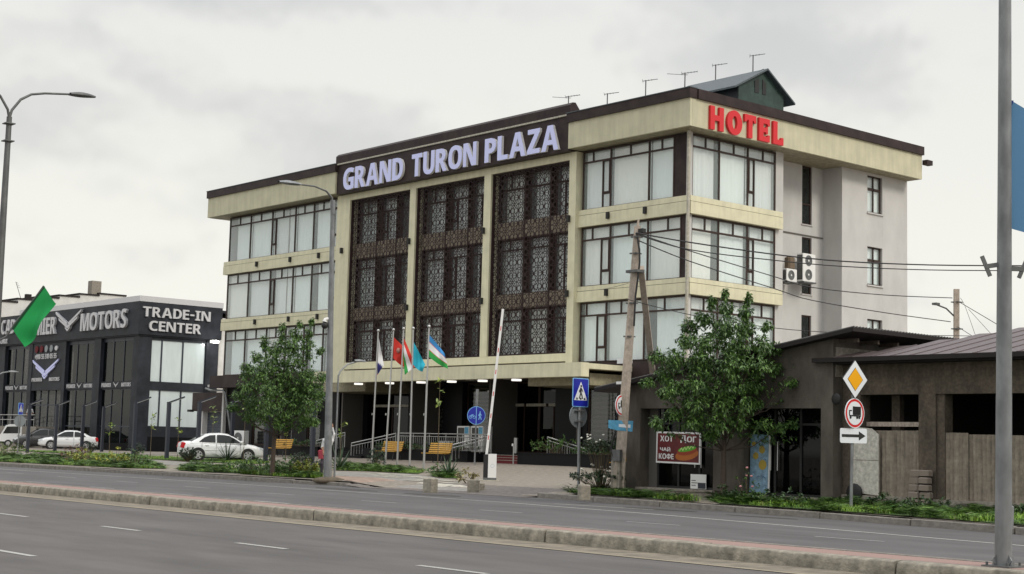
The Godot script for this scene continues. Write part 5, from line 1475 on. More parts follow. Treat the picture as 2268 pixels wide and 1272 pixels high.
func lamp_head(b: MB, at: Transform3D, s := 1.0) -> void:   # a flat cobra-head lantern pointing along +z
	var rows := []
	for i in 7:
		var t := i / 6.0
		var w := (.05 + .12 * sin(PI * clampf(t * .8 + .18, 0, 1))) * s
		var hh := (.03 + .07 * sin(PI * clampf(t * .85 + .1, 0, 1))) * s
		var l := []
		for k in 9:
			var a := TAU * k / 8
			var y := sin(a) * hh
			l.append(at * V(cos(a) * w, y if y > 0 else y * .35, t * .72 * s))
		rows.append(l)
	b.grid(rows)
func build_lamps() -> void:
	# lamp 1: kerb side, arm over the road
	var s := thing("street_lamp", "tall grey street lamp with one curved arm and a dome camera, before the hotel", "street lamp", on(-45.59, -30.98))
	var o := s.position
	put("pole", tubes([V(0, -.1, 0), V(.06, 1.5, .08), V(.59, 9.87, .63)], [.15, .135, .075], 12), M.galv, s)
	put("collar", tubes([V(.575, 9.5, .6), V(.6, 10.0, .64)], [.09], 12), M.galv, s)
	put("arm", tubes([V(.59, 9.87, .63), V(.58, 10.1, .68), V(.55, 10.3, .9), V(.5, 10.42, 1.37), V(.42, 10.42, 2.0)], [.04, .04, .035, .032, .03], 8), M.galv_dark, s)
	var lm := MB.new(); lamp_head(lm, Transform3D(Basis(V(1, 0, 0), V(0, 1, .06), V(-.08, 0, 1)), V(.42, 10.4, 1.95)), 1.15)
	put("lantern", lm, M.galv, s)
	var cam := put("dome_camera", tubes([V(.32, 5.78, .32), V(.28, 5.72, .55), V(.28, 5.62, .57)], [.06, .06, .1], 8), M.white_paint, s)
	var cb := MB.new(); cb.ball(V(.28, 5.5, .57), V(.12, .13, .12), 12, 8); put("dome", cb, M.black, cam)
	var soil := MB.new(); soil.ball(V(.1, -.05, 0), V(.8, .16, .55), 12, 6); put("foot_mound", soil, M.soil, s)
	# lamp 2: small path lamp beside it
	s = thing("path_lamp", "thin low lamp pole with a small curved arm standing right beside the tall lamp", "street lamp", on(-45.48, -31.2))
	put("pole", tubes([V(0, -.1, 0), V(.12, 3.75, .08)], [.035, .03], 8), M.galv, s)
	put("arm", tubes([V(.12, 3.7, .08), V(.12, 3.9, .0), V(.1, 4.15, -.3), V(.08, 4.28, -.72)], [.03], 8), M.galv, s)
	lm = MB.new(); lamp_head(lm, Transform3D(Basis(V(-1, 0, 0), V(0, 1, 0), V(0, 0, -1)), V(.08, 4.3, -.6)), .75)
	put("lantern", lm, M.galv, s)
	# lamp 3: far left small one
	s = thing("left_path_lamp", "small lamp with a curved arm at the left edge over the parked truck", "street lamp", on(-93.1, -37.6))
	put("pole", tubes([V(0, -.1, 0), V(0, 4.4, 0)], [.045, .035], 8), M.galv, s)
	put("arm", tubes([V(0, 4.4, 0), V(0, 4.8, -.3), V(.05, 5.05, -.8), V(.05, 5.12, -1.2)], [.04], 8), M.galv, s)
	lm = MB.new(); lamp_head(lm, Transform3D(Basis(V(-1, 0, 0), V(0, 1, 0), V(0, 0, -1)), V(.05, 5.12, -1.1)), .95)
	put("lantern", lm, M.galv, s)
	# lamp 4: double arm lamp on the median
	s = thing("double_arm_lamp", "dark street lamp with two curved arms standing at the left picture edge", "street lamp", V(-41.25, .19, -16.75))
	put("pole", tubes([V(0, -.05, 0), V(0, 10.25, 0)], [.14, .075], 12), M.galv_dark, s)
	for y in [9.55, 10.05]: put("clamp", bx(V(-.14, y - .015, -.14), V(.14, y + .015, .14)), M.galv_dark, s)
	for d in [-1.0, 1.0]:
		put("arm", tubes([V(0, 10.2, 0), V(0, 10.45, .06 * d), V(0, 10.8, .3 * d), V(0, 11.0, .6 * d), V(0, 11.1, 1.0 * d), V(0, 11.22, 1.85 * d)], [.04, .04, .038, .035, .033, .03], 8), M.galv_dark, s)
		lm = MB.new(); lamp_head(lm, Transform3D(Basis(V(d, 0, 0), V(0, 1, -.02), V(0, .06, d)), V(0, 11.2, 1.75 * d)), 1.1)
		put("lantern", lm, M.galv_dark, s)
	# near pole on the median, right edge
	s = thing("median_pole", "thick grey steel pole bolted to the brick median close at the right", "pole", V(-10.28, .19, -17.05))
	put("pole", tubes([V(0, .02, 0), V(.3, 4.5, .4), V(.72, 10.6, .98)], [.105, .085, .06], 20), M.galv, s)
	put("base_plate", bx(V(-.19, 0, -.19), V(.19, .02, .19)), M.galv_dark, s)
	for a in 4:
		var d := V(cos(a * PI / 2 + .4), 0, sin(a * PI / 2 + .4))
		var g := MB.new()
		g.quad(d * .1 + V(0, .02, 0), d * .17 + V(0, .02, 0), d * .1 + V(.01, .17, .01), d * .1 + V(.01, .17, .01))
		g.bar(d * .1 + V(0, .09, 0), d * .14 + V(0, .05, 0), .012, .1)
		put("gusset", g, M.galv, s)
		var bo := V(cos(a * PI / 2 + PI / 4), 0, sin(a * PI / 2 + PI / 4)) * .2
		put("bolt", tubes([bo, bo + V(0, .06, 0)], [.016], 6), M.galv_dark, s)
	var hd := MB.new(); hd.bevel(Transform3D(Basis(V(.66, 0, -.75), V(.04, 1, 0), V(.75, 0, .66)) , V(.085, .62, -.02)), V(.075, .3, .12), .03)
	put("hatch", hd, M.galv, s)
	for q in [[V(.26, 3.72, .33), V(.09, 3.68, .5), V(.06, 3.81, .53), V(.13, 3.56, .46)], [V(.28, 3.66, .3), V(.39, 3.66, .16), V(.44, 3.83, .1), V(.36, 3.55, .19)]]:
		var arm := MB.new(); arm.bar(q[0], q[1], .04, .055)
		put("camera_arm", arm, M.galv_dark, s)
		var cm := MB.new(); cm.bar(q[2], q[3], .035, .045)
		put("camera", cm, M.galv_dark, s)
	# dark lamp posts of the car park: build one with its parts, duplicate it
	var spots := [[-93.74, -40.57], [-95.09, -43.03], [-95.38, -45.03], [-98.5, -48.0], [-78.31, -40.08], [-74.94, -40.34], [-70.92, -39.96], [-75.41, -44.63], [-67.23, -41.81], [-62.81, -41.72]]
	var lab := ["dark lamp post with slanted light bar in front of the black car", "dark lamp post with slanted light bar before the showroom entrance pillar", "dark lamp post with slanted light bar crossing the middle of the far white sedan", "dark lamp post with slanted light bar behind the far white sedan", "dark lamp post with slanted light bar below the corner of the showroom", "dark lamp post with slanted light bar left of the near white sedan", "dark lamp post with slanted light bar across the rear wheel of the near white sedan", "dark lamp post with slanted light bar across the front door of the near white sedan", "dark lamp post with slanted light bar just left of the street tree trunk", "dark lamp post with slanted light bar between the tree and the tall grey lamp"]
	var proto: Node3D = null
	for i in spots.size():
		var n: Node3D
		if i == 0:
			n = thing("car_park_lamp", lab[0], "lamp post", Vector3.ZERO, 0, "dark lamp posts along the car park")
			put("post", bx(V(-.09, -.1, -.09), V(.09, 3.12, .09)), M.navy_post, n)
			var arm := MB.new(); arm.bar(V(-.08, 3.05, .08), V(.58, 3.42, -.62), .12, .07)
			put("light_bar", arm, M.navy_post, n)
			var us := MB.new(); us.bar(V(-.02, 3.03, .03), V(.57, 3.365, -.61), .08, .02)
			put("light_strip", us, M.silver, n)
			proto = n
		else:
			n = proto.duplicate()
			n.name = numbered(self, "car_park_lamp"); add_child(n); n.set_meta("label", lab[i])
		n.position = on(spots[i][0], spots[i][1])
	# right concrete pole behind the shed
	s = thing("far_utility_pole", "weathered concrete utility pole with a small lamp arm behind the shed roof", "utility pole", on(-34.9, -54.4))
	var fm := MB.new(); fm.bar(V(0, -.2, 0), V(.22, 7.95, .25), .22, .2, V(.7, 0, -.7))
	put("pole", fm, M.pole_concrete, s)
	put("lamp_arm", tubes([V(.12, 6.85, .3), V(-.1, 7.15, .5), V(-.35, 7.3, .85)], [.035], 6), M.galv_dark, s)
	put("lantern", bx(V(-.42, 7.27, .8), V(-.2, 7.36, 1.05)), M.galv_dark, s)
	for y in [7.4, 6.3, 5.8]: put("band", bx(V(.02, y, -.0), V(.36, y + .04, .36)), M.galv_dark, s)
	# wires
	var wires := [
		["upper black cable sagging from the concrete pole across the hotel side to the right edge", [V(-31.23, 7.92, -31.87), V(-30.68, 7.78, -33.61), V(-29.73, 7.63, -36.44), V(-28.91, 7.59, -38.78), V(-27.77, 7.69, -41.84), V(-26.44, 7.90, -45.23)], .022],
		["second cable running just under the upper one past the air conditioners", [V(-31.22, 7.92, -31.88), V(-31.18, 7.85, -32.03), V(-30.69, 7.56, -33.63), V(-29.74, 7.45, -36.46), V(-28.92, 7.43, -38.79), V(-27.78, 7.53, -41.85), V(-26.45, 7.74, -45.25)], .017],
		["cable reaching from the near concrete pole to the top of the far concrete pole", [V(-31.22, 7.91, -31.88), V(-32.15, 7.81, -35.23), V(-33.35, 7.60, -40.89), V(-33.78, 7.49, -43.54), V(-34.39, 7.70, -48.77), V(-34.73, 8.04, -53.92)], .018],
		["lowest of the cables between the two concrete poles, crossing under the air conditioners", [V(-31.22, 7.71, -31.92), V(-32.15, 7.48, -35.24), V(-33.39, 7.19, -40.94), V(-33.83, 7.03, -43.61), V(-34.47, 7.03, -48.89), V(-34.84, 7.07, -53.95)], .018],
		["thin low wire running behind the big tree and over the kiosk roof", [V(-31.52, 5.95, -31.85), V(-31.05, 5.63, -34.31), V(-30.39, 5.44, -37.28), V(-29.74, 5.44, -39.91), V(-28.80, 5.56, -43.37), V(-27.65, 5.74, -47.26)], .012],
		["very thin wire from the concrete pole up to the hotel sill band", [V(-47.68, 8.33, -45.22), V(-39.17, 7.32, -38.41), V(-31.47, 6.43, -31.83)], .007],
		["stay wire sloping right from the top of the far concrete pole", [V(-34.57, 7.90, -54.13), V(-31.53, 6.71, -51.86), V(-29.25, 5.83, -50.00), V(-26, 4.7, -47.5)], .014],
		["steep thin wire dropping behind the shed roof from the far concrete pole", [V(-34.51, 8.05, -54.17), V(-34.06, 7.63, -53.81), V(-33.15, 6.36, -53.10)], .009],
		["thin wire slanting from the far pole down to the mauve roof", [V(-34.10, 7.56, -54.11), V(-31.51, 6.04, -51.97)], .009],
		["short lower wire sloping right from the middle of the far concrete pole", [V(-34.66, 6.88, -54.19), V(-31.91, 5.98, -51.52)], .012]]
	for w in wires:
		var pts := []
		var a: Array = w[1]
		for i in a.size() - 1:
			for t in 4:
				pts.append(a[i].cubic_interpolate(a[i + 1], a[maxi(i - 1, 0)], a[mini(i + 2, a.size() - 1)], t / 4.0))
		pts.append(a[-1])
		solo("power_cable", tubes(pts, [w[2]], 5), M.cable, w[0], "cable", "cables between the poles")

func build_flags() -> void:
	var R := V(.66, 0, -.75)
	var poles := [[-60.13, -43.39, 6.53, -.1], [-58.45, -42.97, 6.5, -.18], [-57.9, -43.26, 6.53, -.1], [-56.66, -43.07, 6.49, .04], [-51.54, -39.93, 6.24, -.04]]
	var lab := ["leftmost steel flagpole, carrying the white, blue and red flag", "second steel flagpole from the left, carrying the red flag", "middle steel flagpole, carrying the red, white and green flag", "fourth steel flagpole from the left, carrying the turquoise flag", "rightmost steel flagpole, carrying the blue, white and green flag"]
	var fl := ["limp flag of white, blue and red hanging straight down its pole", "red flag with a faded round emblem", "small red, white and green flag twisted behind the red one", "turquoise flag hanging in deep folds", "blue, white and green flag with thin red lines blown to the right"]
	var W := Color(.7, .7, .72); var RD := Color(.62, .04, .03); var GR := Color(.03, .3, .06); var BL := Color(.05, .26, .6); var TQ := Color(.02, .38, .52); var NV := Color(.04, .04, .2)
	# hoist top below the pole tip, hoist length, fly top corner, fly bottom corner (right, down), stripes (share, colour)
	var spec := [
		[.35, .9, Vector2(.3, 1.35), Vector2(-.02, 1.85), [[.34, W], [.33, W], [.33, W]]],
		[.37, 1.0, Vector2(.63, .62), Vector2(.62, 1.45), [[1.0, RD]]],
		[.47, .92, Vector2(.6, 1.28), Vector2(.1, 1.75), [[.3, RD], [.38, W], [.32, GR]]],
		[.65, 1.05, Vector2(.58, 1.05), Vector2(.46, 1.4), [[1.0, TQ]]],
		[.38, .93, Vector2(.68, .78), Vector2(.84, 1.43), [[.3, BL], [.03, RD], [.33, W], [.03, RD], [.31, GR]]]]
	for i in 5:
		var q: Array = poles[i]
		var at := on(q[0], q[1])
		var p := thing("flagpole", lab[i], "flagpole", at, 0, "flagpoles before the hotel entrance")
		var topp = V(0, q[2] - .08, 0) + R * -q[3]
		put("mast", tubes([V(0, -.05, 0), topp], [.05, .035], 10), M.steel, p)
		var bl := MB.new(); bl.ball(topp + V(0, .07, 0), V(.075, .075, .075), 12, 8)
		put("finial", bl, M.steel, p)
		put("cleat", bx(V(-.1, 2.4, -.03), V(-.04, 2.5, .03)), M.steel, p)
		if i == 4: put("footing", bx(V(-.14, -.05, -.14), V(.14, .04, .14)), M.pale_slab, p)
		var sp: Array = spec[i]
		var b := MB.new()
		var v0 := 0.0
		var nu := 12
		for s in sp[4]:
			var rows := []
			for j in 6:
				var v: float = v0 + s[0] * j / 5.0
				var l := []
				for k in nu + 1:
					var u := float(k) / nu
					var hp := Vector2(.03, sp[0] + sp[1] * v)
					var fp: Vector2 = Vector2(.03, sp[0]) + (sp[2] as Vector2).lerp(sp[3], v)
					var e := hp.lerp(fp, u)
					e.y += sin(u * PI) * .07 * (v - .2)
					var rip := sin(u * 7.0 + v * 5.0 + i * 1.7) * .07 * minf(u * 3, 1) + sin(u * 15.0 - v * 3.0 + i) * .02 * u
					l.append(V(0, q[2] - e.y, 0) + R * (e.x - q[3]) + V(.75, 0, .66) * rip)
				rows.append(l)
			b.col = s[1]
			if i == 0:
				b.col = W
			b.grid(rows)
			v0 += s[0]
		if i == 0:   # the stripes lie across the hanging cloth: recolour by height
			for k in range(0, b.v.size(), 3):
				var y: float = q[2] - (b.v[k].y + b.v[k + 1].y + b.v[k + 2].y) / 3
				var x: float = (b.v[k] + b.v[k + 1] + b.v[k + 2]).dot(R) / 3
				var t := y - x * .9
				var cc := W if t < 1.45 else (NV if t < 2.0 else RD)
				for m in 3: b.c[k + m] = cc
		var f := put("national_flag", b, M.cloth, self, Transform3D(Basis(), at))
		tag(f, fl[i], "flag", "flags before the hotel entrance")
		if i == 1:
			var em := MB.new(); em.col = Color(.42, .2, .17)
			em.ball(V(0, q[2] - 1.0, 0) + R * .45 + V(.75, 0, .66) * .06, V(.1, .13, .1), 14, 8)
			put("emblem", em, M.cloth, f)
	# green flag on a slanting pole at the left, blue banner on the near pole
	var g := thing("green_flag", "plain bright green flag on a slanting stick at the left edge", "flag", V(-44.3, .19, -16.9))
	put("stick", tubes([V(0, 3.6, -.4), V(.5, 4.2, -1.2), V(.65, 4.6, -1.38), V(1.33, 5.72, -1.92)], [.035, .03, .025, .02], 8), M.galv_dark, g)
	var gb := MB.new(); gb.col = Color(.012, .32, .08)
	var A := V(.62, 4.42, -1.34); var B := V(1.33, 5.72, -1.92)
	var D := V(.86, 3.9, -1.62)
	var rows := []
	for j in 13:
		var l := []
		var v := j / 12.0
		for k in 13:
			var u := k / 12.0
			var far := D.lerp(V(1.53, 5.2, -2.2), v)
			var p := A.lerp(B, v).lerp(far, u)
			p += V(.75, 0, .66) * (sin(u * 5.0 + v * 4.0) * .09 + sin(v * 9.0 - u * 4.0) * .05) * u + V(0, -.14, 0) * sin(v * PI) * u + R * .05 * sin(v * 7.0) * u
			l.append(p)
		rows.append(l)
	gb.grid(rows)
	put("cloth", gb, M.cloth, g)
	var hem := MB.new(); hem.bar(A, B, .07, .02, V(.75, 0, .66)); put("hem", hem, mt("green_hem", Color(.005, .06, .02), .9), g)
	var bb := thing("blue_banner", "sky blue banner with a dark blue hem hung from the near pole", "flag", V(-9.86, 4.3, -16.6))
	var q0 := V(.0, 1.62, -.02); var q1 := V(-.14, .07, -.1)
	rows = []
	for j in 11:
		var l := []
		for k in 11:
			var u := k / 10.0
			var p := q0.lerp(q1, j / 10.0) + V(.56, -.55, -.62) * u * 1.3 + V(0, .42, 0) * u * (j / 10.0)
			p += V(.75, 0, .66) * sin(u * 6.0 + j * .4) * .03
			l.append(p)
		rows.append(l)
	var bm := MB.new(); bm.col = Color(.1, .24, .42); bm.grid(rows); put("cloth", bm, M.cloth, bb)
	var hm := MB.new(); hm.bar(q0, q1, .055, .012, V(.75, 0, .66)); put("hem", hm, mt("blue_hem", Color(.008, .03, .2), .8), bb)

func build_small_things() -> void:
	# benches
	var bl := ["yellow slatted bench half hidden behind the left tree trunk", "yellow slatted bench behind the flagpoles, left of the pair", "yellow slatted bench right of the flagpoles", "yellow slatted bench mostly hidden behind the concrete pole"]
	var spots := [[-72.9, -46.3], [-63.2, -46.7], [-58.6, -46.2], [-45.9, -46.6]]
	var pb: Node3D = null
	for i in 4:
		var n: Node3D
		if pb == null:
			n = thing("bench", bl[0], "bench", Vector3.ZERO, 0, "yellow benches before the hotel")
			for k in 4: put("seat_slat", bx(V(-.8, .43, .34 - k * .115), V(.8, .465, .25 - k * .115)), M.bench_wood, n)
			for k in 5:
				put("back_slat", bx(V(-.8, -.033, -.016), V(.8, .033, .016)), M.bench_wood, n, Transform3D(Basis(Vector3.RIGHT, -.28), V(0, .52 + k * .1, -.16 - k * .03)))
			for sx in [-.62, .62]:
				put("leg", tubes([V(sx, -.02, .3), V(sx, .42, .22), V(sx, .42, -.14), V(sx, .98, -.3)], [.025], 6), M.bench_iron, n)
				put("leg", tubes([V(sx, -.02, -.3), V(sx, .42, -.12)], [.025], 6), M.bench_iron, n)
			pb = n
		else:
			n = pb.duplicate(); n.name = numbered(self, "bench"); add_child(n); n.set_meta("label", bl[i])
		n.position = on(spots[i][0], spots[i][1]); n.rotation.y = .05
	# barrier
	var s := thing("barrier", "raised white and red car park barrier on a black and white post", "barrier", on(-42.31, -35.77), atan2(.75, .66))
	put("footing", bx(V(-.35, -.15, -.25), V(.35, .04, .25)), M.pale_slab, s)
	put("foot", bx(V(-.2, .04, -.16), V(.28, .12, .16)), M.galv_dark, s)
	put("housing", bx(V(-.03, .12, -.15), V(.27, .98, .15)), M.white_paint, s)
	put("side_panel", bx(V(-.2, .12, -.14), V(-.035, .96, .14)), M.black, s)
	var cb := MB.new(); cb.hoop(circle(.075), circle(.055), Transform3D(Basis(), V(.13, .55, .154)), .003)
	put("badge", cb, M.frosted, s)
	var bo := MB.new(); bo.bar(V(-.1, .95, .02), V(.36, 6.28, .05), .09, .05, V(0, 0, 1))
	put("boom", bo, M.white_paint, s)
	for k in 6:
		var st := MB.new()
		var a := V(-.1, .95, .02).lerp(V(.36, 6.28, .05), .1 + k * .15)
		st.bar(a, a + (V(.46, 5.33, .03) * .03), .03, .054, V(0, 0, 1))
		put("reflector", st, M.sign_red, s)
	# concrete blocks
	var cl := ["weathered concrete block left of the barrier", "concrete block just left of the barrier foot", "low broken concrete block at the kerb end left of the crossing sign post", "small tilted concrete block behind the one at the barrier"]
	var cp := [[-38.28, -29.95, .36, .45], [-38.0, -31.5, .36, .42], [-30.6, -29.35, .3, .36], [-38.4, -32.1, .25, .25]]
	for i in 4:
		var m := MB.new(); m.bevel(Transform3D(Basis(Vector3.UP, .3), V(0, cp[i][3] / 2 - .03, 0)), V(cp[i][2], cp[i][3] + .06, cp[i][2]), .03)
		var o := put("concrete_block", m, M.kerb_concrete, self, Transform3D(Basis(Vector3.UP, i * .4), on(cp[i][0], cp[i][1])))
		tag(o, cl[i], "concrete block", "concrete blocks by the driveway")
	# air conditioners
	var ac := func(called: String, label: String, at: Vector3, w: float, hh: float, d: float, fans: int, turn: float) -> void:
		var n := thing(called, label, "air conditioner", at, turn)
		var b := MB.new(); b.bevel(Transform3D(Basis(), V(0, hh / 2, 0)), V(w, hh, d), .02)
		put("casing", b, M.white_paint, n)
		put("side_grille", bx(V(-w / 2 - .006, .08, -d / 2 + .03), V(-w / 2 + .02, hh - .08, d / 2 - .04)), M.galv_dark, n)
		for f in fans:
			var fy := hh * (f + .5) / fans
			var r := minf(w, hh / fans) * .37
			var dk := MB.new(); dk.disc(Transform3D(Basis(), V(-w * .06, fy, d / 2 + .006)), r, r, .02, 22)
			var fan := put("fan", dk, M.galv_dark, n)
			for j in 4:
				var h := MB.new(); h.hoop(circle(r * (1 - j * .22) + .012), circle(r * (1 - j * .22) - .004), Transform3D(Basis(), V(-w * .06, fy, d / 2 + .016)), .008)
				put("guard_ring", h, M.galv, fan)
			var hb := MB.new(); hb.disc(Transform3D(Basis(), V(-w * .06, fy, d / 2 + .02)), r * .2, r * .2, .012, 12); put("hub", hb, M.white_paint, fan)
		put("bracket", bx(V(-w / 2, -.07, -d / 2 - .25), V(w / 2, -.004, d / 2 + .05)), M.galv_dark, n)
	ac.call("air_conditioner", "tall two fan air conditioner on the side wall of the hotel", V(-46.4, 9.95, -59.3), .98, 1.38, .4, 2, PI / 2)
	ac.call("air_conditioner", "smaller single fan air conditioner left of the tall one on the hotel side", V(-46.45, 9.85, -58.05), .8, .62, .34, 1, PI / 2)
	ac.call("air_conditioner", "white single fan air conditioner standing beyond the near white sedan", V(-82.7, 1.15, -49.6), 1.0, .95, .4, 1, .2)
	put("stand", bx(V(-83.3, .45, -49.8), V(-82.2, 1.08, -49.4)), M.granite, get_node("hotel"))
	solo("rag_bundle", bevelled(V(0, .3, 0), V(.36, .6, .5), .08), mt("rag", Color(.3, .22, .15), .95, "cell", Vector3(1.5, 1.5, 1.5)), "crumpled brown bundle lying on the smaller wall air conditioner", "bundle", "", Transform3D(Basis(), V(-46.5, 10.5, -58.15)))
	# vending cabinets and railings
	for i in 2:
		var v := thing("vending_cabinet", ["left of two white cabinets with a blue badge behind the terrace railing", "right of two white cabinets with a blue badge behind the terrace railing"][i], "vending machine", V(-60.2 + i * 1.12, 1.22, -49.4), 0, "white cabinets on the terrace")
		put("body", bx(V(-.48, 0, -.3), V(.48, 1.3, .3)), M.white_paint, v)
		put("window", bx(V(-.42, .3, .301), V(.1, 1.22, .29)), M.grey_sheet, v)
		put("badge_panel", bx(V(.12, .85, .302), V(.44, 1.25, .29)), M.sky_plate, v)
		put("tray", bx(V(-.4, .08, .302), V(.1, .22, .29)), M.galv_dark, v)
	var bk := thing("ribbed_bin", "pale ribbed bin behind the terrace railing left of the cabinets", "bin", V(-61.6, 1.22, -49.2))
	for k in 6: put("rib", bx(V(-.45 + k * .15, 0, -.2), V(-.36 + k * .15, .5 + .03 * (k % 2), .2)), M.white_paint, bk)
	var rails := [["terrace_railing", "long steel railing with thin bars along the terrace front", [V(-65.0, 2.1, -48.55), V(-57.3, 2.1, -48.55)], 1.25], ["step_handrail", "double steel handrail sloping down over the right planter", [V(-52.8, 2.03, -48.2), V(-49.9, 1.46, -48.2)], .75], ["left_handrail", "steel handrail rising to the right behind the tall lamp", [V(-71.9, 1.58, -48.0), V(-69.1, 2.08, -48.0)], .8], ["ramp_railing", "short dark railing slanting down beside the barrier", [V(-57.3, 2.05, -48.5), V(-58.3, 1.55, -46.9)], .75], ["short_handrail", "short handrail climbing to the terrace railing behind the bench", [V(-67.6, 1.5, -47.4), V(-65.1, 2.08, -48.5)], .78]]
	for r in rails:
		var n := thing(r[0], r[1], "railing")
		var a: Vector3 = r[2][0]; var b: Vector3 = r[2][1]
		put("top_rail", tubes([a, b], [.032], 8), M.steel, n)
		put("mid_rail", tubes([a - V(0, .15, 0), b - V(0, .15, 0)], [.022], 8), M.steel, n)
		var k := int(a.distance_to(b) / .17)
		var foot: float = minf(a.y, b.y) - r[3]
		for i in k + 1:
			var p := a.lerp(b, float(i) / k)
			var main := i % 8 == 0 or i == k
			put("post" if main else "baluster", tubes([V(p.x, lerpf(a.y - r[3], b.y - r[3], float(i) / k), p.z), p - V(0, 0.0 if main else .15, 0)], [.025 if main else .011], 6), M.steel, n)
	var sg := thing("gate_post", "single thin steel gate post left of the right planter", "post", on(-53.95, -47.1))
	put("post", tubes([V(0, 0, 0), V(0, .95, 0)], [.03], 8), M.steel, sg)
	put("knob", bx(V(-.09, .85, -.04), V(-.02, .97, .04)), M.white_paint, sg)
	var ash := thing("ash_bin", "narrow white cylinder bin at the top of the red steps", "bin", V(-56.3, 1.22, -49.3))
	put("tube", tubes([V(0, 0, 0), V(0, .75, 0)], [.11], 12), M.steel, ash)
	# aerials on the roof
	var an := [[-57.06, 19.88, 1], [-54.16, 19.55, 0], [-51.46, 19.78, 0], [-48.84, 19.71, 1], [-49.98, 20.97, 0], [-47.55, 21.02, 0]]
	var al := ["aerial at the right end of the name sign parapet", "aerial just right of the name sign", "tall thin aerial, third from the left on the roof", "cross shaped aerial left of the green dormer", "aerial over the dormer roof slope", "rightmost aerial, over the dormer ridge"]
	for i in 6:
		var n := thing("aerial", al[i], "antenna", V(an[i][0], 17.9, -53.0 if i < 4 else -56.5), 0, "television aerials on the hotel roof")
		var t: float = an[i][1] - 17.9
		put("mast", tubes([V(0, -.3, 0), V(.02, t, 0)], [.03], 6), M.galv_dark, n)
		put("boom", tubes([V(-.12, t - .04, .1), V(.45, t + .06, -.4)], [.02], 5), M.galv, n)
		for k in 4 + an[i][2] * 2:
			var p := V(-.1, t - .04, .1).lerp(V(.45, t + .06, -.4), k / 5.0)
			put("element", tubes([p - V(.14, 0, .16) * (1.6 if k == 0 else .7), p + V(.14, 0, .16) * (1.6 if k == 0 else .7)], [.01], 4), M.galv, n)
		if an[i][2]: put("reflector", tubes([V(-.7, t - .02, .5), V(.1, t - .1, -.1)], [.014], 4), M.galv, n)
	var wa := thing("white_building_aerial", "leaning aerial on the stepped white building at the far left", "antenna", V(-140.5, 14.45, -59.3))
	put("mast", tubes([V(0, 0, 0), V(-.1, 1.6, .55)], [.03], 6), M.galv_dark, wa)
	for k in 3: put("element", tubes([V(-.3, 1.1 + k * .22, .0 + k * .12), V(.3, 1.15 + k * .22, .55 + k * .12)], [.018], 4), M.galv, wa)

# ---------------------------------------------------------------- cars
func loft(b: MB, st: Array) -> void:   # x, half width, bottom, shoulder height
	var rows := []
	for s in st:
		var w: float = s[1]; var lo: float = s[2]; var hi: float = s[3]
		var l := []
		for p in [[-.86, 0], [-.97, .12], [-1, .3], [-1, .62], [-.985, .8], [-.93, .93], [-.8, .985], [-.45, 1.01], [0, 1.02], [.45, 1.01], [.8, .985], [.93, .93], [.985, .8], [1, .62], [1, .3], [.97, .12], [.86, 0]]:
			l.append(V(s[0], lo + (hi - lo) * p[1], w * p[0]))
		rows.append(l)
	b.grid(rows, true)
	for e in [0, st.size() - 1]:
		var r: Array = rows[e]
		for k in range(1, 16):
			if e == 0: b.quad(r[0], r[k], r[k + 1], r[k + 1])
			else: b.quad(r[0], r[k + 1], r[k], r[k])
	for i in st.size() - 1:
		b.quad(rows[i][0], rows[i][16], rows[i + 1][16], rows[i + 1][0])
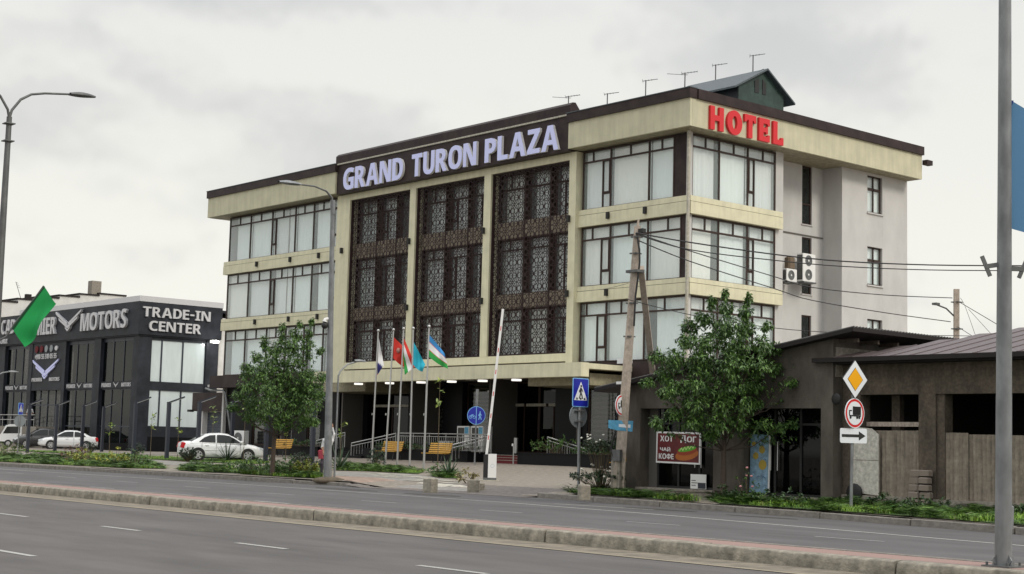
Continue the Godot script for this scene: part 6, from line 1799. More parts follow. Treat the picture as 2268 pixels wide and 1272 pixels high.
func make_car(called: String, label: String, paint: Material, at: Vector3, dir: Vector2, hs := 1.0, ls := 1.0) -> Node3D:
	var c := thing(called, label, "car", at, atan2(-dir.y, dir.x))
	var L := func(x: float) -> float: return x * ls
	var b := MB.new()
	var st := [[-2.2, .6, .4, .66], [-2.17, .74, .3, .9], [-2.0, .8, .26, 1.0], [-1.55, .84, .22, 1.01], [-1.0, .86, .2, .965], [-.3, .87, .2, .94], [.5, .87, .2, .925], [1.0, .86, .2, .93], [1.25, .855, .21, .92], [1.7, .83, .22, .85], [2.0, .77, .25, .74], [2.15, .66, .3, .62], [2.2, .5, .36, .52]]
	for s in st:
		s[0] *= ls; s[2] *= hs; s[3] *= hs
	loft(b, st)
	put("body", b, paint, c)
	# cabin: belt corners to roof, drawn as curved side profile
	var prof := [[-1.7, .985], [-1.35, 1.17], [-.98, 1.36], [-.6, 1.435], [-.1, 1.455], [.25, 1.42], [.6, 1.27], [.95, 1.06], [1.22, .9]]
	var rows := []
	for p in prof:
		var y: float = p[1] * hs
		var t := clampf((p[1] - .93) / .5, 0, 1)
		var w := lerpf(.8, .6, t)
		rows.append([V(p[0] * ls, .9 * hs, -.815), V(p[0] * ls, lerpf(.9 * hs, y, .75), -lerpf(.81, w + .03, .8)), V(p[0] * ls, y - .02, -w + .02), V(p[0] * ls, y + .015 * t, -w * .6), V(p[0] * ls, y + .025 * t, 0), V(p[0] * ls, y + .015 * t, w * .6), V(p[0] * ls, y - .02, w - .02), V(p[0] * ls, lerpf(.9 * hs, y, .75), lerpf(.81, w + .03, .8)), V(p[0] * ls, .9 * hs, .815)])
	var cb := MB.new(); cb.grid(rows, true)
	var cabin := put("cabin", cb, paint, c)
	# glass: side panes follow the tumblehome
	for s in [-1.0, 1.0]:
		var side := func(x: float, y: float) -> Vector3:
			var t := clampf((y / hs - .93) / .5, 0, 1)
			return V(x * ls, y, s * (lerpf(.823, .66, t) + .012))
		for q in [[[-1.28, .985], [-.42, .97], [-.42, 1.36], [-.72, 1.335], [-1.0, 1.22]], [[-.34, .965], [.95, .955], [.62, 1.17], [.32, 1.32], [.05, 1.365], [-.34, 1.37]]]:
			var g := MB.new()
			var pts := []
			for p in q: pts.append(side.call(p[0], p[1] * hs))
			for i in range(1, pts.size() - 1):
				if s > 0: g.quad(pts[0], pts[i], pts[i + 1], pts[i + 1])
				else: g.quad(pts[0], pts[i + 1], pts[i], pts[i])
			put("side_window", g, M.car_glass, cabin)
	var rg := MB.new(); rg.quad(V(-1.66 * ls, 1.02 * hs, .66), V(-1.66 * ls, 1.02 * hs, -.66), V(-.97 * ls, 1.385 * hs, -.52), V(-.97 * ls, 1.385 * hs, .52)); put("rear_window", rg, M.car_glass, cabin)
	var fg := MB.new(); fg.quad(V(1.23 * ls, .935 * hs, -.7), V(1.23 * ls, .935 * hs, .7), V(.34 * ls, 1.43 * hs, .52), V(.34 * ls, 1.43 * hs, -.52)); put("windscreen", fg, M.car_glass, cabin)
	for s in [-1.0, 1.0]:
		for x in [-1.3, 1.3]:
			var ar := MB.new(); ar.disc(Transform3D(Basis(V(s, 0, 0), V(0, 1, 0), V(0, 0, s)), V(x * ls, .33, s * .872)), .365, .365, .06, 24)
			put("wheel_arch", ar, M.black, c)
			var tw := MB.new()
			var tr := []
			for p in [[.2, .09], [.27, .1], [.31, .07], [.315, 0], [.31, -.07], [.27, -.1]]:
				var l := []
				for i in 25: l.append(V(cos(TAU * i / 24) * p[0], sin(TAU * i / 24) * p[0], p[1]))
				tr.append(l)
			tw.grid(tr)
			var wh := put("wheel", tw, M.tyre, c, Transform3D(Basis(V(s, 0, 0), V(0, 1, 0), V(0, 0, s)), V(x * ls, .315, s * .79)))
			var rm := MB.new(); rm.hoop(circle(.215), circle(.18), Transform3D(Basis(), V(0, 0, .098)), .03)
			for i in 6:
				var a := TAU * i / 6
				rm.bar(V(cos(a) * .03, sin(a) * .03, .088), V(cos(a) * .19, sin(a) * .19, .09), .07, .02, V(0, 0, 1))
			rm.disc(Transform3D(Basis(), V(0, 0, .1)), .05, .05, .03, 12)
			put("rim", rm, M.rim, wh)
			var dk := MB.new(); dk.disc(Transform3D(Basis(), V(0, 0, .06)), .21, .21, .02, 20); put("brake_shade", dk, M.black, wh)
		var tl := MB.new(); tl.bevel(Transform3D(Basis(V(1, -.25, 0).normalized(), V(.25, 1, 0).normalized(), V(0, 0, 1)), V(-2.07 * ls, .8 * hs, s * .68)), V(.24, .3, .24), .04)
		put("tail_light", tl, M.tail_red, c)
		var hl := MB.new(); hl.bevel(Transform3D(Basis(Vector3.UP, s * .45) * Basis(Vector3.BACK, -.25), V(2.0 * ls, .66 * hs, s * .62)), V(.3, .15, .24), .03)
		put("headlight", hl, M.headlight, c)
		for x in [-.38, .88, -1.12]:
			var y0 := .34 if x > -1 else .7
			put("door_gap", bx(V(x * ls - .006, y0 * hs, s * .874), V(x * ls + .006, .92 * hs, s * .86)), M.black, c)
		for x in [-.85, .12]: put("door_handle", bx(V(x * ls - .09, .8 * hs, s * .895), V(x * ls + .09, .83 * hs, s * .86)), paint, c)
		put("side_trim", bx(V(-.95 * ls, .56 * hs, s * .885), V(.95 * ls, .585 * hs, s * .86)), paint, c)
		var mi := MB.new(); mi.ball(V(.92 * ls, 1.0 * hs, s * .94), V(.1, .075, .1), 10, 6); put("wing_mirror", mi, paint, c)
	put("front_grille", bx(V(2.17 * ls, .5 * hs, -.3), V(2.212 * ls, .6 * hs, .3)), M.black, c)
	put("lower_intake", bx(V(2.14 * ls, .33 * hs, -.42), V(2.205 * ls, .4 * hs, .42)), M.black, c)
	put("number_plate", bx(V(-2.215 * ls, .74 * hs, -.26), V(-2.18 * ls, .85 * hs, .26)), M.white_paint, c)
	put("underbody", bx(V(-1.9 * ls, .14, -.7), V(1.9 * ls, .3, .7)), M.black, c)
	return c
func build_cars() -> void:
	make_car("sedan", "white saloon car seen from behind, parked before the garage annex with red tail lights", M.car_white, on(-70.85, -41.3), Vector2(.364, -.927))
	make_car("far_sedan", "white saloon car facing left, parked in front of the showroom", M.car_white, on(-110.65, -51.1), Vector2(-.364, .927))
	make_car("black_car", "dark high car half hidden between the white truck and the far white saloon", M.car_black, on(-116.5, -51.6), Vector2(-.3, .95), 1.08, 1.0)
	var t := thing("small_truck", "white small pickup truck cut off by the left picture edge", "truck", on(-120.6, -51.6), atan2(-.927, -.364))
	var b := MB.new()
	var rows := []
	for p in [[1.75, .45, .7], [1.78, .7, .78], [1.62, 1.05, .8], [1.25, 1.72, .76], [.9, 1.86, .72], [.1, 1.86, .72], [.0, 1.8, .76], [-.02, .45, .78]]:
		rows.append([V(p[0], p[1], -p[2]), V(p[0] + .02, p[1] + .01, 0), V(p[0], p[1], p[2])])
	b.grid(rows)
	for s in [-1.0, 1.0]:
		var pl := PackedVector2Array([Vector2(-.02, .45), Vector2(1.75, .45), Vector2(1.78, .7), Vector2(1.62, 1.05), Vector2(1.25, 1.72), Vector2(.9, 1.86), Vector2(.1, 1.86), Vector2(0, 1.8)])
		b.prism(pl, Transform3D(Basis(), V(0, 0, .75 * s + .03)), .06)
	var cab := put("cab", b, M.car_white, t)
	for s in [-1.0, 1.0]:
		var g := MB.new(); g.prism(PackedVector2Array([Vector2(.12, 1.14), Vector2(1.45, 1.1), Vector2(1.15, 1.66), Vector2(.12, 1.7)]), Transform3D(Basis(), V(0, 0, s * .785 + .006)), .012)
		put("side_window", g, M.car_glass, cab)
		put("door_handle", bx(V(.15, .92, s * .8), V(.3, .98, s * .77)), M.black, cab)
		for x in [1.0, -1.5]:
			var w := put("wheel", tubes([V(x, .3, s * .62), V(x, .3, s * .8)], [.3], 20), M.tyre, t)
			put("rim", tubes([V(x, .3, s * .7), V(x, .3, s * .812)], [.17], 16), M.rim, w)
	var wsn := MB.new(); wsn.quad(V(1.64, 1.08, .68), V(1.64, 1.08, -.68), V(1.28, 1.7, -.64), V(1.28, 1.7, .64)); put("windscreen", wsn, M.car_glass, cab)
	put("load_bed", bx(V(-2.2, .55, -.76), V(-.1, 1.05, .76)), M.car_white, t)
	put("chassis", bx(V(-2.1, .3, -.6), V(1.6, .5, .6)), M.black, t)

# ---------------------------------------------------------------- people: one skin over a skeleton of tapered capsules
func figure(parent: Node, bones: Array, cell: float) -> MeshInstance3D:
	var lo := V(1e3, 1e3, 1e3); var hi := -lo
	for q in bones:
		for e in [q[0], q[1]]:
			var r: float = maxf(q[2], q[3]) + .08
			lo = lo.min(e - V(r, r, r)); hi = hi.max(e + V(r, r, r))
	var n := Vector3i(((hi - lo) / cell).ceil()) + Vector3i.ONE
	var f := PackedFloat32Array(); f.resize(n.x * n.y * n.z); f.fill(.5)
	var own := PackedInt32Array(); own.resize(f.size())
	var near := PackedFloat32Array(); near.resize(f.size()); near.fill(9)
	for bi in bones.size():
		var q: Array = bones[bi]
		var a: Vector3 = q[0]; var d: Vector3 = q[1] - q[0]
		var rr: float = maxf(q[2], q[3]) + .07
		var i0 := Vector3i(((a.min(q[1]) - V(rr, rr, rr) - lo) / cell).floor()).clamp(Vector3i.ZERO, n - Vector3i.ONE)
		var i1 := Vector3i(((a.max(q[1]) + V(rr, rr, rr) - lo) / cell).ceil()).clamp(Vector3i.ZERO, n - Vector3i.ONE)
		var dd := maxf(d.length_squared(), 1e-8)
		for z in range(i0.z, i1.z + 1):
			for y in range(i0.y, i1.y + 1):
				var row := (z * n.y + y) * n.x
				for x in range(i0.x, i1.x + 1):
					var p := lo + V(x, y, z) * cell - a
					var t := clampf(p.dot(d) / dd, 0, 1)
					var v := (p - d * t).length() - lerpf(q[2], q[3], t)
					var k := row + x
					if v < near[k]: near[k] = v; own[k] = bi
					var o := f[k]
					var h := maxf(.035 - absf(o - v), 0) / .035
					f[k] = minf(o, v) - h * h * .035 * .25
	var vid := PackedInt32Array(); vid.resize(f.size()); vid.fill(-1)
	var vp := []; var vc := []
	var sx := 1; var sy := n.x; var sz := n.x * n.y
	for z in n.z - 1:
		for y in n.y - 1:
			for x in n.x - 1:
				var k := x * sx + y * sy + z * sz
				var m := 0
				for c in 8:
					if f[k + (c & 1) * sx + (c >> 1 & 1) * sy + (c >> 2) * sz] < 0: m |= 1 << c
				if m == 0 or m == 255: continue
				var s := Vector3.ZERO; var cnt := 0
				for e in [[0, 1], [2, 3], [4, 5], [6, 7], [0, 2], [1, 3], [4, 6], [5, 7], [0, 4], [1, 5], [2, 6], [3, 7]]:
					if (m >> e[0] & 1) != (m >> e[1] & 1):
						var fa := f[k + (e[0] & 1) * sx + (e[0] >> 1 & 1) * sy + (e[0] >> 2) * sz]
						var fb := f[k + (e[1] & 1) * sx + (e[1] >> 1 & 1) * sy + (e[1] >> 2) * sz]
						var t := fa / (fa - fb)
						s += V(e[0] & 1, e[0] >> 1 & 1, e[0] >> 2).lerp(V(e[1] & 1, e[1] >> 1 & 1, e[1] >> 2), t); cnt += 1
				vid[k] = vp.size()
				vp.append(lo + (V(x, y, z) + s / cnt) * cell)
				vc.append(bones[own[k]][4])
	var b := MB.new()
	var faces := []
	var nm := []
	for i in vp.size(): nm.append(Vector3.ZERO)
	for z in range(1, n.z - 1):
		for y in range(1, n.y - 1):
			for x in range(1, n.x - 1):
				var k := x * sx + y * sy + z * sz
				for ax in [[sx, sy, sz], [sy, sz, sx], [sz, sx, sy]]:
					var ins := f[k] < 0
					if ins == (f[k + ax[0]] < 0): continue
					var q := [vid[k - ax[1] - ax[2]], vid[k - ax[2]], vid[k], vid[k - ax[1]]]
					if q.has(-1): continue
					if not ins: q.reverse()
					var m: Vector3 = (vp[q[1]] - vp[q[0]]).cross(vp[q[2]] - vp[q[0]])
					for w in q: nm[w] += m
					faces.append(q)
	for q in faces:
		var nn := []
		for w in q: nn.append(nm[w].normalized())
		b.col = vc[q[0]]
		b.tri(vp[q[0]], vp[q[1]], vp[q[2]], nn[0], nn[1], nn[2]); b.tri(vp[q[0]], vp[q[2]], vp[q[3]], nn[0], nn[2], nn[3])
	return put("body", b, M.painted, parent)
func build_people() -> void:
	var SK := Color(.32, .18, .12); var SH := Color(.62, .63, .64); var TR := Color(.05, .04, .055); var HR := Color(.015, .012, .01); var BK := Color(.012, .012, .014)
	# x = image right, z = towards the camera
	var p := thing("person", "person in a white shirt and dark trousers standing behind the tall lamp, one arm raised", "person", on(-47.85, -32.42), atan2(.75, .66))
	var bones := [
		[V(.02, .93, 0), V(.03, 1.08, 0), .15, .14, TR], [V(.03, 1.05, 0), V(.06, 1.34, .0), .145, .17, SH], [V(-.1, 1.38, 0), V(.2, 1.39, 0), .075, .075, SH],
		[V(.05, 1.42, 0), V(.05, 1.54, .0), .055, .05, SK], [V(.05, 1.58, .0), V(.05, 1.66, -.01), .09, .085, SK], [V(.05, 1.66, -.03), V(.05, 1.69, -.03), .095, .08, HR],
		[V(.2, 1.39, 0), V(.27, 1.62, .05), .055, .045, SH], [V(.27, 1.62, .05), V(.21, 1.85, .1), .042, .034, SH], [V(.21, 1.86, .1), V(.2, 1.94, .12), .034, .028, SK], [V(.2, 1.93, .12), V(.16, 1.99, .14), .014, .01, SK], [V(.2, 1.94, .12), V(.19, 2.02, .13), .013, .01, SK], [V(.2, 1.94, .12), V(.22, 2.01, .12), .013, .01, SK],
		[V(-.12, 1.38, 0), V(-.17, 1.12, .02), .055, .045, SH], [V(-.17, 1.12, .02), V(-.1, .92, .12), .042, .034, SK], [V(-.1, .92, .12), V(-.09, .84, .14), .034, .026, SK],
		[V(-.06, .92, 0), V(-.15, .52, .06), .095, .07, TR], [V(-.15, .52, .06), V(-.16, .1, -.04), .065, .05, TR], [V(-.16, .05, -.04), V(-.2, .04, .14), .048, .036, BK],
		[V(.1, .92, 0), V(.12, .5, .0), .095, .07, TR], [V(.12, .5, 0), V(.13, .1, -.02), .065, .05, TR], [V(.13, .05, -.02), V(.1, .04, .16), .048, .036, BK]]
	figure(p, bones, .021)
	var bag := MB.new(); bag.bevel(Transform3D(Basis(Vector3.BACK, .1), V(-.2, .86, .1)), V(.2, .34, .12), .04)
	solo("shoulder_bag", bag, mt("bag_red", Color(.28, .03, .05), .7), "dark red shoulder bag on the hip of the person behind the lamp", "bag", "", Transform3D(Basis(Vector3.UP, atan2(.75, .66)), on(-47.85, -32.42)))
	p = thing("person", "person in a white shirt and dark trousers at the showroom entrance", "person", V(-122.8, 2.2, -53.2), atan2(.75, .66))
	bones = [
		[V(0, .95, 0), V(0, 1.1, 0), .15, .14, TR], [V(0, 1.08, 0), V(0, 1.36, 0), .15, .17, SH], [V(-.17, 1.4, 0), V(.17, 1.4, 0), .075, .075, SH],
		[V(0, 1.44, 0), V(0, 1.55, 0), .055, .05, SK], [V(0, 1.59, .01), V(0, 1.66, .0), .088, .085, SK], [V(0, 1.66, -.02), V(0, 1.7, -.02), .093, .08, HR],
		[V(.19, 1.39, 0), V(.27, 1.14, -.03), .055, .045, SH], [V(.27, 1.14, -.03), V(.12, 1.02, .15), .042, .034, SK], [V(.12, 1.02, .15), V(.04, 1.0, .17), .034, .026, SK],
		[V(-.19, 1.39, 0), V(-.26, 1.14, .0), .055, .045, SH], [V(-.26, 1.14, 0), V(-.24, .92, .08), .042, .034, SK], [V(-.24, .92, .08), V(-.24, .83, .1), .034, .026, SK],
		[V(-.08, .93, 0), V(-.09, .5, .02), .095, .07, TR], [V(-.09, .5, .02), V(-.09, .1, -.02), .065, .05, TR], [V(-.09, .05, -.02), V(-.11, .04, .16), .048, .036, BK],
		[V(.08, .93, 0), V(.1, .5, .02), .095, .07, TR], [V(.1, .5, .02), V(.11, .1, -.02), .065, .05, TR], [V(.11, .05, -.02), V(.14, .04, .16), .048, .036, BK]]
	figure(p, bones, .028)

# ---------------------------------------------------------------- plants
func leaf_mesh(len: float, wid: float, curl: float) -> ArrayMesh:   # pointed leaf along +z, folded on its midrib, drooping
	var b := MB.new()
	var pts := []
	for i in 4:
		var t := i / 3.0
		pts.append([V(0, -curl * t * t * len, t * len), wid * [0.12, .5, .42, .02][i]])
	for i in 3:
		for s in [-1.0, 1.0]:
			var a: Vector3 = pts[i][0]; var c: Vector3 = pts[i + 1][0]
			var a2: Vector3 = a + V(s * pts[i][1], pts[i][1] * .35, 0); var c2: Vector3 = c + V(s * pts[i + 1][1], pts[i + 1][1] * .35, 0)
			if s > 0: b.quad(a, c, c2, a2)
			else: b.quad(a, a2, c2, c)
	return b.mesh()
func leaf_cluster(out_: Array, cols: Array, p: Vector3, dir: Vector3, count: int, size: float, c0: Color, c1: Color, droop: float) -> void:
	var tone := rng.randf()
	for i in count:
		var d := (dir.normalized() * rng.randf_range(.1, .8) + V(rng.randf_range(-1, 1), rng.randf_range(-.7, .5) - droop, rng.randf_range(-1, 1)) * .9).normalized()
		var up := (Vector3.UP + V(rng.randf_range(-.6, .6), 0, rng.randf_range(-.6, .6))).normalized()
		if absf(d.dot(up)) > .95: up = V(.6, .3, .7).normalized()
		var x := up.cross(d).normalized()
		var s := size * rng.randf_range(.5, 1.4)
		out_.append(Transform3D(Basis(x, d.cross(x), d).scaled(V(s, s, s)), p + V(rng.randf_range(-.05, .05), rng.randf_range(-.05, .05), rng.randf_range(-.05, .05)) * size * 8))
		var k := clampf(tone * .65 + rng.randf_range(-.15, .5), 0, 1)
		cols.append(c0.lerp(c1, k))
func tree(called: String, label: String, at: Vector3, hgt: float, lean: Vector3, lobes: Array, scale_: float, org: Vector2, gy: float, gx: float, dens: float, bare: float) -> void:
	var R := V(.66, 0, -.75)
	var D := V(.75, 0, .66)
	var t := thing(called, label, "tree", at)
	var tip := V(0, hgt * .62, 0) + lean
	var tr := MB.new()
	tr.tube([V(0, -.1, 0), V(0, .15, 0), V(0, bare * .6, 0) + lean * .2, V(0, bare, 0) + lean * .35, tip], [.13, .095, .08, .07, .025], 9)
	put("trunk", tr, M.bark, t)
	var xf := []; var cols := []
	var tw := MB.new()
	for l in lobes:
		var rgt: float = (l[0] / org.x - gx) / scale_
		var up: float = (gy - l[1] / org.x) / scale_
		var rad: float = l[2] / org.x / scale_
		up += .06
		rgt *= 1.07
		var spread := clampf(1.7 - absf(rgt) * .55, .35, 1.4) * clampf((hgt - up) / hgt * 2.2, .12, 1)
		var reps := 2 if spread > .5 else 1
		for z in reps:
			var dep := rng.randf_range(-1, 1) * spread if reps == 1 else (z - .5) * 2.0 * spread * rng.randf_range(.2, 1.0)
			var c := R * rgt + V(0, up, 0) + D * dep
			# a limb out to the lobe
			var st := V(0, clampf(up * .62, bare * .8, hgt * .58), 0) + lean * .6
			st = V(0, 0, 0).lerp(tip, clampf(st.y / tip.y, 0, 1))
			var mid := st.lerp(c, .5) + V(0, -.12 * st.distance_to(c), 0)
			if rng.randf() < .55: tw.tube([st, mid, c, c + (c - mid).normalized() * rad * .6], [.022, .015, .009, .003], 5, false)
			for k in 8:
				leaf_cluster(xf, cols, mid.lerp(c, .25 + k * .1) + V(rng.randf_range(-.1, .1), rng.randf_range(-.08, .12), rng.randf_range(-.1, .1)), R * signf(rgt) + V(0, .1, 0), 7, .105, Color(.02, .055, .014), Color(.13, .24, .05), .25)
			var n := maxi(32, int(rad * rad * dens / reps))
			for i in n:
				var d := V(rng.randfn(0, 1), rng.randfn(0, 1), rng.randfn(0, 1)).normalized()
				var p := c + d * rad * pow(rng.randf(), .5) * (V(.65, 1.35, .65) if l[2] < 50 and l[1] < 260 else V(1.08, .9, 1.08))
				leaf_cluster(xf, cols, p, d + V(0, -.2, 0), 7, .102, Color(.02, .055, .014), Color(.13, .24, .05), .25)
	put("limbs", tw, M.bark, t)
	scatter("crown", t, leaf_mesh(1.0, .36, .25), M.leaf, xf, cols)
func shrub(called: String, label: String, cat: String, at: Vector3, w: float, h: float, n: int, size: float, c0: Color, c1: Color, group := "", flowers := 0, fc := Color(.7, .68, .62), shape := "") -> Node3D:
	var s := thing(called, label, cat, at, 0, group)
	var xf := []; var cols := []
	var st := MB.new()
	var m := maxi(4, n / 5)
	for i in m:
		var a := rng.randf() * TAU
		var r := sqrt(rng.randf()) * w
		var y := h * rng.randf_range(.25, 1.0) * (1 - .45 * pow(r / w, 2))
		if shape == "tiers": y = h * ([.28, .33, .8, .88][i % 4] + rng.randf_range(-.06, .06)); r *= .55 if i % 4 > 1 else 1.0
		if shape == "ball": y = h * .5 + h * .5 * sqrt(maxf(0, 1 - pow(r / w, 2))) * rng.randf_range(-.8, 1)
		var e := V(cos(a) * r, y, sin(a) * r)
		if i % 3 == 0: st.tube([V(cos(a) * r * .15, 0, sin(a) * r * .15), V(cos(a) * r * .6, y * .6, sin(a) * r * .6), e], [.014, .01, .004], 4, false)
		leaf_cluster(xf, cols, e, V(cos(a), .3, sin(a)), 14, size, c0, c1, .0)
	put("stem", st, M.stem, s)
	scatter("foliage", s, leaf_mesh(1.0, .42, .2), M.leaf, xf, cols)
	for i in flowers:
		var b := MB.new()
		var a := rng.randf() * TAU
		var r := sqrt(rng.randf()) * w * .9
		var p := V(cos(a) * r, h * (rng.randf_range(.75, 1.05) if i % 2 == 0 else rng.randf_range(.3, .5)), sin(a) * r * .8)
		b.col = fc
		b.ball(p, V(.038, .03, .038), 8, 5)
		put("bloom", b, M.painted, s)
	return s
func yucca(label: String, at: Vector3, r: float, h: float, n: int) -> void:
	var s := thing("yucca", label, "plant", at, 0, "spiky yucca plants")
	for i in n:
		var a := i * 2.4
		var el := lerpf(.25, 1.45, float(i) / n)
		var d := V(cos(a) * cos(el), sin(el), sin(a) * cos(el))
		var tip := d * r * lerpf(1.0, h / r, sin(el))
		var side := V(-sin(a), 0, cos(a)) * .028
		var m := MB.new()
		m.quad(V(0, .05, 0) - side, V(0, .05, 0) + side, tip * .6 + side, tip * .6 - side); m.quad(tip * .6 - side, tip * .6 + side, tip, tip)
		m.quad(tip * .6 + side + V(0, .02, 0), V(0, .07, 0) + side, V(0, .07, 0), tip * .6 + V(0, -.01, 0))
		put("leaf_blade", m, M.yucca, s)
func build_plants() -> void:
	mt("yucca", Color(.05, .085, .045), .6)
	tree("street_tree", "bushy young tree with dark green crown by the kerb left of the tall lamp", on(-49.71, -31.24), 5.6, V(.1, 0, -.05), [[575, 80, 22], [495, 100, 24], [370, 120, 24], [360, 190, 48], [470, 180, 50], [560, 170, 40], [250, 240, 42], [330, 280, 66], [450, 270, 74], [560, 260, 46], [640, 290, 28], [200, 350, 48], [330, 380, 90], [480, 370, 62], [560, 330, 30], [140, 430, 30], [130, 490, 40], [240, 470, 84], [400, 480, 100], [560, 490, 76], [665, 490, 36], [170, 570, 66], [320, 580, 100], [480, 590, 100], [600, 580, 76], [650, 620, 40], [90, 640, 40], [60, 730, 30], [200, 700, 74], [350, 700, 100], [500, 690, 94], [610, 700, 64], [160, 790, 38], [260, 790, 62], [420, 790, 80], [560, 800, 62], [620, 820, 36], [400, 860, 36]], 58.3, Vector2(3.346, 0), 365.0, 102.0, 860.0, 1.9)
	tree("street_tree", "large spreading tree with spiky shoots standing before the kiosk", on(-27.8, -31.95), 5.8, V(.0, 0, 0), [[785, 55, 32], [680, 130, 44], [790, 180, 56], [955, 100, 38], [930, 210, 54], [640, 255, 70], [540, 310, 62], [780, 320, 100], [940, 330, 80], [1085, 320, 48], [500, 440, 64], [650, 450, 100], [850, 470, 110], [1040, 470, 90], [1150, 490, 54], [280, 570, 60], [420, 580, 84], [600, 600, 110], [800, 620, 120], [1000, 620, 90], [1150, 640, 62], [1280, 640, 54], [1400, 585, 46], [1400, 690, 38], [1240, 750, 36], [220, 770, 30], [350, 700, 72], [420, 800, 82], [600, 780, 120], [800, 800, 130], [980, 780, 80], [350, 850, 42], [560, 920, 84], [740, 940, 96], [900, 930, 66], [1000, 920, 38], [420, 1010, 46], [300, 1080, 52], [560, 1050, 84], [720, 1080, 86], [880, 1060, 76], [1050, 1070, 54], [1180, 1090, 38], [1300, 1060, 46], [1400, 1115, 34], [690, 1165, 46]], 79.7, Vector2(3.534, 0), 468.0, 222.0, 1150.0, 1.7)
	var g0 := Color(.03, .075, .02); var g1 := Color(.1, .18, .04)
	var y0 := Color(.16, .2, .03); var y1 := Color(.42, .4, .05)
	var r0 := Color(.1, .055, .04); var r1 := Color(.22, .13, .09)
	var d0 := Color(.012, .03, .014); var d1 := Color(.03, .06, .025)
	shrub("shrub", "reddish brown leafy shrub in the left verge below the far saloon", "shrub", on(-70.6, -33.0), .75, .95, 260, .09, r0, r1)
	shrub("shrub", "bright yellow green shrub right of the reddish one in the left verge", "shrub", on(-68.1, -32.3), .85, .75, 260, .09, y0.lerp(g1, .4), y1)
	shrub("shrub", "vivid yellow shrub farthest right in the long left verge", "shrub", on(-63.6, -31.7), .75, .85, 280, .09, y0, y1)
	shrub("shrub", "dark green upright shrub just right of the vivid yellow one", "shrub", on(-62.0, -31.9), .6, .85, 220, .09, g0, g1)
	shrub("shrub", "rounded green shrub at the left picture edge", "shrub", on(-80.0, -33.6), 1.0, .9, 320, .1, g0, y0)
	shrub("shrub", "small thin shrub at the left edge of the middle grass clump", "shrub", on(-60.4, -34.2), .55, .55, 120, .08, g0, g1)
	shrub("shrub", "small leafy plant at the right end of the middle grass clump", "shrub", on(-54.3, -32.2), .45, .65, 140, .08, g0, g1)
	shrub("hedge_clump", "dense green bush left of the tree trunk in the kerb bed", "shrub", on(-51.6, -32.0), .9, .75, 420, .09, g0, g1)
	shrub("hedge_clump", "dense green bush right of the tree trunk in the kerb bed", "shrub", on(-49.7, -32.0), .75, .75, 460, .09, g0, g1)
	shrub("hedge_clump", "yellowish bush at the right end of the kerb bed near the tall lamp", "shrub", on(-48.9, -32.2), .5, .7, 380, .09, y0.lerp(g0, .3), y0.lerp(y1, .5))
	shrub("ball_bush", "clipped dark ball bush at the rear wheel of the near saloon", "shrub", on(-70.2, -39.0), .42, .8, 900, .06, d0, d1, "", 0, Color.WHITE, "ball")
	shrub("ball_bush", "larger clipped dark ball bush right of the tree trunk", "shrub", on(-58.5, -38.3), .5, .75, 900, .06, d0, d1, "", 0, Color.WHITE, "ball")
	shrub("ball_bush", "smaller clipped dark ball bush left of the last dark lamp post", "shrub", on(-55.4, -37.3), .34, .5, 500, .06, d0, d1, "", 0, Color.WHITE, "ball")
	shrub("ball_bush", "clipped dark bush below the far white saloon", "shrub", on(-91, -43.5), .5, .8, 260, .08, d0, d1, "", 0, Color.WHITE, "ball")
	shrub("ball_bush", "clipped dark bush below the corner of the showroom", "shrub", on(-82.9, -42.6), .5, .8, 260, .08, d0, d1, "", 0, Color.WHITE, "ball")
	shrub("box_bush", "tall dark green clipped bush behind the flagpoles under the left bench of the pair", "shrub", on(-58.1, -42.2), .45, 1.0, 420, .07, d0, Color(.04, .085, .035))
	yucca("spiky yucca in front of the near saloon's front door", on(-70.0, -41.2), .9, 1.3, 26)
	yucca("spiky yucca right of the foot of the tall lamp", on(-54.9, -37.9), .75, 1.2, 24)
	yucca("spiky small yucca left of the concrete blocks", on(-45.9, -36.8), .55, .95, 22)
	shrub("flowering_plant", "low dark green clump with a white flower left of the small yucca", "plant", on(-47.2, -37.4), .5, .5, 200, .09, g0, g1, "", 2)
	shrub("dry_tuft", "dry straw coloured tuft beside the concrete block at the barrier", "plant", on(-40.9, -33.6), .35, .55, 90, .12, Color(.2, .18, .08), Color(.38, .33, .17))
	shrub("rose_bush", "tiered rose bush with white blooms in front of the concrete pole", "rose bush", on(-33.0, -32.35), .95, 1.7, 1100, .075, d0, Color(.05, .085, .03), "", 34, Color(.72, .7, .62), "tiers")
	shrub("rose_bush", "thin rose bush with pink blooms before the kiosk door", "rose bush", on(-26.9, -31.9), .4, .9, 110, .07, d0, g1, "", 5, Color(.65, .3, .32))
	for i in 9:
		shrub("weed_clump", ["dark leafy weed clump right of the big tree trunk", "dark weed clump below the drinks banner", "small dark weed clump below the kiosk door", "dark weed clump at the right kiosk corner", "weed clump left of the brick stack", "weed clump right at the foot of the brick stack", "weed clump right of the brick stack on the verge", "dark weed clump left of the near pole", "weed clump at the right picture edge"][i], "weed", on([-27.4, -26.6, -25.5, -24.6, -22.6, -21.6, -20.6, -18.4, -16.5][i], [-31.6, -31.3, -30.9, -31.0, -32.0, -31.9, -31.5, -30.9, -30.0][i]), .42, .42, 120, .085, d0, g0.lerp(g1, .5), "weeds on the verge")
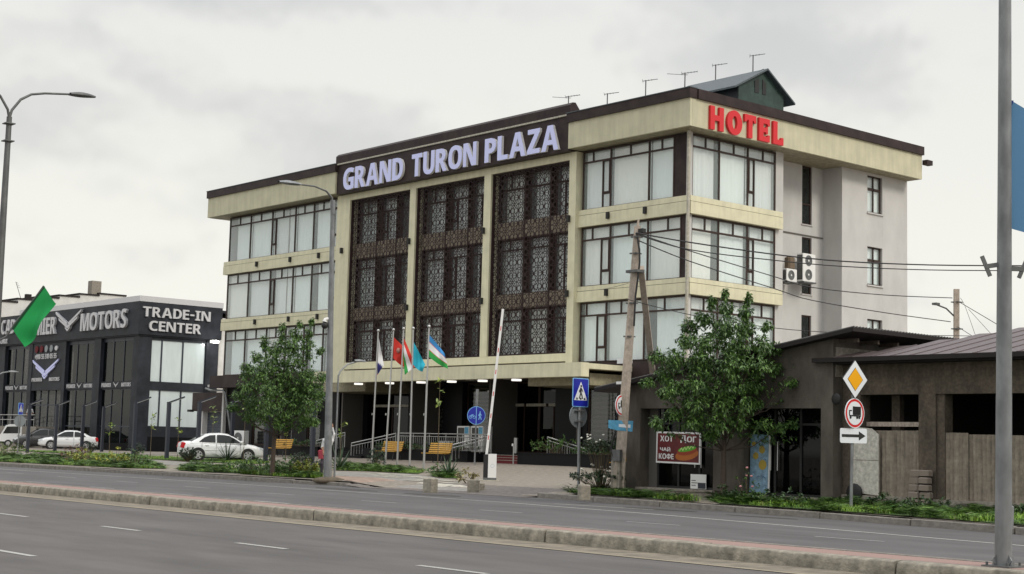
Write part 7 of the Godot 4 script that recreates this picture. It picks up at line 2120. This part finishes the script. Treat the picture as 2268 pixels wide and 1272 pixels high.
	for q in [[-65.4, -63, 1, "leafy planting behind the benches in the middle planter"], [-62.2, -58.2, 1, "green planting at the right end of the middle planter"], [-53.2, -50.6, 2, "tall leafy shrubs in the right planter under the handrail"], [-50.4, -48.2, 1, "low leafy plants at the right end of the right planter"], [-74.5, -71.3, 1, "dark shrubs in the left planter by the tall lamp"]]:
		shrub("planter_shrub", q[3], "shrub", V((q[0] + q[1]) / 2, 1.24, -48.0), (q[1] - q[0]) / 2, .45 * q[2], 420, .1, g0, g1 if q[2] > 1 else g0.lerp(g1, .4))
	# thin young saplings with a few leaves
	var sp := [[-79.7, -39.3, 2.0, "thin sapling with yellow green leaves below the showroom corner pillar"], [-75.2, -39.5, 2.6, "bare thin sapling before the frosted showroom panes"], [-73.3, -40.1, 2.3, "thin sapling with a few leaves behind the near saloon's boot"], [-70.9, -40.8, 3.0, "thin sapling with yellow green leaves across the near saloon's doors"], [-68.2, -41.1, 3.0, "thin bare sapling across the near saloon's bonnet"], [-67.2, -43.0, 2.1, "thin staked sapling before the leftmost bench"], [-59.2, -40.9, 2.2, "thin staked sapling right of the tall lamp"], [-50.3, -39.7, 4.1, "thin tall sapling right of the flagpoles"]]
	for i in sp.size():
		var q: Array = sp[i]
		var s := thing("sapling", q[3], "sapling", on(q[0], q[1]), 0, "thin young saplings")
		put("stem", tubes([V(0, -.05, 0), V(.03, q[2] * .5, .02), V(-.02, q[2], 0)], [.02, .014, .006], 5), M.stem, s)
		var xf := []; var cols := []
		for k in 5:
			leaf_cluster(xf, cols, V(rng.randf_range(-.12, .12), q[2] * (rng.randf_range(.6, 1.0)), rng.randf_range(-.12, .12)), V(0, .2, 0), 5, .17, g1, Color(.3, .36, .06), .1)
		scatter("leaves", s, leaf_mesh(1.0, .5, .2), M.leaf, xf, cols)

# ---------------------------------------------------------------- all together
func _ready() -> void:
	rng.seed = 20240
	var cam := Camera3D.new()
	cam.name = "camera"
	cam.fov = 21.474
	cam.near = .1; cam.far = 4000
	# looking 49 degrees left of the square-on view, 6 degrees up, rolled by a degree and a half
	var yaw := deg_to_rad(-49.0958); var pit := deg_to_rad(6.04707); var rol := deg_to_rad(1.48475)
	var fw := V(sin(yaw) * cos(pit), sin(pit), -cos(yaw) * cos(pit))
	var r0 := V(cos(yaw), 0, sin(yaw))
	var u0 := r0.cross(fw)
	var rr := r0 * cos(rol) + u0 * sin(rol)
	var uu := u0 * cos(rol) - r0 * sin(rol)
	cam.transform = Transform3D(Basis(rr, uu, -fw), V(0, 1.5, 0))
	add_child(cam)
	cam.current = true
	var we := WorldEnvironment.new()
	we.name = "world_environment"
	var env := Environment.new()
	env.background_mode = Environment.BG_SKY
	var sky := Sky.new(); sky.sky_material = make_sky(); env.sky = sky
	env.background_energy_multiplier = 1.0
	env.tonemap_mode = Environment.TONE_MAPPER_LINEAR
	env.tonemap_exposure = 1.0
	env.sdfgi_enabled = true; env.ssao_enabled = true; env.ssil_enabled = true
	we.environment = env
	add_child(we)
	var sun := DirectionalLight3D.new()
	sun.name = "sun"
	sun.light_color = Color(1, .965, .9); sun.light_energy = .5; sun.light_angular_distance = 16; sun.shadow_enabled = true
	add_child(sun)
	sun.look_at_from_position(V(62, 62, -52), V(-20, 0, -30), Vector3.UP)
	materials()
	build_ground()
	build_hotel()
	build_hotel_signs()
	build_showroom()
	build_kiosk()
	build_signs()
	build_lamps()
	build_flags()
	build_small_things()
	build_cars()
	build_people()
	build_plants()
	build_grass()
